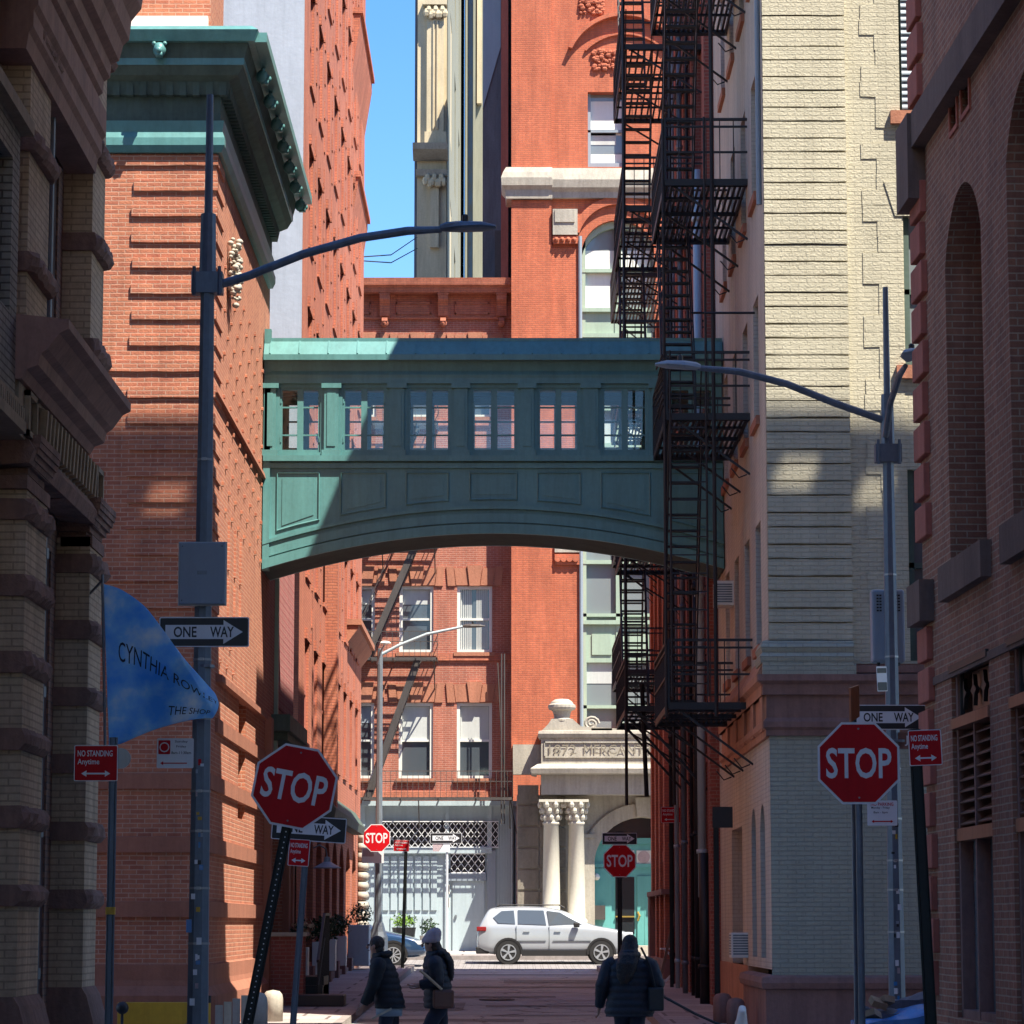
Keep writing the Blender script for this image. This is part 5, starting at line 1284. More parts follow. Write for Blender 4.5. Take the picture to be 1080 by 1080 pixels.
# walk-up fire escape (faces the camera)
def facade_escape():
    root = thing('fire_escape', 'brown iron fire escape with diagonal stairs on the far walk-up facade', 'fire escape', (gx(415), YG-.6, gzz(850)))
    xa, xb, dep = gx(345), gx(462), 1.15
    lv = [gzz(846), gzz(710), gzz(588), gzz(465)]
    lv = [gzz(843), gzz(697), gzz(575), gzz(452)]
    for i, z in enumerate(lv):
        a, b_ = (xa, xb) if i else (gx(345), gx(541)); mb = MB(); n = .04
        while n < dep: mb.fbox(FG, a, b_, z-.02, z+.012, n, n+.05); n += .16
        mb.fbox(FG, a, b_, z-.07, z+.02, dep-.03, dep); mb.fbox(FG, a, a+.03, z-.06, z+.02, 0, dep); mb.fbox(FG, b_-.03, b_, z-.06, z+.02, 0, dep)
        for k in range(1, 5): u = a+(b_-a)*k/5; mb.fbox(FG, u, u+.04, z-.06, z-.02, 0, dep)
        part('platform', mb, M['irongrey'], root)
        mb = MB(); hh = .82
        for h in (.5, hh): mb.fbox(FG, a, b_, z+h, z+h+.025, dep-.02, dep); mb.fbox(FG, b_-.02, b_, z+h, z+h+.025, 0, dep)
        k = int((b_-a)/.17)
        for j in range(k+1): u = a+(b_-a)*j/k; mb.fbox(FG, u-.007, u+.007, z, z+hh, dep-.015, dep)
        part('railing', mb, M['irongrey'], root)
        mb = MB()
        for u in (a+.3, (a+b_)/2, b_-.1): mb.bar(FG.P(u, z-.05, dep-.1), FG.P(u, z-.9, .02), .035)
        part('bracket', mb, M['irongrey'], root)
        if 0 < i < 3:
            z2 = lv[i-1] if False else (lv[i+1] if i < 3 else z+3.6); ua, ub = gx(384), gx(436)
            mb = MB()
            for n in (.30, .88):
                mb.poly(FG, [(ua,z),(ua+.22,z),(ub+.22,z2),(ub,z2)], n-.015, n+.015); mb.bar(FG.P(ua-.25,z+.8,n), FG.P(ub-.3,z2+.6,n), .02)
            ns = 14
            for k in range(1, ns): f = k/ns; mb.fbox(FG, ua+(ub-ua)*f, ua+(ub-ua)*f+.2, z+(z2-z)*f-.012, z+(z2-z)*f+.012, .3, .88)
            part('stair', mb, M['irongrey'], root)
    z2 = gzz(697); mb = MB()
    for n in (.30, .88): mb.poly(FG, [(gx(386),lv[0]),(gx(386)+.22,lv[0]),(gx(438)+.22,z2),(gx(438),z2)], n-.015, n+.015)
    for k in range(1, 16): f = k/16; u = gx(386)+(gx(438)-gx(386))*f; mb.fbox(FG, u, u+.2, lv[0]+(z2-lv[0])*f-.012, lv[0]+(z2-lv[0])*f+.012, .3, .88)
    part('stair', mb, M['irongrey'], root)
    mb = MB(); 
    for x in (gx(529), gx(532)): mb.tube([(x, YG-.9, gzz(870)),(x, YG-.9, gzz(692))], .025, 6)
    mb.tube([(gx(545), YG-.5, gzz(880)),(gx(530), YG-.5, gzz(800)),(gx(525),YG-.4,gzz(700))], .02, 5)
    part('ladder', mb, M['irongrey'], root)
facade_escape()
# ================================================================= signs
def octagon(r): return [(r*math.cos(R(22.5+45*i)), r*math.sin(R(22.5+45*i))) for i in range(8)]
def put(mb, cx, cz, cy=0.0): mb.v = [(x+cx, y+cy, z+cz) for x, y, z in mb.v]; return mb
def stop_plate(root, cz, y=-.06, cx=0, size=.762):
    r = size/2/math.cos(R(22.5))
    pl = part('sign_panel', put(MB().poly(LOCAL, octagon(r), 0, .004), cx, cz, y), M['signwhite'], root, world=False)
    part('sign_face', put(MB().poly(LOCAL, octagon(r*.945), .003, .007), cx, cz, y), M['red'], pl, world=False)
    part('lettering', text_mb('STOP', size*.80, size*.375, .018, .002, cx, cz, y-.0065), M['signwhite'], pl, world=False)
    part('bolt', MB().tube([(cx,y-.004,cz-size*.42),(cx,y-.014,cz-size*.42)], .009, 8).tube([(cx,y-.004,cz+size*.42),(cx,y-.014,cz+size*.42)], .009, 8), M['steel'], pl, world=False)
    return pl
def oneway_plate(root, cx, cz, w=.914, y=-.08, first=False):
    h = w/3
    pl = part('sign_panel', put(MB().poly(LOCAL, rrect(w,h,.02), 0, .004), cx, cz, y), M['signwhite'], root, world=False)
    part('sign_face', put(MB().poly(LOCAL, rrect(w-.022,h-.022,.014), .003, .006), cx, cz, y), M['black'], pl, world=False)
    a = w*.43; s_ = h*.235; hd = h*.40; xh = w*.215
    part('arrow', put(MB().poly(LOCAL, [(-a,-s_),(xh,-s_),(xh,-hd),(a,0),(xh,hd),(xh,s_),(-a,s_)], .005, .009), cx, cz, y), M['signwhite'], pl, world=False)
    part('lettering', text_mb('ONE', w*.255, h*.36, .02, .002, cx-w*.21, cz, y-.0085), M['black'], pl, world=False)
    part('lettering', text_mb('WAY', w*.265, h*.36, .02, .002, cx+w*.20, cz, y-.0085), M['black'], pl, world=False)
    return pl
def nostanding_plate(root, cx, cz, w, h, y=-.08, l1='NO STANDING', l2='Anytime', fc='red', tc='signwhite', both=True):
    pl = part('sign_panel', put(MB().poly(LOCAL, rrect(w,h,.015), 0, .004), cx, cz, y), M[tc if fc == 'red' else 'signwhite'], root, world=False)
    part('sign_face', put(MB().poly(LOCAL, rrect(w-.016,h-.016,.01), .003, .006), cx, cz, y), M[fc], pl, world=False)
    ll = w*.80
    part('lettering', text_mb(l1, ll, h*.17, .018, .002, cx-w*.02, cz+h*.27, y-.0065), M[tc], pl, world=False)
    part('lettering', text_mb(l2, w*.5, h*.20, .012, .002, cx-w*.17, cz+h*.02, y-.0065), M[tc], pl, world=False)
    q = h*.022; aw = w*.33; az = -h*.29
    ar = MB().poly(LOCAL, [(-aw,az),(-aw+.05,az+.03),(-aw+.05,az+q),(aw-.05,az+q),(aw-.05,az+.03),(aw,az),(aw-.05,az-.03),(aw-.05,az-q),(-aw+.05,az-q),(-aw+.05,az-.03)], .005, .008)
    part('arrow', put(ar, cx, cz, y), M[tc], pl, world=False)
    return pl
def upost(root, h, w=.055, mat='channel', holes=True, z0=-.2):
    mb = MB(); mb.box(-w/2, w/2, .0, .005, z0, h); mb.box(-w/2, -w/2+.005, .0, .03, z0, h); mb.box(w/2-.005, w/2, .0, .03, z0, h)
    mb.box(-w/2-.015, -w/2, .028, .032, z0, h); mb.box(w/2, w/2+.015, .028, .032, z0, h)
    p = part('post', mb, M[mat], root, world=False)
    if holes:
        mb = MB(); z = .1
        while z < h: mb.tube([(0,-.002,z),(0,.001,z)], .007, 6); z += .05
        part('hole_row', mb, M['signwhite'], p, world=False)
    return p
# left stop sign (leaning)
Y = 28.6; c = at(311, 830, Y); roll = R(10.8); hS = (c.z)/math.cos(roll); bx0 = c.x - math.sin(roll)*hS
T = thing('stop_sign', 'leaning red STOP sign on a perforated black post in front of the orange corner', 'street sign', (bx0, Y, 0), (0, roll, 0))
upost(T, hS+.35, .07); 
pl = stop_plate(T, hS)
for ch in [o for o in bpy.data.objects if o.parent == T and o.name.startswith('sign_panel')]: pass
# right stop sign
c = at(905.5, 805, Y)
T = thing('stop_sign', 'upright red STOP sign on a round grey post, crossed by a diagonal shadow', 'street sign', (c.x, Y, 0))
part('post', MB().tube([(0,.03,0),(0,.03,c.z+.3)], .032, 12), M['steel'], T, world=False); stop_plate(T, c.z, y=-.01)
# edge-on orange street sign above it
q = at(901, 743, Y+.3)
T = thing('edge_on_sign', 'orange sign seen edge-on above the upright STOP sign', 'street sign', (q.x, Y+.3, 0))
part('post', MB().tube([(-.02,.03,0),(-.02,.03,q.z+.16)], .02, 8), M['steel'], T, world=False)
mb = MB(); mb.poly(Frame(0,0,.30,1), [(-.22,q.z-.18),(.22,q.z-.10),(.22,q.z+.20),(-.22,q.z+.14)], -.01, .01); part('sign_panel', mb, M['orange'], T, world=False)
# left tall lamp post
Y = 31.0; b0 = at(208.5, 1070, Y)
def lamp_post(name, label, x, Y, ztop, zbr, zhead, heads, r0, r1, flare=True, mat='polepaint'):
    T = thing(name, label, 'street lamp', (x, Y, gz(Y)))
    mb = MB(); g = gz(Y)
    mb.tube([(0,0,0),(0,0,zbr-g)], [r0, r1], 8, rot=R(22.5)); part('pole', mb, M[mat], T, world=False)
    mb = MB(); mb.tube([(0,0,zbr-g-.28),(0,0,zbr-g+.42)], [r1*1.25, r1*1.1], 10); mb.tube([(0,0,zbr-g+.42),(0,0,ztop-g)], [r1*.62, r1*.5], 10); mb.box(-.16,.16,-.09,.09,zbr-g-.42,zbr-g-.2)
    for s_ in (-.13,.13): mb.tube([(s_,-.1,zbr-g-.45),(s_,-.1,zbr-g-.15)], .02, 6)
    part('finial_pipe', mb, M[mat], T, world=False)
    if flare:
        part('base', MB().tube([(0,0,0),(0,0,.3),(0,0,.4),(0,0,.72)], [r0*2.1, r0*2.1, r0*1.5, r0*1.12], 8, rot=R(22.5)), M[mat], T, world=False)
    return T
def arm(T, pts, r, headp, headdir, L=.62, mat='polepaint', hm=None, cell=True):
    o = T.location; P = [tuple(Vector(p)-o) for p in pts]
    a = part('arm', MB().tube(P, [r]*(len(P)-1)+[r*.75], 10), M[mat], T, world=False)
    d = Vector(headdir).normalized(); h = Vector(headp)-o; s_ = d.cross(Vector((0,0,1))).normalized()
    mb = MB(); sec = [(0,.035,.045),(.06,.06,.07),(L*.35,.13,.075),(L*.75,.15,.06),(L,.05,.02)]
    rings = []
    for t_, wv, hv in sec:
        cc = h + d*t_
        rings.append([tuple(cc + s_*(wv*math.cos(k*math.pi/5)) + Vector((0,0,1))*(hv*(math.sin(k*math.pi/5) if k <= 5 else .45*math.sin(k*math.pi/5)))) for k in range(10)])
    for r_ in rings: mb.v += r_
    for i in range(len(sec)-1):
        for k in range(10): kk = (k+1)%10; mb.f.append((i*10+k, (i+1)*10+k, (i+1)*10+kk, i*10+kk))
    mb.f.append(tuple(reversed(range(10)))); mb.f.append(tuple((len(sec)-1)*10+k for k in range(10)))
    hd = part('lamp_head', mb, hm or M[mat], a, world=False, fix=True)
    c2 = h + d*(L*.45)
    if cell: part('photocell', MB().lathe((c2.x,c2.y,c2.z+.06), [(.035,0),(.035,.07),(.02,.085)], 10), M['black'], a, world=False)
    return a
LP = lamp_post('street_lamp', 'tall slate grey lamp post on the left with one long arm and stickers', b0.x, Y, at(219,100,Y).z, at(222,268,Y).z, 0, 0, .115, .072)
arm(LP, [at(222,303,Y), at(262,291,Y), at(320,268,Y), at(380,251,Y), at(430,243.5,Y), at(466,242,Y)], .045, at(464,241.5,Y), Vector((1,-.05,.02)), .58)
mb = MB()
for i, (dz, s_, cc) in enumerate(((1.95,.04,'w'),(2.3,.03,'w'),(1.5,.05,'w'),(.9,.05,'w'),(1.2,.04,'w'))): mb.box(-.07+.03*(i%3), -.07+.03*(i%3)+s_, -.125, -.118, dz, dz+s_*1.4)
part('sticker', mb, M['signwhite'], LP, world=False)
part('sticker', MB().box(-.115,-.06,-.128,-.12,1.62,1.75), M['blueplastic'], LP, world=False)
c = at(213.5, 605.5, Y-.2)
T = thing('pole_cabinet', 'plain flat grey box mounted on the left lamp post above the ONE WAY sign', 'equipment box', (c.x, Y-.2, c.z-.31))
part('case', MB().box(-.235,.235,-.05,.08,0,.63), M['boxgrey'], T, world=False, bevel=.012); part('cover_frame', MB().box(-.245,.245,.0,.03,-.01,.64), M['signback'], T, world=False); part('screw', MB().ball((-.2,-.052,.04),.009).ball((.2,-.052,.04),.009).ball((-.2,-.052,.59),.009).ball((.2,-.052,.59),.009).box(-.225,-.221,-.0515,-.05,.02,.61).box(-.05,.05,-.052,-.05,.30,.34), M['steel'], T, world=False)
c = at(215.5, 667, Y-.12)
T = thing('one_way_sign', 'black and white ONE WAY sign on the tall left lamp post', 'street sign', (c.x, Y-.14, c.z-.15), group=None)
oneway_plate(T, 0, .152, .91, y=0)
part('strap', MB().tube([(0,.14,-.2),(0,.14,-.17)], .1, 10), M['steel'], T, world=False)
c = at(186, 795, Y)
T = thing('parking_sign', 'small white parking regulation sign with a red arrow on the left lamp post', 'street sign', (c.x, Y-.1, c.z-.15))
pl = part('sign_panel', MB().poly(LOCAL, rrect(.37,.30,.015,cz=.15), 0, .004), M['signwhite'], T, world=False)
part('symbol_block', put(MB().poly(LOCAL, rrect(.12,.14,.01), .003, .006), -.11, .21), M['red'], pl, world=False)
part('symbol_ring', MB().tube([(-.11+.045*math.cos(i*.5236), -.009, .21+.045*math.sin(i*.5236)) for i in range(13)], .006, 5), M['signwhite'], pl, world=False)
for tx_, zz, ww in (('Sunday',.265,.13),('Friday',.215,.10),('8am-11:30am',.155,.20)): part('lettering', text_mb(tx_, ww, .028, .01, .002, .06, zz, -.005), M['black'], pl, world=False)
part('arrow', MB().poly(LOCAL, [(-.15,.05),(-.12,.07),(-.12,.055),(.12,.055),(.12,.045),(-.12,.045),(-.12,.03)], .004, .007), M['red'], pl, world=False)
rs_ = random.Random(12)
def dress(P, r0, r1, H, zs, seed):
    rn_ = random.Random(seed)
    for z in zs: r = r0+(r1-r0)*z/H; part('strap', MB().tube([(0,0,z),(0,0,z+.022)], r*1.06, 8, rot=R(22.5)).box(-.02,.02,-r*1.16,-r*.98,z-.004,z+.026), M['signback'], P, world=False, split=False)
    for i in range(16):
        z = rn_.uniform(.75, 3.3); r = r0+(r1-r0)*z/H; w_ = rn_.uniform(.018,.045); h_ = rn_.uniform(.02,.07); x = rn_.uniform(-r*.35, r*.30)
        part('sticker', MB().box(x-w_/2, x+w_/2, -r*.965, -r*.955-.003, z, z+h_), M[rn_.choice(('signwhite','signwhite','red','black','blueplastic','beanie','yellow','boxgrey'))], P, world=False, split=False)
dress(LP, .115, .072, at(222,268,31).z, (1.5,2.05,2.62,3.02,3.75,4.35,4.9,5.2,6.4), 3)
# no-standing sign, left
Y = 29.5; c = at(119, 805, Y)
T = thing('no_standing_sign', 'red NO STANDING Anytime sign on a thin green post below the blue flag', 'street sign', (c.x, Y, 0))
upost(T, c.z+.25, .05, 'polepaint', False); nostanding_plate(T, at(101.5,805,Y).x-c.x, c.z, .42, .345, y=-.02)
part('tape', MB().box(-.045,.045,-.01,.04,at(119,960,Y).z-.04,at(119,960,Y).z+.03), M['yellow'], T, world=False)
mb = MB(); q = at(127.5, 800, Y+.1); mb.tube([(q.x-c.x,.05,q.z),(q.x-c.x,.08,q.z)], .1, 18); part('round_sign_back', mb, M['signback'], T, world=False)
# second leaning post: one way + no standing
Y = 38.0; c = at(322, 905, Y); lean = R(3.8); h = c.z/math.cos(lean)
T = thing('one_way_sign', 'ONE WAY sign half hidden behind the leaning STOP sign, small red plate below', 'street sign', (c.x-math.sin(lean)*h, Y, 0), (0, lean, 0))
upost(T, h+.45, .05, 'polepaint', False); oneway_plate(T, .02, h+.36, .92, y=-.03); nostanding_plate(T, -.08, h+.06, .26, .33, y=-.035)
# mid-distance lamp post with stop sign at the far corner
Y = 84.0; c = at(399, 1000, Y)
T = thing('street_lamp', 'pale grey lamp post at the far left corner with arm toward the middle', 'street lamp', (c.x, Y, gz(Y)+.1))
zt = at(398, 684, Y).z-gz(Y)-.1
part('pole', MB().tube([(0,0,0),(0,0,zt)], [.105,.075], 8), M['steel'], T, world=False)
part('base', MB().tube([(0,0,0),(0,0,.8),(0,0,.95),(0,0,1.2)], [.26,.26,.2,.13], 8), M['steel'], T, world=False)
arm(T, [at(399,692,Y), at(420,681,Y), at(450,669,Y), at(488,661,Y)], .045, at(488,661,Y), Vector((1,0,.02)), .62, mat='lightblue', hm=M['irongrey'])
arm(T, [at(398,700,Y-.1), at(401,688,Y-.4), at(406,679,Y-.8)], .03, at(404,679,Y-.8), Vector((.4,-1,0)), .3, mat='lightblue', hm=M['white'], cell=False)
Y = 83.7; c = at(397.5, 884, Y)
T = thing('stop_sign', 'small red STOP sign on the pale lamp post at the far left corner', 'street sign', (c.x, Y-.15, c.z-.38)); stop_plate(T, .38, y=0, size=.74)
c = at(393, 902, Y); T = thing('parking_sign', 'small faded white and pink sign under the far left STOP sign', 'street sign', (c.x, Y+.1, c.z-.2)); pl = part('sign_panel', MB().poly(LOCAL, rrect(.6,.42,.02,cz=.2), 0, .005), M['signwhite'], T, world=False); part('sign_face', MB().poly(LOCAL, rrect(.3,.2,.02,cx=-.12,cz=.27), .004, .007), M['beanie'], pl, world=False)
Y = 82.0; c = at(424.5, 985, Y); q = at(420, 892, Y)
T = thing('no_standing_sign', 'tiny red sign on a thin dark leaning post left of the pale blue doors', 'street sign', (c.x, Y, gz(Y)), (0, R(1.4), 0))
upost(T, q.z-gz(Y)+.2, .06, 'channel', False); nostanding_plate(T, -.12, q.z-gz(Y), .42, .30, y=-.02)
Y = 93.5; c = at(470.5, 884, Y)
T = thing('one_way_sign', 'far ONE WAY sign on a white post in front of the pale blue doors', 'street sign', (c.x, Y, gz(Y)))
part('post', MB().tube([(.03,.05,0),(.03,.05,c.z-gz(Y))], .035, 8), M['signwhite'], T, world=False); oneway_plate(T, 0, c.z-gz(Y), .96, y=-.02)
mb = MB(); zz = at(470,893,Y).z-gz(Y); mb.poly(LOCAL, [(-.40,zz+.16),(-.05,zz+.16),(-.22,zz-.14),(-.40,zz-.14)], 0, .01); part('red_plate', mb, M['beanie'], T, world=False); part('white_plate', MB().poly(LOCAL, [(-.03,zz+.16),(.12,zz+.16),(.12,zz-.16),(-.22,zz-.16)], 0, .01), M['signwhite'], T, world=False)
Y = 72.5; c = at(653.5, 908, Y)
T = thing('stop_sign', 'small STOP sign with a ONE WAY plate above it before the teal doors', 'street sign', (c.x, Y, gz(Y)))
upost(T, c.z-gz(Y)+.7, .08, 'channel', False); stop_plate(T, c.z-gz(Y), y=-.02); oneway_plate(T, 0, at(653,885.5,Y).z-gz(Y)+.02, .82, y=-.03)
Y = 66.0; c = at(707.5, 859.5, Y)
T = thing('no_standing_sign', 'small red sign on a post against the right lane wall', 'street sign', (c.x, Y, gz(Y)))
upost(T, c.z-gz(Y)+.2, .05, 'channel', False); nostanding_plate(T, 0, c.z-gz(Y), .42, .34, y=-.02)
Y = 50.0; c = at(757, 1070, Y); q = at(762, 862, Y)
T = thing('back_of_sign', 'dark square sign seen from behind on a black post by the beige wall', 'street sign', (c.x, Y, gz(Y)))
upost(T, q.z-gz(Y)+.1, .06, 'channel', False); part('sign_panel', put(MB().poly(LOCAL, rrect(.33,.34,.01), 0, .006), q.x-c.x, q.z-gz(Y), -.01), M['iron'], T, world=False)
# right lamp post
Y = 37.0; c = at(946, 1045, Y)
RP = lamp_post('street_lamp', 'double headed slate grey lamp post in front of the cream and slate building', c.x, Y, at(932,303,Y).z, at(935,452,Y).z, 0, 0, .108, .068)
arm(RP, [at(931,443,Y), at(880,425,Y), at(830,405,Y), at(780,392,Y), at(736,388,Y)], .045, at(739,388,Y), Vector((-1,0,.07)), .56, hm=M['boxgrey'])
arm(RP, [at(934,460,Y-.1), at(939,425,Y-.5), at(949,395,Y-1.2), at(955,386,Y-1.6)], .04, at(957,380,Y-1.5), Vector((.1,-1,.05)), .5, hm=M['boxgrey'])
c2 = at(939, 658, Y)
T = thing('radio_unit', 'pale grey vented radio cabinet strapped to the right lamp post', 'equipment box', (c2.x, Y+.25, c2.z-.45))
part('case', MB().box(-.20,.20,-.08,.16,0,.89), M['boxgrey'], T, world=False, bevel=.03)
mb = MB()
for i in range(6):
    for sx in (-.13, -.095, .095, .13): mb.box(sx-.013, sx+.013, -.086, -.08, .62+i*.037, .64+i*.037)
part('vent_hole', mb, M['black'], T, world=False)
part('cable_gland', MB().tube([(-.12,0,-.04),(-.12,0,.01)], .02, 8).tube([(.12,0,-.04),(.12,0,.01)], .02, 8), M['black'], T, world=False)
c2 = at(940, 756.5, Y-.2); T = thing('one_way_sign', 'ONE WAY sign behind the upright STOP sign on the right lamp post', 'street sign', (c2.x-.03, Y-.2, c2.z-.15)); oneway_plate(T, 0, .15, .90, y=0); part('strap', MB().tube([(.1,.19,-.14),(.1,.19,-.11)], .12, 10), M['steel'], T, world=False)
c2 = at(930.5, 716, Y-.2); T = thing('small_notice', 'narrow tilted black and white notice strapped to the right lamp post below the cabinet', 'street sign', (c2.x, Y-.2, c2.z-.15), (0, R(-4), R(50))); pl = part('sign_panel', MB().poly(LOCAL, rrect(.22,.30,.01,cz=.15), 0, .004), M['signwhite'], T, world=False); part('sign_face', MB().poly(LOCAL, rrect(.2,.1,.01,cz=.06), .003, .006).poly(LOCAL, rrect(.2,.06,.01,cz=.25), .003, .006), M['black'], pl, world=False)
c2 = at(930.5, 857.5, Y-.2); T = thing('no_parking_sign', 'white NO PARKING sign with a red arrow on the right lamp post', 'street sign', (c2.x, Y-.2, c2.z-.15))
pl = part('sign_panel', MB().poly(LOCAL, rrect(.36,.30,.015,cz=.15), 0, .004), M['signwhite'], T, world=False)
part('lettering', text_mb('NO PARKING', .27, .04, .014, .002, 0, .255, -.005), M['red'], pl, world=False)
for tx_, zz, ww in (('Monday - Friday',.21,.22),('8am - 6pm',.155,.17)): part('lettering', text_mb(tx_, ww, .034, .01, .002, -.02, zz, -.005), M['black'], pl, world=False)
part('arrow', MB().poly(LOCAL, [(-.13,.05),(-.10,.07),(-.10,.057),(.10,.057),(.10,.07),(.13,.05),(.10,.03),(.10,.043),(-.10,.043),(-.10,.03)], .004, .007), M['red'], pl, world=False)
c2 = at(962, 782, Y+.1); T = thing('street_name_sign', 'brown street name sign reading JAY ST on the right lamp post', 'street sign', (c2.x, Y-.05, c2.z-.09)); pl = part('sign_panel', MB().poly(LOCAL, rrect(.62,.2,.01,cx=.12,cz=.09), 0, .006), M['brownstone'], T, world=False); part('lettering', text_mb('JAY ST', .46, .125, .01, .002, .12, .09, -.006), M['signwhite'], pl, world=False)
dress(RP, .108, .068, at(935,452,37).z, (1.6,2.1,2.45,2.95,3.55,4.2,4.9,5.9), 6)
# stickers on the right post
mb = MB(); 
for i in range(5): mb.box(-.07+.02*i, -.03+.02*i, -.135, -.128, .55+i*.33, .62+i*.33)
part('sticker', mb, M['signwhite'], RP, world=False)
# right no-standing sign
Y = 28.8; c = at(971, 800, Y); lean = R(-2.2)
T = thing('no_standing_sign', 'red NO STANDING Anytime sign on a dark green channel post at the right', 'street sign', (c.x+.085, Y, 0), (0, lean, 0))
upost(T, c.z+.28, .085, 'channel', False); T2_ = nostanding_plate(T, .085, c.z+.10, .31, .335, y=-.02)

# ================================================================= blue flag
YF = 30.1
mflag = bpy.data.materials.new('sky_printed_cloth'); mflag.use_nodes = True; t = mflag.node_tree; b = t.nodes['Principled BSDF']
n = _noise(t, _coords(t), 2.4, 5, .55); rr = _ramp(t, n.outputs[0], [(.38, (.08,.42,1.0)), (.52, (.24,.62,1.0)), (.68, (.80,.92,1.0))]); t.links.new(rr.outputs[0], b.inputs['Base Color']); b.inputs['Roughness'].default_value = .55
tl = t.nodes.new('ShaderNodeBsdfTranslucent'); t.links.new(rr.outputs[0], tl.inputs[0]); mxs = t.nodes.new('ShaderNodeMixShader'); mxs.inputs[0].default_value = .2
t.links.new(b.outputs[0], mxs.inputs[1]); t.links.new(tl.outputs[0], mxs.inputs[2]); t.links.new(mxs.outputs[0], t.nodes['Material Output'].inputs[0])
def curve(pts, s_):
    s_ = max(0, min(1, s_)); x = s_*(len(pts)-1); i = min(int(x), len(pts)-2); f = x-i
    p0 = pts[max(0,i-1)]; p1 = pts[i]; p2 = pts[i+1]; p3 = pts[min(len(pts)-1,i+2)]
    return [0.5*((2*p1[k])+(-p0[k]+p2[k])*f+(2*p0[k]-5*p1[k]+4*p2[k]-p3[k])*f*f+(-p0[k]+3*p1[k]-3*p2[k]+p3[k])*f**3) for k in (0,1)]
topc = [(109,616),(128,622),(152,639),(172,664),(192,692),(212,715),(226,731)]
botc = [(115,787),(128,784),(144,777),(164,769),(188,762),(208,758),(224,757)]
def flagpt(s_, t_, lift=0.0):
    a = curve(topc, s_); b_ = curve(botc, s_); bul = math.sin(t_*math.pi)*(s_**2)*5
    px = a[0]+(b_[0]-a[0])*t_ + bul; py = a[1]+(b_[1]-a[1])*t_
    d1 = ((px-118)*(700-787) - (py-787)*(186-118))/110.4; d2 = ((px-160)*(752-640) - (py-640)*(226-160))/130.0
    fold = .016*math.sqrt(d1*d1+6)*(1 if d1 < 0 else .6) + .012*math.sqrt(d2*d2+5)*(1.6 if d2 > 0 else .5) + .05*math.sin((px*1.3 - py*.6)*.07) + .03*math.sin(py*.11+px*.05)
    return at(px, py, YF + fold*(.25+.75*s_)*.55 - .1 - lift)
mb = MB(); NS, NT = 56, 44
for j in range(NT+1):
    for i in range(NS+1): mb.v.append(tuple(flagpt(i/NS, j/NT)))
for j in range(NT):
    for i in range(NS): k = j*(NS+1)+i; mb.f.append((k, k+1, k+NS+2, k+NS+1))
mb.smooth = True
p0 = at(109, 616, YF)
T = thing('blue_flag', 'blue sky printed shop flag billowing from the dark left building', 'flag', (p0.x, YF, at(110,787,YF).z))
cl = part('cloth', mb, mflag, T); sm = cl.modifiers.new('thick', 'SOLIDIFY'); sm.thickness = .006
def flagtext(s, s0, s1, t0, t1, mat):
    tm = text_mb(s, 1, 1, .0, 0); out_ = MB()
    for p in tm.f:
        out_.face([flagpt(s0+(tm.v[i][0]+.5)*(s1-s0), t1-(tm.v[i][2]+.5)*(t1-t0)+ (tm.v[i][0]+.5)*(0), .014) for i in p])
    part('lettering', out_, mat, cl)
M['ink'] = plain('navy_ink', (.01,.02,.06), .7, amt=0)
flagtext('CYNTHIA ROWLEY', .14, .99, .34, .47, M['ink']); flagtext('THE SHOP', .58, .93, .76, .88, M['ink'])
part('staff', MB().tube([at(108,606,YF), at(111,800,YF)], .014, 8).tube([at(108,612,YF), (XD-.05, 31.1, at(108,612,YF).z-.05)], .014, 6).tube([at(111,790,YF), (XD-.05, 31.1, at(111,790,YF).z)], .014, 6), M['steel'], T)

# ================================================================= small things on the lane
def ac(name, label, x, Y, z, w=.55, h=.42, d=.32):
    T = thing(name, label, 'air conditioner', (x, Y, z)); 
    part('case', MB().box(-d,.05,-w/2,w/2,0,h), M['white'], T, world=False, bevel=.012)
    mb = MB()
    for i in range(8): mb.box(-d+.03, -.03, -w/2-.006, -w/2, .05+i*.042, .075+i*.042); mb.box(-d-.006, -d, -w/2+.04, w/2-.04, .05+i*.042, .075+i*.042)
    part('grille', mb, M['steel'], T, world=False)
q = onx(773, 640, XR); ac('air_conditioner', 'white window air conditioner high on the beige wall beside the bridge end', XR, q.y, q.z)
q = onx(787, 1010, XR); ac('air_conditioner', 'white air conditioner low on the beige wall above the stone base', XR+.05, q.y-.2, q.z, .5, .40)
# gooseneck lamp
q = onx(328, 905, XL+.1); T = thing('gooseneck_lamp', 'galvanised gooseneck barn lamp on the left lane wall', 'wall lamp', (XL, q.y, q.z))
part('arm', MB().tube([(0,0,0),(.12,0,.2),(.28,0,.28),(.42,0,.2),(.45,0,.02)], .018, 8), M['steel'], T, world=False)
mb = MB().lathe((.45,0,-.22), [(.30,0),(.30,.015),(.16,.09),(.08,.14),(.06,.24),(.03,.25)], 20); mb.smooth = False; part('shade', mb, M['boxgrey'], T, world=False)
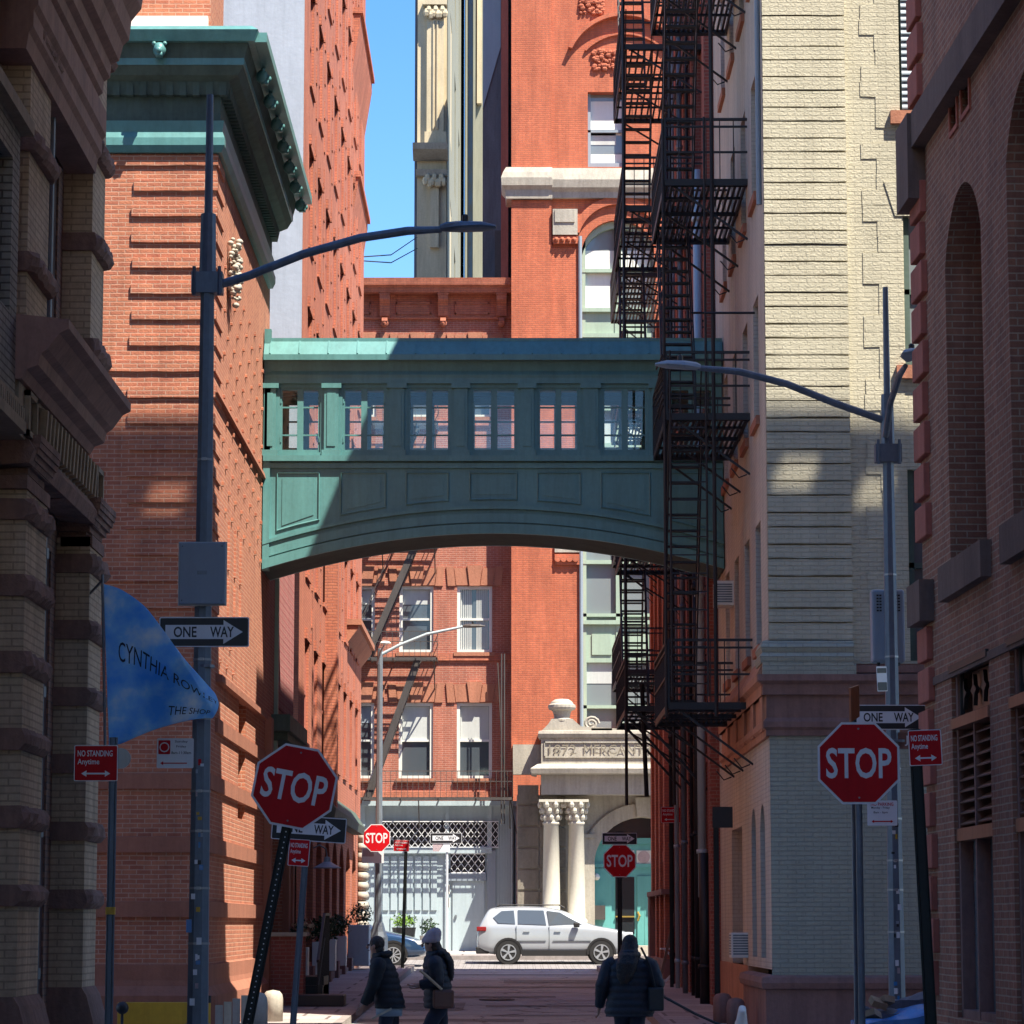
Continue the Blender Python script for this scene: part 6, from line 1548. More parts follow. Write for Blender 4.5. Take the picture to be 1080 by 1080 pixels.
# iron steps and railing by the dark door
T = thing('entrance_steps', 'black iron stoop with slanted railing below the dark lane door', 'steps', (XL+.5, 57.5, gz(57)))
g = gz(57); mb = MB()
for i in range(4): mb.box(0-.5, .45, -1.4+i*.3+.6, 1.6, 0, .12+i*.16)
part('tread_block', mb, M['black'], T, world=False)
mb = MB()
for x in (.42,):
    mb.bar((x,-1.2,.9),(x,.6,1.75), .05); mb.bar((x,-1.2,.45),(x,.6,1.3), .04)
    for i in range(12): Y_ = -1.2+i*.164; mb.bar((x,Y_,0),(x,Y_,.9+i*.078), .022)
    mb.bar((x,.6,.2),(x,2.2,.2), .04); mb.bar((x,.6,1.75),(x,2.2,1.75), .05)
    for i in range(10): mb.bar((x,.6+i*.17,.2),(x,.6+i*.17,1.75), .022)
part('railing', mb, M['iron'], T, world=False)
part('newel_wall', MB().box(-.5,.2,-1.9,-1.2,0,1.35), M['brickD'], T, world=False); part('newel_cap', MB().box(-.52,.26,-1.95,-1.15,1.35,1.42), M['limestone'], T, world=False)
T = thing('doorstep_block', 'dark rectangular step block on the left pavement', 'step', (at(345,1050,55).x, 55.6, gz(55.6)+.13)); part('step', MB().box(-.62,.28,-.35,.5,0,.20), M['black'], T, world=False, bevel=.015)
def leafball(c, r, n, mat, rn, sx=1, sz=1, fs=.05):
    mb = MB()
    for i in range(n):
        d = Vector((rn.gauss(0,1), rn.gauss(0,1), rn.gauss(0,1))).normalized()*(r*rn.uniform(.35,1)); p = Vector((c[0]+d.x*sx, c[1]+d.y, c[2]+d.z*sz))
        a = Vector((rn.gauss(0,1), rn.gauss(0,1), rn.gauss(0,1))).normalized(); b_ = a.cross(d).normalized(); k = fs*rn.uniform(.6,1.3)
        mb.face([p-a*k, p+b_*k*.45, p+a*k, p-b_*k*.45])
    return mb
rn = random.Random(5)
def flowerpot(Y, label, mat2, pot='white', hz=1.2):
    x = XL+.32; T = thing('planter', label, 'planter', (x, Y, gz(Y)+.13))
    part('pot', MB().box(-.16,.16,-.22,.22,.25,.95), M[pot], T, world=False, bevel=.01); part('bracket', MB().box(-.3,-.1,-.05,.05,.1,.3), M['iron'], T, world=False)
    part('foliage', leafball((0,0,hz), .30, 260, M['leafdark'], rn), M['leafdark'], T, world=False); part('blossom', leafball((.05,-.05,hz+.08), .26, 60, mat2, rn, fs=.06), mat2, T, world=False)
flowerpot(60.4, 'white box planter with cream blossoms by the lane railing', M['flower'])
flowerpot(66.6, 'white box planter with dark leaves between brick piers, nearest of three', M['leafdark']); flowerpot(69.8, 'white box planter with dark leaves between brick piers, middle of three', M['leafdark']); flowerpot(74.2, 'white box planter with dark leaves between brick piers, farthest of three', M['leafdark'])
T = thing('planter', 'large pale blue planter box with a shrub at the far left corner', 'planter', (XL+.5, 80.5, gz(80)+.13)); part('pot', MB().box(-.3,.25,-.5,.5,.1,1.15), M['lightblue'], T, world=False, bevel=.02); part('foliage', leafball((0,0,1.4), .38, 300, M['leafdark'], rn), M['leafdark'], T, world=False)
c = at(426, 980, 94.5); T = thing('planter', 'dark tub with a bright green shrub behind the blue car', 'planter', (c.x, 94.5, gz(94.5)+.13))
part('pot', MB().lathe((0,0,0), [(.26,0),(.36,.75),(.38,.8),(.34,.8)], 14), M['black'], T, world=False); part('foliage', leafball((0,0,1.0), .42, 420, M['leaf'], rn, 1, .6), M['leaf'], T, world=False)
c = at(452, 980, 94.5); T = thing('planter', 'small tub of dark greenery beside the pale blue door', 'planter', (c.x, 94.5, gz(94.5)+.13))
part('pot', MB().lathe((0,0,0), [(.2,0),(.27,.5),(.28,.55)], 14), M['white'], T, world=False); part('foliage', leafball((0,0,.8), .32, 300, M['leafdark'], rn, 1, .9), M['leafdark'], T, world=False)
# stone bollards on the left corner, right corner
def bollard(px, Y, top, r, label, mat='limestone'):
    c = at(px, top, Y); T = thing('bollard', label, 'bollard', (c.x, Y, gz(Y)+.13)); h = c.z-gz(Y)-.13
    mb = MB().lathe((0,0,0), [(r,0),(r,h*.72),(r*.92,h*.86),(r*.65,h*.96),(r*.02,h)], 16); mb.smooth = True; part('stone', mb, M[mat], T, world=False)
bollard(273, 44.4, 1046, .13, 'rounded pale stone bollard at the foot of the orange corner, nearer one'); bollard(288, 49.2, 1044, .16, 'rounded stone bollard at the foot of the orange corner, further one')
bollard(776, 46.5, 1052, .14, 'rounded stone guard post by the beige wall, nearer one', 'brownstone'); bollard(762, 48.6, 1047, .15, 'rounded stone guard post by the beige wall, further one', 'brownstone')
# yellow barrier and plywood hoarding
c = at(162, 1057, 43.2); a = at(124,1070,43.2).x; b_ = at(203,1070,43.2).x
T = thing('yellow_barrier', 'yellow construction barrier along the pavement at the lower left', 'barrier', (c.x, 43.2, .13)); part('panel', MB().box(a-c.x,b_-c.x,-.04,.04,.05,c.z-.13), M['yellow'], T, world=False, bevel=.01); part('foot', MB().box(a-c.x,a-c.x+.1,-.3,.3,0,.06).box(b_-c.x-.1,b_-c.x,-.3,.3,0,.06), M['black'], T, world=False)
c = at(219, 1060, 43.4); T = thing('yellow_post', 'short yellow marker post with black cap beside the left lamp post', 'bollard', (c.x, 43.4, .13)); part('tube', MB().tube([(0,0,0),(0,0,c.z-.1)], .045, 10), M['yellow'], T, world=False); part('cap', MB().tube([(0,0,c.z-.1),(0,0,c.z)], .05, 10), M['black'], T, world=False)
T = thing('plywood_hoarding', 'pale plywood boards standing against the corner of the orange building', 'hoarding', (XL+.1, 44.3, .13))
for i in range(4): a = at(227+i*9,1070,44.3).x-(XL+.1); part('board', MB().box(a, a+.11, -.02+i*.012, .02+i*.012, 0, at(540,1060-i*3.4,44.3).z-.13), M['ply'] if i % 2 else M['limestone'], T, world=False)
mb = MB(); mb.ball((0,0,.0), .085); mb.tube([(0,0,-1),(0,0,0)], .02, 6); mb.smooth = True; c = at(129,1058,40); T = thing('hydrant_cap', 'black rounded cap of a short post beside the yellow barrier', 'bollard', (c.x, 40, 0)); put(mb, 0, c.z-.06); part('cap', mb, M['black'], T, world=False)
# folding table, leaning board and pink pot on the right pavement
c = at(713, 1020, 70); T = thing('folding_table', 'small white folding table with crossed legs beside the right lane wall', 'table', (c.x+.1, 70, gz(70)+.13))
part('top', MB().box(-.45,.45,-.3,.3,.72,.75), M['signwhite'], T, world=False)
for y in (-.25,.25): part('leg', MB().bar((-.35,y,0),(.35,y,.72), .03).bar((.35,y,0),(-.35,y,.72), .03), M['signwhite'], T, world=False)
c = at(725, 1025, 67); T = thing('clay_pot', 'round pink clay pot beside the leaning board on the right pavement', 'pot', (c.x+.05, 67, gz(67)+.13)); mb = MB().lathe((0,0,0), [(.16,0),(.26,.25),(.25,.5),(.17,.68),(.2,.74)], 16); mb.smooth = True; part('body', mb, M['brickB_pink'], T, world=False)
T = thing('leaning_board', 'narrow wooden board leaning on the right lane wall', 'board', (XR-.65, 66.2, gz(66)+.13)); part('plank', MB().bar((0,0,0),(.45,.1,1.9), .06), M['copper'], T, world=False)
# heap at lower right
T = thing('recycling_heap', 'heap of blue plastic sheets and cardboard behind the right sign posts', 'rubbish', (at(940,1070,33.5).x, 33.5, 0))
rn2 = random.Random(11)
def sheet(x0, x1, y0, y1, zf, mat, name):
    mb = MB(); n = 16
    for j in range(n+1):
        for i in range(n+1):
            u, v = i/n, j/n; mb.v.append((x0+(x1-x0)*u, y0+(y1-y0)*v, zf(u, v)+.03*math.sin(u*6+v*4)+.015*math.sin(v*8-u*5)))
    for j in range(n):
        for i in range(n): k = j*(n+1)+i; mb.f.append((k,k+1,k+n+2,k+n+1))
    m = len(mb.v)
    for j in range(n+1):
        for i in range(n+1): p = mb.v[j*(n+1)+i]; mb.v.append((p[0],p[1],.0))
    for i in range(n):
        for a_, b2 in ((i,i+1),((n)*(n+1)+i+1,n*(n+1)+i)): mb.f.append((a_,b2,b2+m,a_+m))
        for a_, b2 in (((i+1)*(n+1),i*(n+1)),(i*(n+1)+n,(i+1)*(n+1)+n)): mb.f.append((a_,b2,b2+m,a_+m))
    return part(name, mb, mat, T, world=False)
sheet(-.42,.42,-.5,.2, lambda u,v: .62+.16*u+.06*v, M['blueplastic'], 'blue_sheet')
sheet(-.05,.5,.22,.7, lambda u,v: .84+.10*u, M['darkgrey'], 'grey_sheet'); sheet(-.36,.1,-.1,.25, lambda u,v: .80-.05*u, M['darkgrey'], 'grey_sheet')
for (x,y,z,rx,rz) in ((-.14,.0,.86,.5,.4),(-.22,-.2,.74,-.3,1.0),(-.05,.05,.88,.2,2)):
    o = part('cardboard', MB().box(-.09,.09,-.06,.06,-.035,.035), M['cardboard'], T, world=False); o.location = (x,y,z); o.rotation_euler = (rx,.3,rz)
# wires in the sky gap
mb = MB()
for a, b_ in (((381,275),(440,262)),((381,271),(440,250))):
    A_, B2 = at(a[0],a[1],96), at(b_[0],b_[1],110); m_ = (A_+B2)/2; m_.z -= .3; mb.tube([A_, m_, B2], .02, 4)
solo('overhead_wires', mb, M['iron'], 'two thin wires sagging across the gap of blue sky', 'cable')

# ================================================================= cars
def make_car(name, label, loc, rz, L_, prof_, belt, paint, wheels, wr, wins, hw=.90, rw=.64, dark_low=True, spokes=6):
    """prof_: list of (x, ztop, zbelt, zbottom, roof_half_width); car points to +X"""
    T = thing(name, label, 'car', loc, (0,0,rz))
    def ring(p):
        x, zt_, zb_, z0_, r_ = p; w_ = hw*(1-.10*max(0,(abs(x-L_/2)-(L_/2-.45))/.45)**2)
        return [(z0_, w_*.80), (z0_+.10, w_*.97), ((z0_+zb_)/2, w_), (zb_-.06, w_*.985), (zb_, w_*.955), (zt_-.05 if zt_-zb_>.12 else zt_-.01, r_), (zt_, r_-.10), (zt_+.02, 0)]
    mb = MB(); rings = []
    for p in prof_:
        rr_ = ring(p); pts = [(p[0]-L_/2, -w_, z) for z, w_ in rr_] + [(p[0]-L_/2, w_, z) for z, w_ in reversed(rr_[:-1])]
        rings.append(pts)
    k = len(rings[0])
    for r_ in rings: mb.v += r_
    for i in range(len(rings)-1):
        for j in range(k): jj = (j+1) % k; mb.f.append((i*k+j, i*k+jj, (i+1)*k+jj, (i+1)*k+j))
    mb.f.append(tuple(range(k))); mb.f.append(tuple((len(rings)-1)*k+j for j in reversed(range(k)))); mb.smooth = False
    body = part('body', mb, paint, T, world=False, fix=True)
    for p in body.data.polygons: p.use_smooth = True
    m = body.modifiers.new('sub', 'SUBSURF'); m.levels = 1; m.render_levels = 2
    def sidew(x, z):
        xs = [p[0] for p in prof_]; i = max(0, min(len(xs)-2, next((j for j in range(len(xs)-1) if xs[j+1] >= x), len(xs)-2))); f = (x-xs[i])/(xs[i+1]-xs[i]+1e-9)
        a_, b_ = prof_[i], prof_[i+1]; zt_ = a_[1]+(b_[1]-a_[1])*f; zb_ = a_[2]+(b_[2]-a_[2])*f; r_ = a_[4]+(b_[4]-a_[4])*f
        if z <= zb_: return hw
        q_ = min(1, (z-zb_)/max(.05, zt_-.05-zb_)); return hw*.955+(r_-hw*.955)*q_
    for s_ in (-1, 1):
        for wn in wins:
            mb = MB(); A_ = [(x-L_/2, s_*(sidew(x,z)+.022), z) for x, z in wn]; B_ = [(x-L_/2, s_*(sidew(x,z)-.03), z) for x, z in wn]
            n = len(A_); mb.v += A_+B_; mb.f.append(tuple(range(n))); mb.f.append(tuple(range(2*n-1,n-1,-1)))
            for i in range(n): j = (i+1)%n; mb.f.append((i,n+i,n+j,j))
            part('side_window', mb, M['glassblue'], T, world=False, fix=True)
    for wx in wheels:
        for s_ in (-1, 1):
            mb = MB(); yy = s_*(hw-.10); mb.tube([(wx-L_/2, yy-.11, wr),(wx-L_/2, yy+.11, wr)], wr, 28)
            wh = part('wheel', mb, M['tyre'], T, world=False)
            yo = s_*(hw+.012); mb = MB()
            mb.tube([(wx-L_/2+wr*.64*math.cos(i*math.pi/12), yo, wr+wr*.64*math.sin(i*math.pi/12)) for i in range(25)], .018, 5)
            for i in range(spokes):
                a_ = i*2*math.pi/spokes+.2; c_, d_ = math.cos(a_), math.sin(a_); q_ = .09 if spokes < 8 else .05
                mb.v += []; P_ = [(.05,-.4),( .62,-1),(.64,1),(.05,.4)]
                Fw = Frame(wx-L_/2, yo, 1, 0)
                mb.poly(Fw, [((r_*c_-t_*q_*.6*d_)*wr/.64*1.0 if False else (r_*wr*c_ - t_*q_*.45*d_), wr+(r_*wr*d_ + t_*q_*.45*c_)) for r_, t_ in P_], -.012, .012)
            mb.tube([(wx-L_/2, yo-.015, wr),(wx-L_/2, yo+.015, wr)], .05, 10)
            part('rim', mb, M['alloy'], wh, world=False)
        for s_ in (-1, 1):
            mb = MB(); n = 14; r0, r1 = wr+.02, wr+.085; yo = s_*(hw+.006)
            for i in range(n):
                a0, a1 = math.pi*(i/n)*1.1-.16, math.pi*((i+1)/n)*1.1-.16
                mb.poly(Frame(wx-L_/2, yo, 1, 0), [(r_*math.cos(a_), wr+r_*math.sin(a_)) for r_, a_ in ((r0,a0),(r0,a1),(r1,a1),(r1,a0))], -.025, .025)
            mb.tube([(wx-L_/2, yo-.005*s_, wr),(wx-L_/2, yo-.0*s_+.004*s_, wr)], wr+.03, 28)
            part('wheel_arch', mb, M['plastic'], T, world=False)
            # wheel is proud of the dark arch disc
    for o in list(T.children):
        if o.name.startswith('wheel') and not o.name.startswith('wheel_arch'):
            for v in o.data.vertices: v.co.y += .03*(1 if v.co.y > 0 else -1)
            for ch in o.children:
                for v in ch.data.vertices: v.co.y += .03*(1 if v.co.y > 0 else -1)
    for s_ in (-1, 1):
        mb = MB(); a_, b_ = wheels[0]+wr+.05, wheels[1]-wr-.05; mb.box(a_-L_/2, b_-L_/2, s_*(hw-.06), s_*(hw+.008), .24, .40)
        part('sill', mb, M['plastic'], T, world=False)
    return T
suvp = [(.0,.80,.78,.42,.70),(.06,1.05,1.03,.36,.76),(.14,1.22,1.10,.33,.76),(.30,1.52,1.12,.30,.68),(.38,1.60,1.12,.28,.64),(.62,1.65,1.12,.27,.63),(1.4,1.67,1.10,.27,.64),(2.1,1.64,1.08,.27,.64),(2.6,1.53,1.07,.27,.62),(3.0,1.31,1.05,.27,.68),(3.34,1.11,1.04,.27,.78),(3.8,1.05,1.01,.27,.78),(4.25,.97,.94,.28,.76),(4.48,.86,.84,.31,.72),(4.60,.70,.68,.36,.64),(4.62,.55,.53,.42,.6)]
zcar = gz(90)
xa, xb = at(503,1000,90).x, at(670,1000,90).x
swin = [[(.62,1.18),(.48,1.34),(.72,1.53),(1.08,1.55),(1.12,1.16)],[(1.20,1.16),(1.20,1.56),(1.95,1.55),(2.02,1.13)],[(2.10,1.13),(2.04,1.54),(2.42,1.49),(3.06,1.14)]]
SUV = make_car('parked_suv', 'silver white SUV parked across the end of the lane', ((xa+xb)/2, 90.6, zcar), 0, 4.62, suvp, 1.1, M['carwhite'], (.92,3.62), .34, swin, spokes=5)
for s_ in (-1,1):
    part('tail_light', MB().box(-2.31,-2.03,s_*.70,s_*.892,.95,1.08), M['taillight'], SUV, world=False, bevel=.02)
    part('headlight', MB().box(1.88,2.22,s_*.60,s_*.865,.80,.92), M['headlight'], SUV, world=False, bevel=.02)
    part('mirror', MB().box(.50,.68,s_*.90,s_*1.06,1.06,1.20), M['plastic'], SUV, world=False, bevel=.03)
    part('roof_rail', MB().tube([(-1.75,s_*.58,1.65),(-1.6,s_*.58,1.71),(.1,s_*.58,1.71),(.25,s_*.58,1.63)], .016, 6), M['plastic'], SUV, world=False)
    part('door_seam', MB().box(-.205,-.198,s_*.87,s_*.903,.42,1.10).box(-1.12,-.30,s_*.9,s_*.915,.66,.675).box(-.1,1.0,s_*.9,s_*.915,.66,.675), M['plastic'], SUV, world=False)
    for xx in (-.95, -.05): part('door_handle', MB().box(xx,xx+.18,s_*.895,s_*.925,.93,.96), M['carwhite'], SUV, world=False)
part('number_plate', MB().box(-2.33,-2.315,-.26,.26,.74,.86), M['signwhite'], SUV, world=False); part('door_seam', MB().box(-1.16,-1.153,-.915,-.87,.50,1.10), M['plastic'], SUV, world=False)
part('bumper', MB().box(-2.33,-1.95,-.80,.80,.30,.50), M['plastic'], SUV, world=False, bevel=.03)
bp = [(.0,.80,.78,.40,.66),(.08,.98,.94,.34,.72),(.5,1.05,1.0,.26,.72),(.95,1.18,1.0,.24,.66),(1.45,1.42,1.0,.22,.58),(2.1,1.47,.99,.22,.58),(2.7,1.40,.98,.22,.58),(3.1,1.20,.97,.22,.66),(3.45,1.02,.95,.22,.76),(4.0,.93,.88,.24,.76),(4.45,.80,.78,.26,.72),(4.68,.66,.64,.30,.66),(4.75,.5,.48,.36,.6)]
xb2 = at(450,1000,88).x
BC = make_car('parked_car', 'dark blue saloon car nosing out at the far left corner', (xb2-2.37, 88.6, gz(88)), 0, 4.75, bp, 1.0, M['carblue'], (.95,3.80), .335, [[(1.15,1.04),(1.5,1.34),(2.2,1.38),(2.2,1.03)],[(2.28,1.03),(2.28,1.38),(2.7,1.33),(3.2,1.02)]], spokes=10)
for s_ in (-1,1):
    part('headlight', MB().box(1.95,2.28,s_*.55,s_*.86,.62,.74), M['headlight'], BC, world=False, bevel=.02); part('mirror', MB().box(.72,.88,s_*.90,s_*1.05,.98,1.1), M['carblue'], BC, world=False, bevel=.03)
part('windscreen', MB().face([]) or MB().tube([(0.15,0,1.44),(.95,0,1.10)], .02, 4), M['glassblue'], BC, world=False) if False else None

# ================================================================= people
def skin_mesh(name, nodes, edges, mat, parent, sub=2):
    keys = list(nodes); me = bpy.data.meshes.new(name); me.from_pydata([nodes[k][:3] for k in keys], [(keys.index(a), keys.index(b)) for a, b in edges], [])
    o = bpy.data.objects.new(name, me); col.objects.link(o)
    m = o.modifiers.new('skin', 'SKIN'); m.use_smooth_shade = True
    for i, k in enumerate(keys):
        r = nodes[k][3]; r = r if isinstance(r, tuple) else (r, r); me.skin_vertices[0].data[i].radius = r; me.skin_vertices[0].data[i].use_root = (i == 0)
    s = o.modifiers.new('sub', 'SUBSURF'); s.levels = sub; s.render_levels = sub
    bpy.context.view_layer.update()
    me2 = bpy.data.meshes.new_from_object(o.evaluated_get(bpy.context.evaluated_depsgraph_get()))
    o.modifiers.clear(); o.data = me2; me2.materials.clear(); me2.materials.append(mat)
    for p in me2.polygons: p.use_smooth = True
    o.parent = parent; me2.name = name
    return o
def hand_nodes(N, E, wrist, pre, d, side):
    """palm + five fingers continuing direction d; side = lateral vector"""
    w_ = Vector(N[wrist][:3]); d = Vector(d).normalized(); s_ = Vector(side).normalized(); up = d.cross(s_)
    pm = w_+d*.05; N[pre+'palm'] = (*pm, (.036,.022)); E.append((wrist, pre+'palm'))
    for i, (o_, l_) in enumerate(((-.030,.062),(-.010,.074),(.011,.070),(.030,.055))):
        a = pm+d*.035+s_*o_; b_ = a+d*l_*.5+up*.01; c_ = a+d*l_*.85+up*.032
        for nm, q_, r_ in (('a',a,.0105),('b',b_,.0095),('c',c_,.008)): N[pre+nm+str(i)] = (*q_, r_)
        E += [(pre+'palm', pre+'a'+str(i)), (pre+'a'+str(i), pre+'b'+str(i)), (pre+'b'+str(i), pre+'c'+str(i))]
    t1 = w_+d*.03-s_*.04+up*.01; t2 = t1+d*.035-s_*.012+up*.012
    N[pre+'t1'] = (*t1,.012); N[pre+'t2'] = (*t2,.009); E += [(pre+'palm', pre+'t1'), (pre+'t1', pre+'t2')]
def loft(mb, rings, n=22, q=0, qa=0):
    m = len(mb.v)
    for k, (x, y, z, rx, ry) in enumerate(rings):
        for j in range(n):
            t_ = 2*math.pi*j/n; w_ = 1+.02*math.sin(t_*3+z*9)+.015*math.sin(t_*5-z*17)
            mb.v.append((x+rx*w_*math.cos(t_), y+ry*w_*math.sin(t_), z))
    for k in range(len(rings)-1):
        for j in range(n): jj = (j+1)%n; mb.f.append((m+k*n+j, m+k*n+jj, m+(k+1)*n+jj, m+(k+1)*n+j))
    mb.f.append(tuple(m+j for j in reversed(range(n)))); mb.f.append(tuple(m+(len(rings)-1)*n+j for j in range(n)))
def lerp_rings(keys, step=.0125, quilt=.012, period=.085):
    out_ = []; z = keys[0][2]
    while z < keys[-1][2]:
        i = max(j for j in range(len(keys)-1) if keys[j][2] <= z); a, b = keys[i], keys[i+1]; f = (z-a[2])/(b[2]-a[2]); f = f*f*(3-2*f)*.5+f*.5
        r_ = quilt*abs(math.sin(math.pi*z/period)); out_.append(tuple([a[0]+(b[0]-a[0])*f, a[1]+(b[1]-a[1])*f, z, a[3]+(b[3]-a[3])*f+r_, a[4]+(b[4]-a[4])*f+r_])); z += step
    return out_
def sleeve(mb, pts, rs, s_):
    P = [Vector(p)*s_ for p in pts]; fine = []; rr_ = []
    for i in range(len(P)-1):
        for k in range(8):
            f = k/8; fine.append(P[i]+(P[i+1]-P[i])*f); rr_.append((rs[i]+(rs[i+1]-rs[i])*f)*s_*(1+.07*abs(math.sin((i*8+k)*.9))))
    fine.append(P[-1]); rr_.append(rs[-1]*s_); mb.tube(fine, rr_, 14)
def person(label, loc, rz, hgt, lean, armL, armR, legL, legR, coat, trous, hairlong, hat=None, coatlen=.0, headturn=0, shirt=None, belt=None, wide=1.0):
    """faces local -Y; armX = (elbow, wrist) points, legX = (knee, ankle, toe) points in a 1.70 m figure"""
    T = thing('person', label, 'person', loc, (0,0,rz)); s_ = hgt/1.70
    ly = -lean; hy0 = ly*1.3-.03
    N = {'pel':(0,0,.93,(.14,.10)),'waist':(0,ly*.25,1.08,(.13,.09)),'chest':(0,ly*.7,1.30,(.15,.10)),'neck':(0,ly*1.0,1.45,.052),'head0':(0,hy0-.01,1.525,.066),'head':(0,hy0-.012,1.59,.083),'crown':(0,hy0,1.65,.072),
         'shL':(.17,ly*.9,1.38,.056),'shR':(-.17,ly*.9,1.38,.056),'hipL':(.095,0,.90,.085),'hipR':(-.095,0,.90,.085)}
    E = [('pel','waist'),('waist','chest'),('chest','neck'),('neck','head0'),('head0','head'),('head','crown'),('chest','shL'),('chest','shR'),('pel','hipL'),('pel','hipR')]
    for sfx, arm_, leg_ in (('L',armL,legL),('R',armR,legR)):
        N['el'+sfx] = (*arm_[0],.040); N['wr'+sfx] = (*arm_[1],.027); E += [('sh'+sfx,'el'+sfx),('el'+sfx,'wr'+sfx)]
        d = Vector(arm_[1])-Vector(arm_[0]); hand_nodes(N, E, 'wr'+sfx, 'h'+sfx, d, Vector((0,1,0)) if abs(d.normalized().y) < .7 else Vector((1,0,0)))
        N['kn'+sfx] = (*leg_[0],.055); N['an'+sfx] = (*leg_[1],.038); N['to'+sfx] = (*leg_[2],(.04,.028)); E += [('hip'+sfx,'kn'+sfx),('kn'+sfx,'an'+sfx),('an'+sfx,'to'+sfx)]
    def sc(NN): return {k: (v[0]*s_, v[1]*s_, v[2]*s_, (v[3][0]*s_, v[3][1]*s_) if isinstance(v[3], tuple) else v[3]*s_) for k, v in NN.items()}
    skin_mesh('body', sc(N), E, M['skin'], T)
    hx, hy, hz_ = 0, (hy0-.012)*s_, 1.59*s_
    def fp(a, b_, o_): return (a, hy-o_, hz_+b_)
    nose = MB(); nose.ball(fp(0,-.012,.088), .015, 1, 1.2, 1.6); nose.smooth = True; part('nose', nose, M['skin'], T, world=False)
    ey = MB(); ey.ball(fp(.03,.012,.074), .011); ey.ball(fp(-.03,.012,.074), .011); part('eye', ey, M['black'], T, world=False, split=False)
    mo = MB(); mo.ball(fp(0,-.05,.072), .014, 1.3, 1, .35); part('mouth', mo, M['leather'], T, world=False)
    ea = MB(); ea.ball(fp(.082,-.01,-.005), .02, .6, 1, 1.4); ea.ball(fp(-.082,-.01,-.005), .02, .6, 1, 1.4); part('ear', ea, M['skin'], T, world=False, split=False)
    W_ = wide; hz0 = .80-coatlen
    keys = [(0,.01,hz0,.215*W_,.185),(0,.0,hz0+.05,.225*W_,.19),(0,ly*.2,1.02,.205*W_,.17),(0,ly*.55,1.20,.215*W_,.17),(0,ly*.8,1.33,.205*W_,.155),(0,ly*.95,1.41,.15*W_,.125),(0,ly*1.0,1.47,.095,.10),(0,ly*1.0,1.505,.085,.09)]
    mb = MB(); loft(mb, [(x*s_,y*s_,z*s_,a*s_,b*s_) for x,y,z,a,b in lerp_rings(keys)])
    for sg, arm_ in ((1,armL),(-1,armR)):
        a, b_ = Vector(arm_[0]), Vector(arm_[1]); sleeve(mb, [(sg*.13*W_,ly*.9,1.385),(sg*.19*W_,ly*.88,1.34),a,a+(b_-a)*.93], [.085,.098,.083,.055], s_)
    mb.tube([(Vector((.10*math.cos(t_), ly+.035+.085*math.sin(t_), 1.475+.02*math.sin(t_)))*s_) for t_ in [i*math.pi/8 for i in range(17)]], .042*s_, 8)
    mb.smooth = True; part('jacket', mb, coat, T, world=False, split=False)
    mb = MB()
    for sg, leg_ in ((1,legL),(-1,legR)):
        k_, a_ = Vector(leg_[0]), Vector(leg_[1]); sleeve(mb, [(sg*.085,0,.90),(sg*.09,-.0,.78),k_,a_+Vector((0,0,.0))], [.115,.105,.075,.062], s_)
    mb.smooth = True; part('trousers', mb, trous, T, world=False, split=False)
    for sfx, leg_ in (('L',legL),('R',legR)):
        a, b_ = Vector(leg_[1]), Vector(leg_[2]); dd = (b_-a); dd.z = 0; dd.normalize()
        q = {'a':(a.x-dd.x*.03,a.y-dd.y*.03,a.z-.03,(.05,.045)),'b':(a.x+dd.x*.09,a.y+dd.y*.09,a.z-.045,(.047,.035)),'c':(a.x+dd.x*.17,a.y+dd.y*.17,a.z-.05,(.04,.028))}
        skin_mesh('shoe', sc(q), [('a','b'),('b','c')], M['black'], T, 1)
    hb = MB(); hb.ball((0,hy+.028,hz_+.030), .098*s_, .98, 1.0, 1.02, 14, 10); hb.ball((0,hy+.055,hz_-.04), .075*s_, 1.05, .8, 1.1, 12, 8)
    if hairlong:
        sd_ = 1 if hairlong > 0 else -1
        loft(hb, [(x*s_, y*s_, z*s_, a*s_, b*s_) for x, y, z, a, b in lerp_rings([(.05,ly+.215,1.13,.04,.02),(.04,ly+.215,1.22,.095,.035),(.02,ly+.20,1.36,.125,.05),(0,ly+.13,1.46,.115,.075),(0,hy0+.06,1.56,.10,.08),(0,hy0+.04,1.64,.08,.07)], .02, .006, .05)], 14)
    hb.smooth = True; part('hair', hb, M['hair'], T, world=False, split=False)
    if hat:
        mb = MB().lathe((0,0,0), [(.100,-.02),(.108,.0),(.108,.035),(.100,.045),(.098,.07),(.085,.11),(.055,.145),(.02,.16)], 18); mb.v = [(x, y*1.05+z*.35, z) for x, y, z in mb.v]; put(mb, 0, hz_+.035, hy+.012); mb.smooth = True; part('beanie', mb, hat, T, world=False)
    if shirt:
        mb = MB(); loft(mb, [(0,0,.70*s_,.18,.15),(0,0,.83*s_,.19,.16)]); mb.smooth = True; part('shirt_hem', mb, shirt, T, world=False)
    return T
YP = 36.6
def pz(px, py, Y): return at(px, py, Y)
# woman with beanie, facing left, walking
p = at(461, 985, YP)
person('person in a mauve knitted hat and black puffer jacket with a tan shoulder bag', (at(463,1040,YP).x, YP, 0), R(-88), 1.57, .06,
       ((.24,-.02,1.12),(.20,-.26,1.08)), ((-.24,.02,1.12),(-.18,-.24,1.05)), ((.09,-.16,.50),(.09,-.22,.10),(.09,-.38,.05)), ((-.09,.05,.50),(-.09,.25,.14),(-.09,.12,.05)), M['clothnavy'], M['denim'], True, hat=M['beanie'], coatlen=.02, wide=1.1)
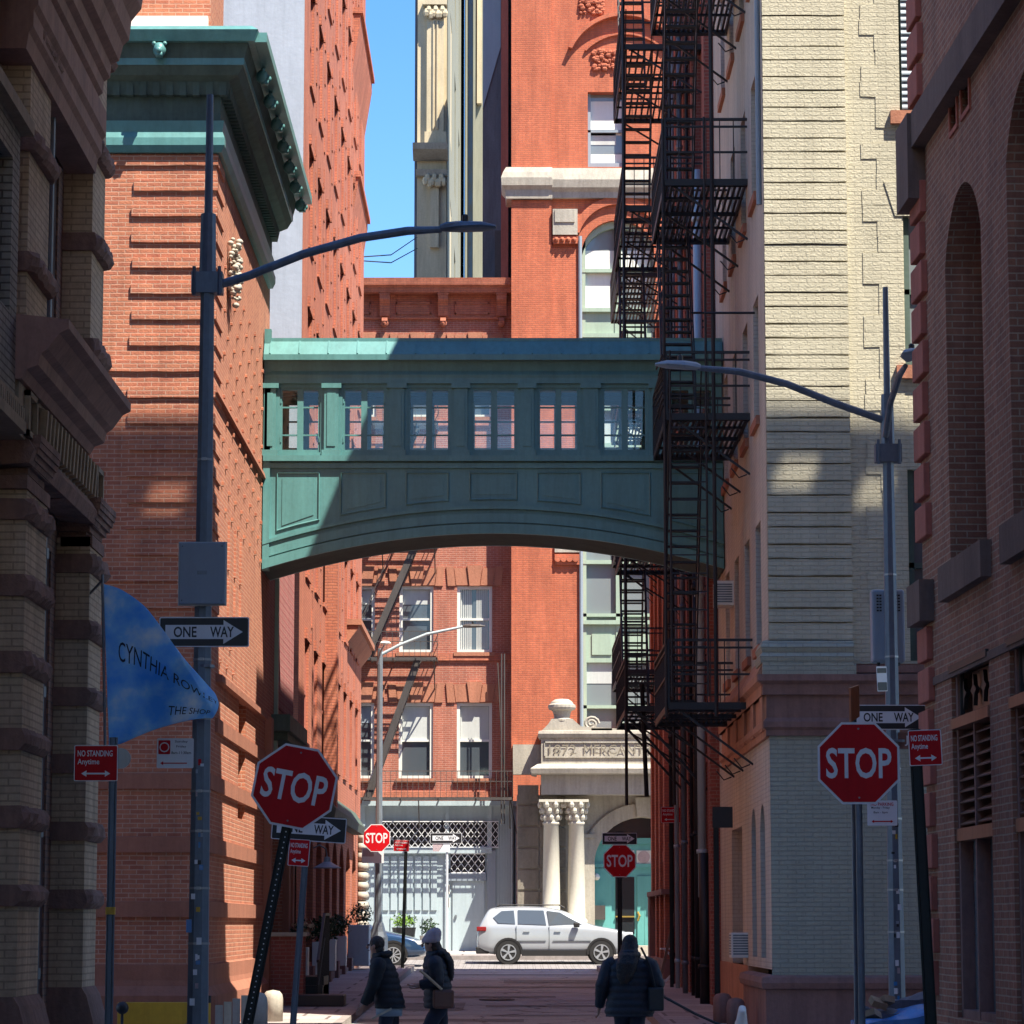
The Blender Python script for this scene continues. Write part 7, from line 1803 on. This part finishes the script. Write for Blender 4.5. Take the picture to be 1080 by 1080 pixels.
# person in black, facing left, bending
person('person in a black padded coat facing left, bending forward with arms low', (at(412,1040,YP).x, YP-.3, 0), R(-100), 1.55, .12,
       ((.23,-.16,1.10),(.20,-.30,.84)), ((-.23,-.16,1.10),(-.18,-.36,.86)), ((.09,-.06,.50),(.09,.0,.09),(.09,-.15,.04)), ((-.09,.03,.50),(-.09,.12,.10),(-.09,-.02,.04)), M['clothblack'], M['denim'], False, shirt=M['boxgrey'])
# woman with long hair seen from behind
YW = 34.6
PW = person('person with long dark hair in black padded jacket seen from behind with a leash', (at(664,1040,YW).x, YW, 0), R(172), 1.57, .05,
       ((.33,.02,1.10),(.38,-.10,.84)), ((-.34,-.02,1.12),(-.26,-.22,.98)), ((.10,-.10,.50),(.11,-.05,.10),(.12,-.2,.04)), ((-.09,.05,.50),(-.1,.2,.12),(-.1,.08,.04)), M['clothnavy'], M['denim'], True, coatlen=.06, wide=1.3)
# things carried
T = thing('shoulder_bag', 'tan leather shoulder bag with yellow strap, worn by the person in knitted hat', 'bag', (at(468,1058,YP-.3).x, YP-.26, at(468,1062,YP-.3).z))
part('pouch', MB().box(-.13,.12,-.05,.04,-.02,.20), M['leather'], T, world=False, bevel=.03); part('strap', MB().tube([(-.02,-.05,.2),(-.2,-.05,.36),(-.28,-.02,.42)], .018, 6), M['flower'], T, world=False)
T = thing('shoulder_bag', 'small black bag at the right hip of the long haired person', 'bag', (at(692,1058,YW-.2).x, YW-.1, at(692,1066,YW).z)); part('pouch', MB().box(-.09,.09,-.05,.05,0,.26), M['black'], T, world=False, bevel=.02); part('strap', MB().tube([(0,0,.24),(-.06,0,.5),(-.16,0,.7)], .014, 6), M['black'], T, world=False)
a, b_ = at(692,1047,YW), at(775,1088,YW+.3)
T = thing('dog_leash', 'thin black leash slanting from the hand of the long haired person', 'leash', tuple(a)); part('cord', MB().tube([a, (a+b_)/2-Vector((0,0,.02)), b_], .016, 6), M['black'], T)
T = thing('folded_paper', 'pale folded paper held by the bending person in black', 'paper', tuple(at(405,1068,YP-.5))); part('sheet', MB().box(-.16,.1,-.03,.03,-.012,.012), M['ply'], T, world=False); T.rotation_euler = (0, R(-28), 0)
# small white dog at the end of the leash
dg = at(782, 1082, 44.0); T = thing('dog', 'small white dog mostly below the frame beside the right stone base', 'dog', (dg.x, 44.0, .0)); dz = 0
zb0 = 0.13
N = {'hip':(.0,.26,.30,(.085,.09)),'mid':(0,.10,.31,(.09,.10)),'ch':(0,-.06,.31,(.095,.11)),'nk':(0,-.15,.41,.06),'hd':(0,-.20,.50,(.06,.058)),'mz':(0,-.29,.475,(.03,.028)),'tl':(0,.36,.38,.018),'tl2':(0,.40,.46,.012),
     'fl1':(.06,-.09,.17,.03),'fl2':(.06,-.08,.03,.022),'fr1':(-.06,-.09,.17,.03),'fr2':(-.06,-.08,.03,.022),'bl1':(.06,.20,.20,.04),'bl2':(.06,.30,.13,.022),'bl3':(.06,.27,.03,.02),'br1':(-.06,.20,.20,.04),'br2':(-.06,.30,.13,.022),'br3':(-.06,.27,.03,.02),'e1':(.04,-.18,.56,.018),'e2':(-.04,-.18,.56,.018)}
skin_mesh('body', N, [('hip','mid'),('mid','ch'),('ch','nk'),('nk','hd'),('hd','mz'),('hip','tl'),('tl','tl2'),('ch','fl1'),('fl1','fl2'),('ch','fr1'),('fr1','fr2'),('hip','bl1'),('bl1','bl2'),('bl2','bl3'),('hip','br1'),('br1','br2'),('br2','br3'),('hd','e1'),('hd','e2')], M['white'], T, 1)
# ---------------------------------------------------------------- groups for repeated things
GR = {'stop_sign':'red stop signs along the lane','one_way_sign':'one way signs along the lane','no_standing_sign':'small red no standing signs','parking_sign':'small parking regulation signs','street_lamp':'street lamps along the lane',
      'planter':'planters along the lane and far pavement','bollard':'short posts and stone bollards','person':'people crossing at the mouth of the lane','air_conditioner':'window air conditioners on the beige wall','fire_escape':'iron fire escapes','shoulder_bag':'bags carried by the people'}
cnt = {}
for o in scene.objects:
    if o.parent is None and o.name.split('.')[0] in GR and o.get('label'): cnt.setdefault(o.name.split('.')[0], []).append(o)
for k_, os_ in cnt.items():
    if len(os_) > 1:
        for o in os_: o['group'] = GR[k_]
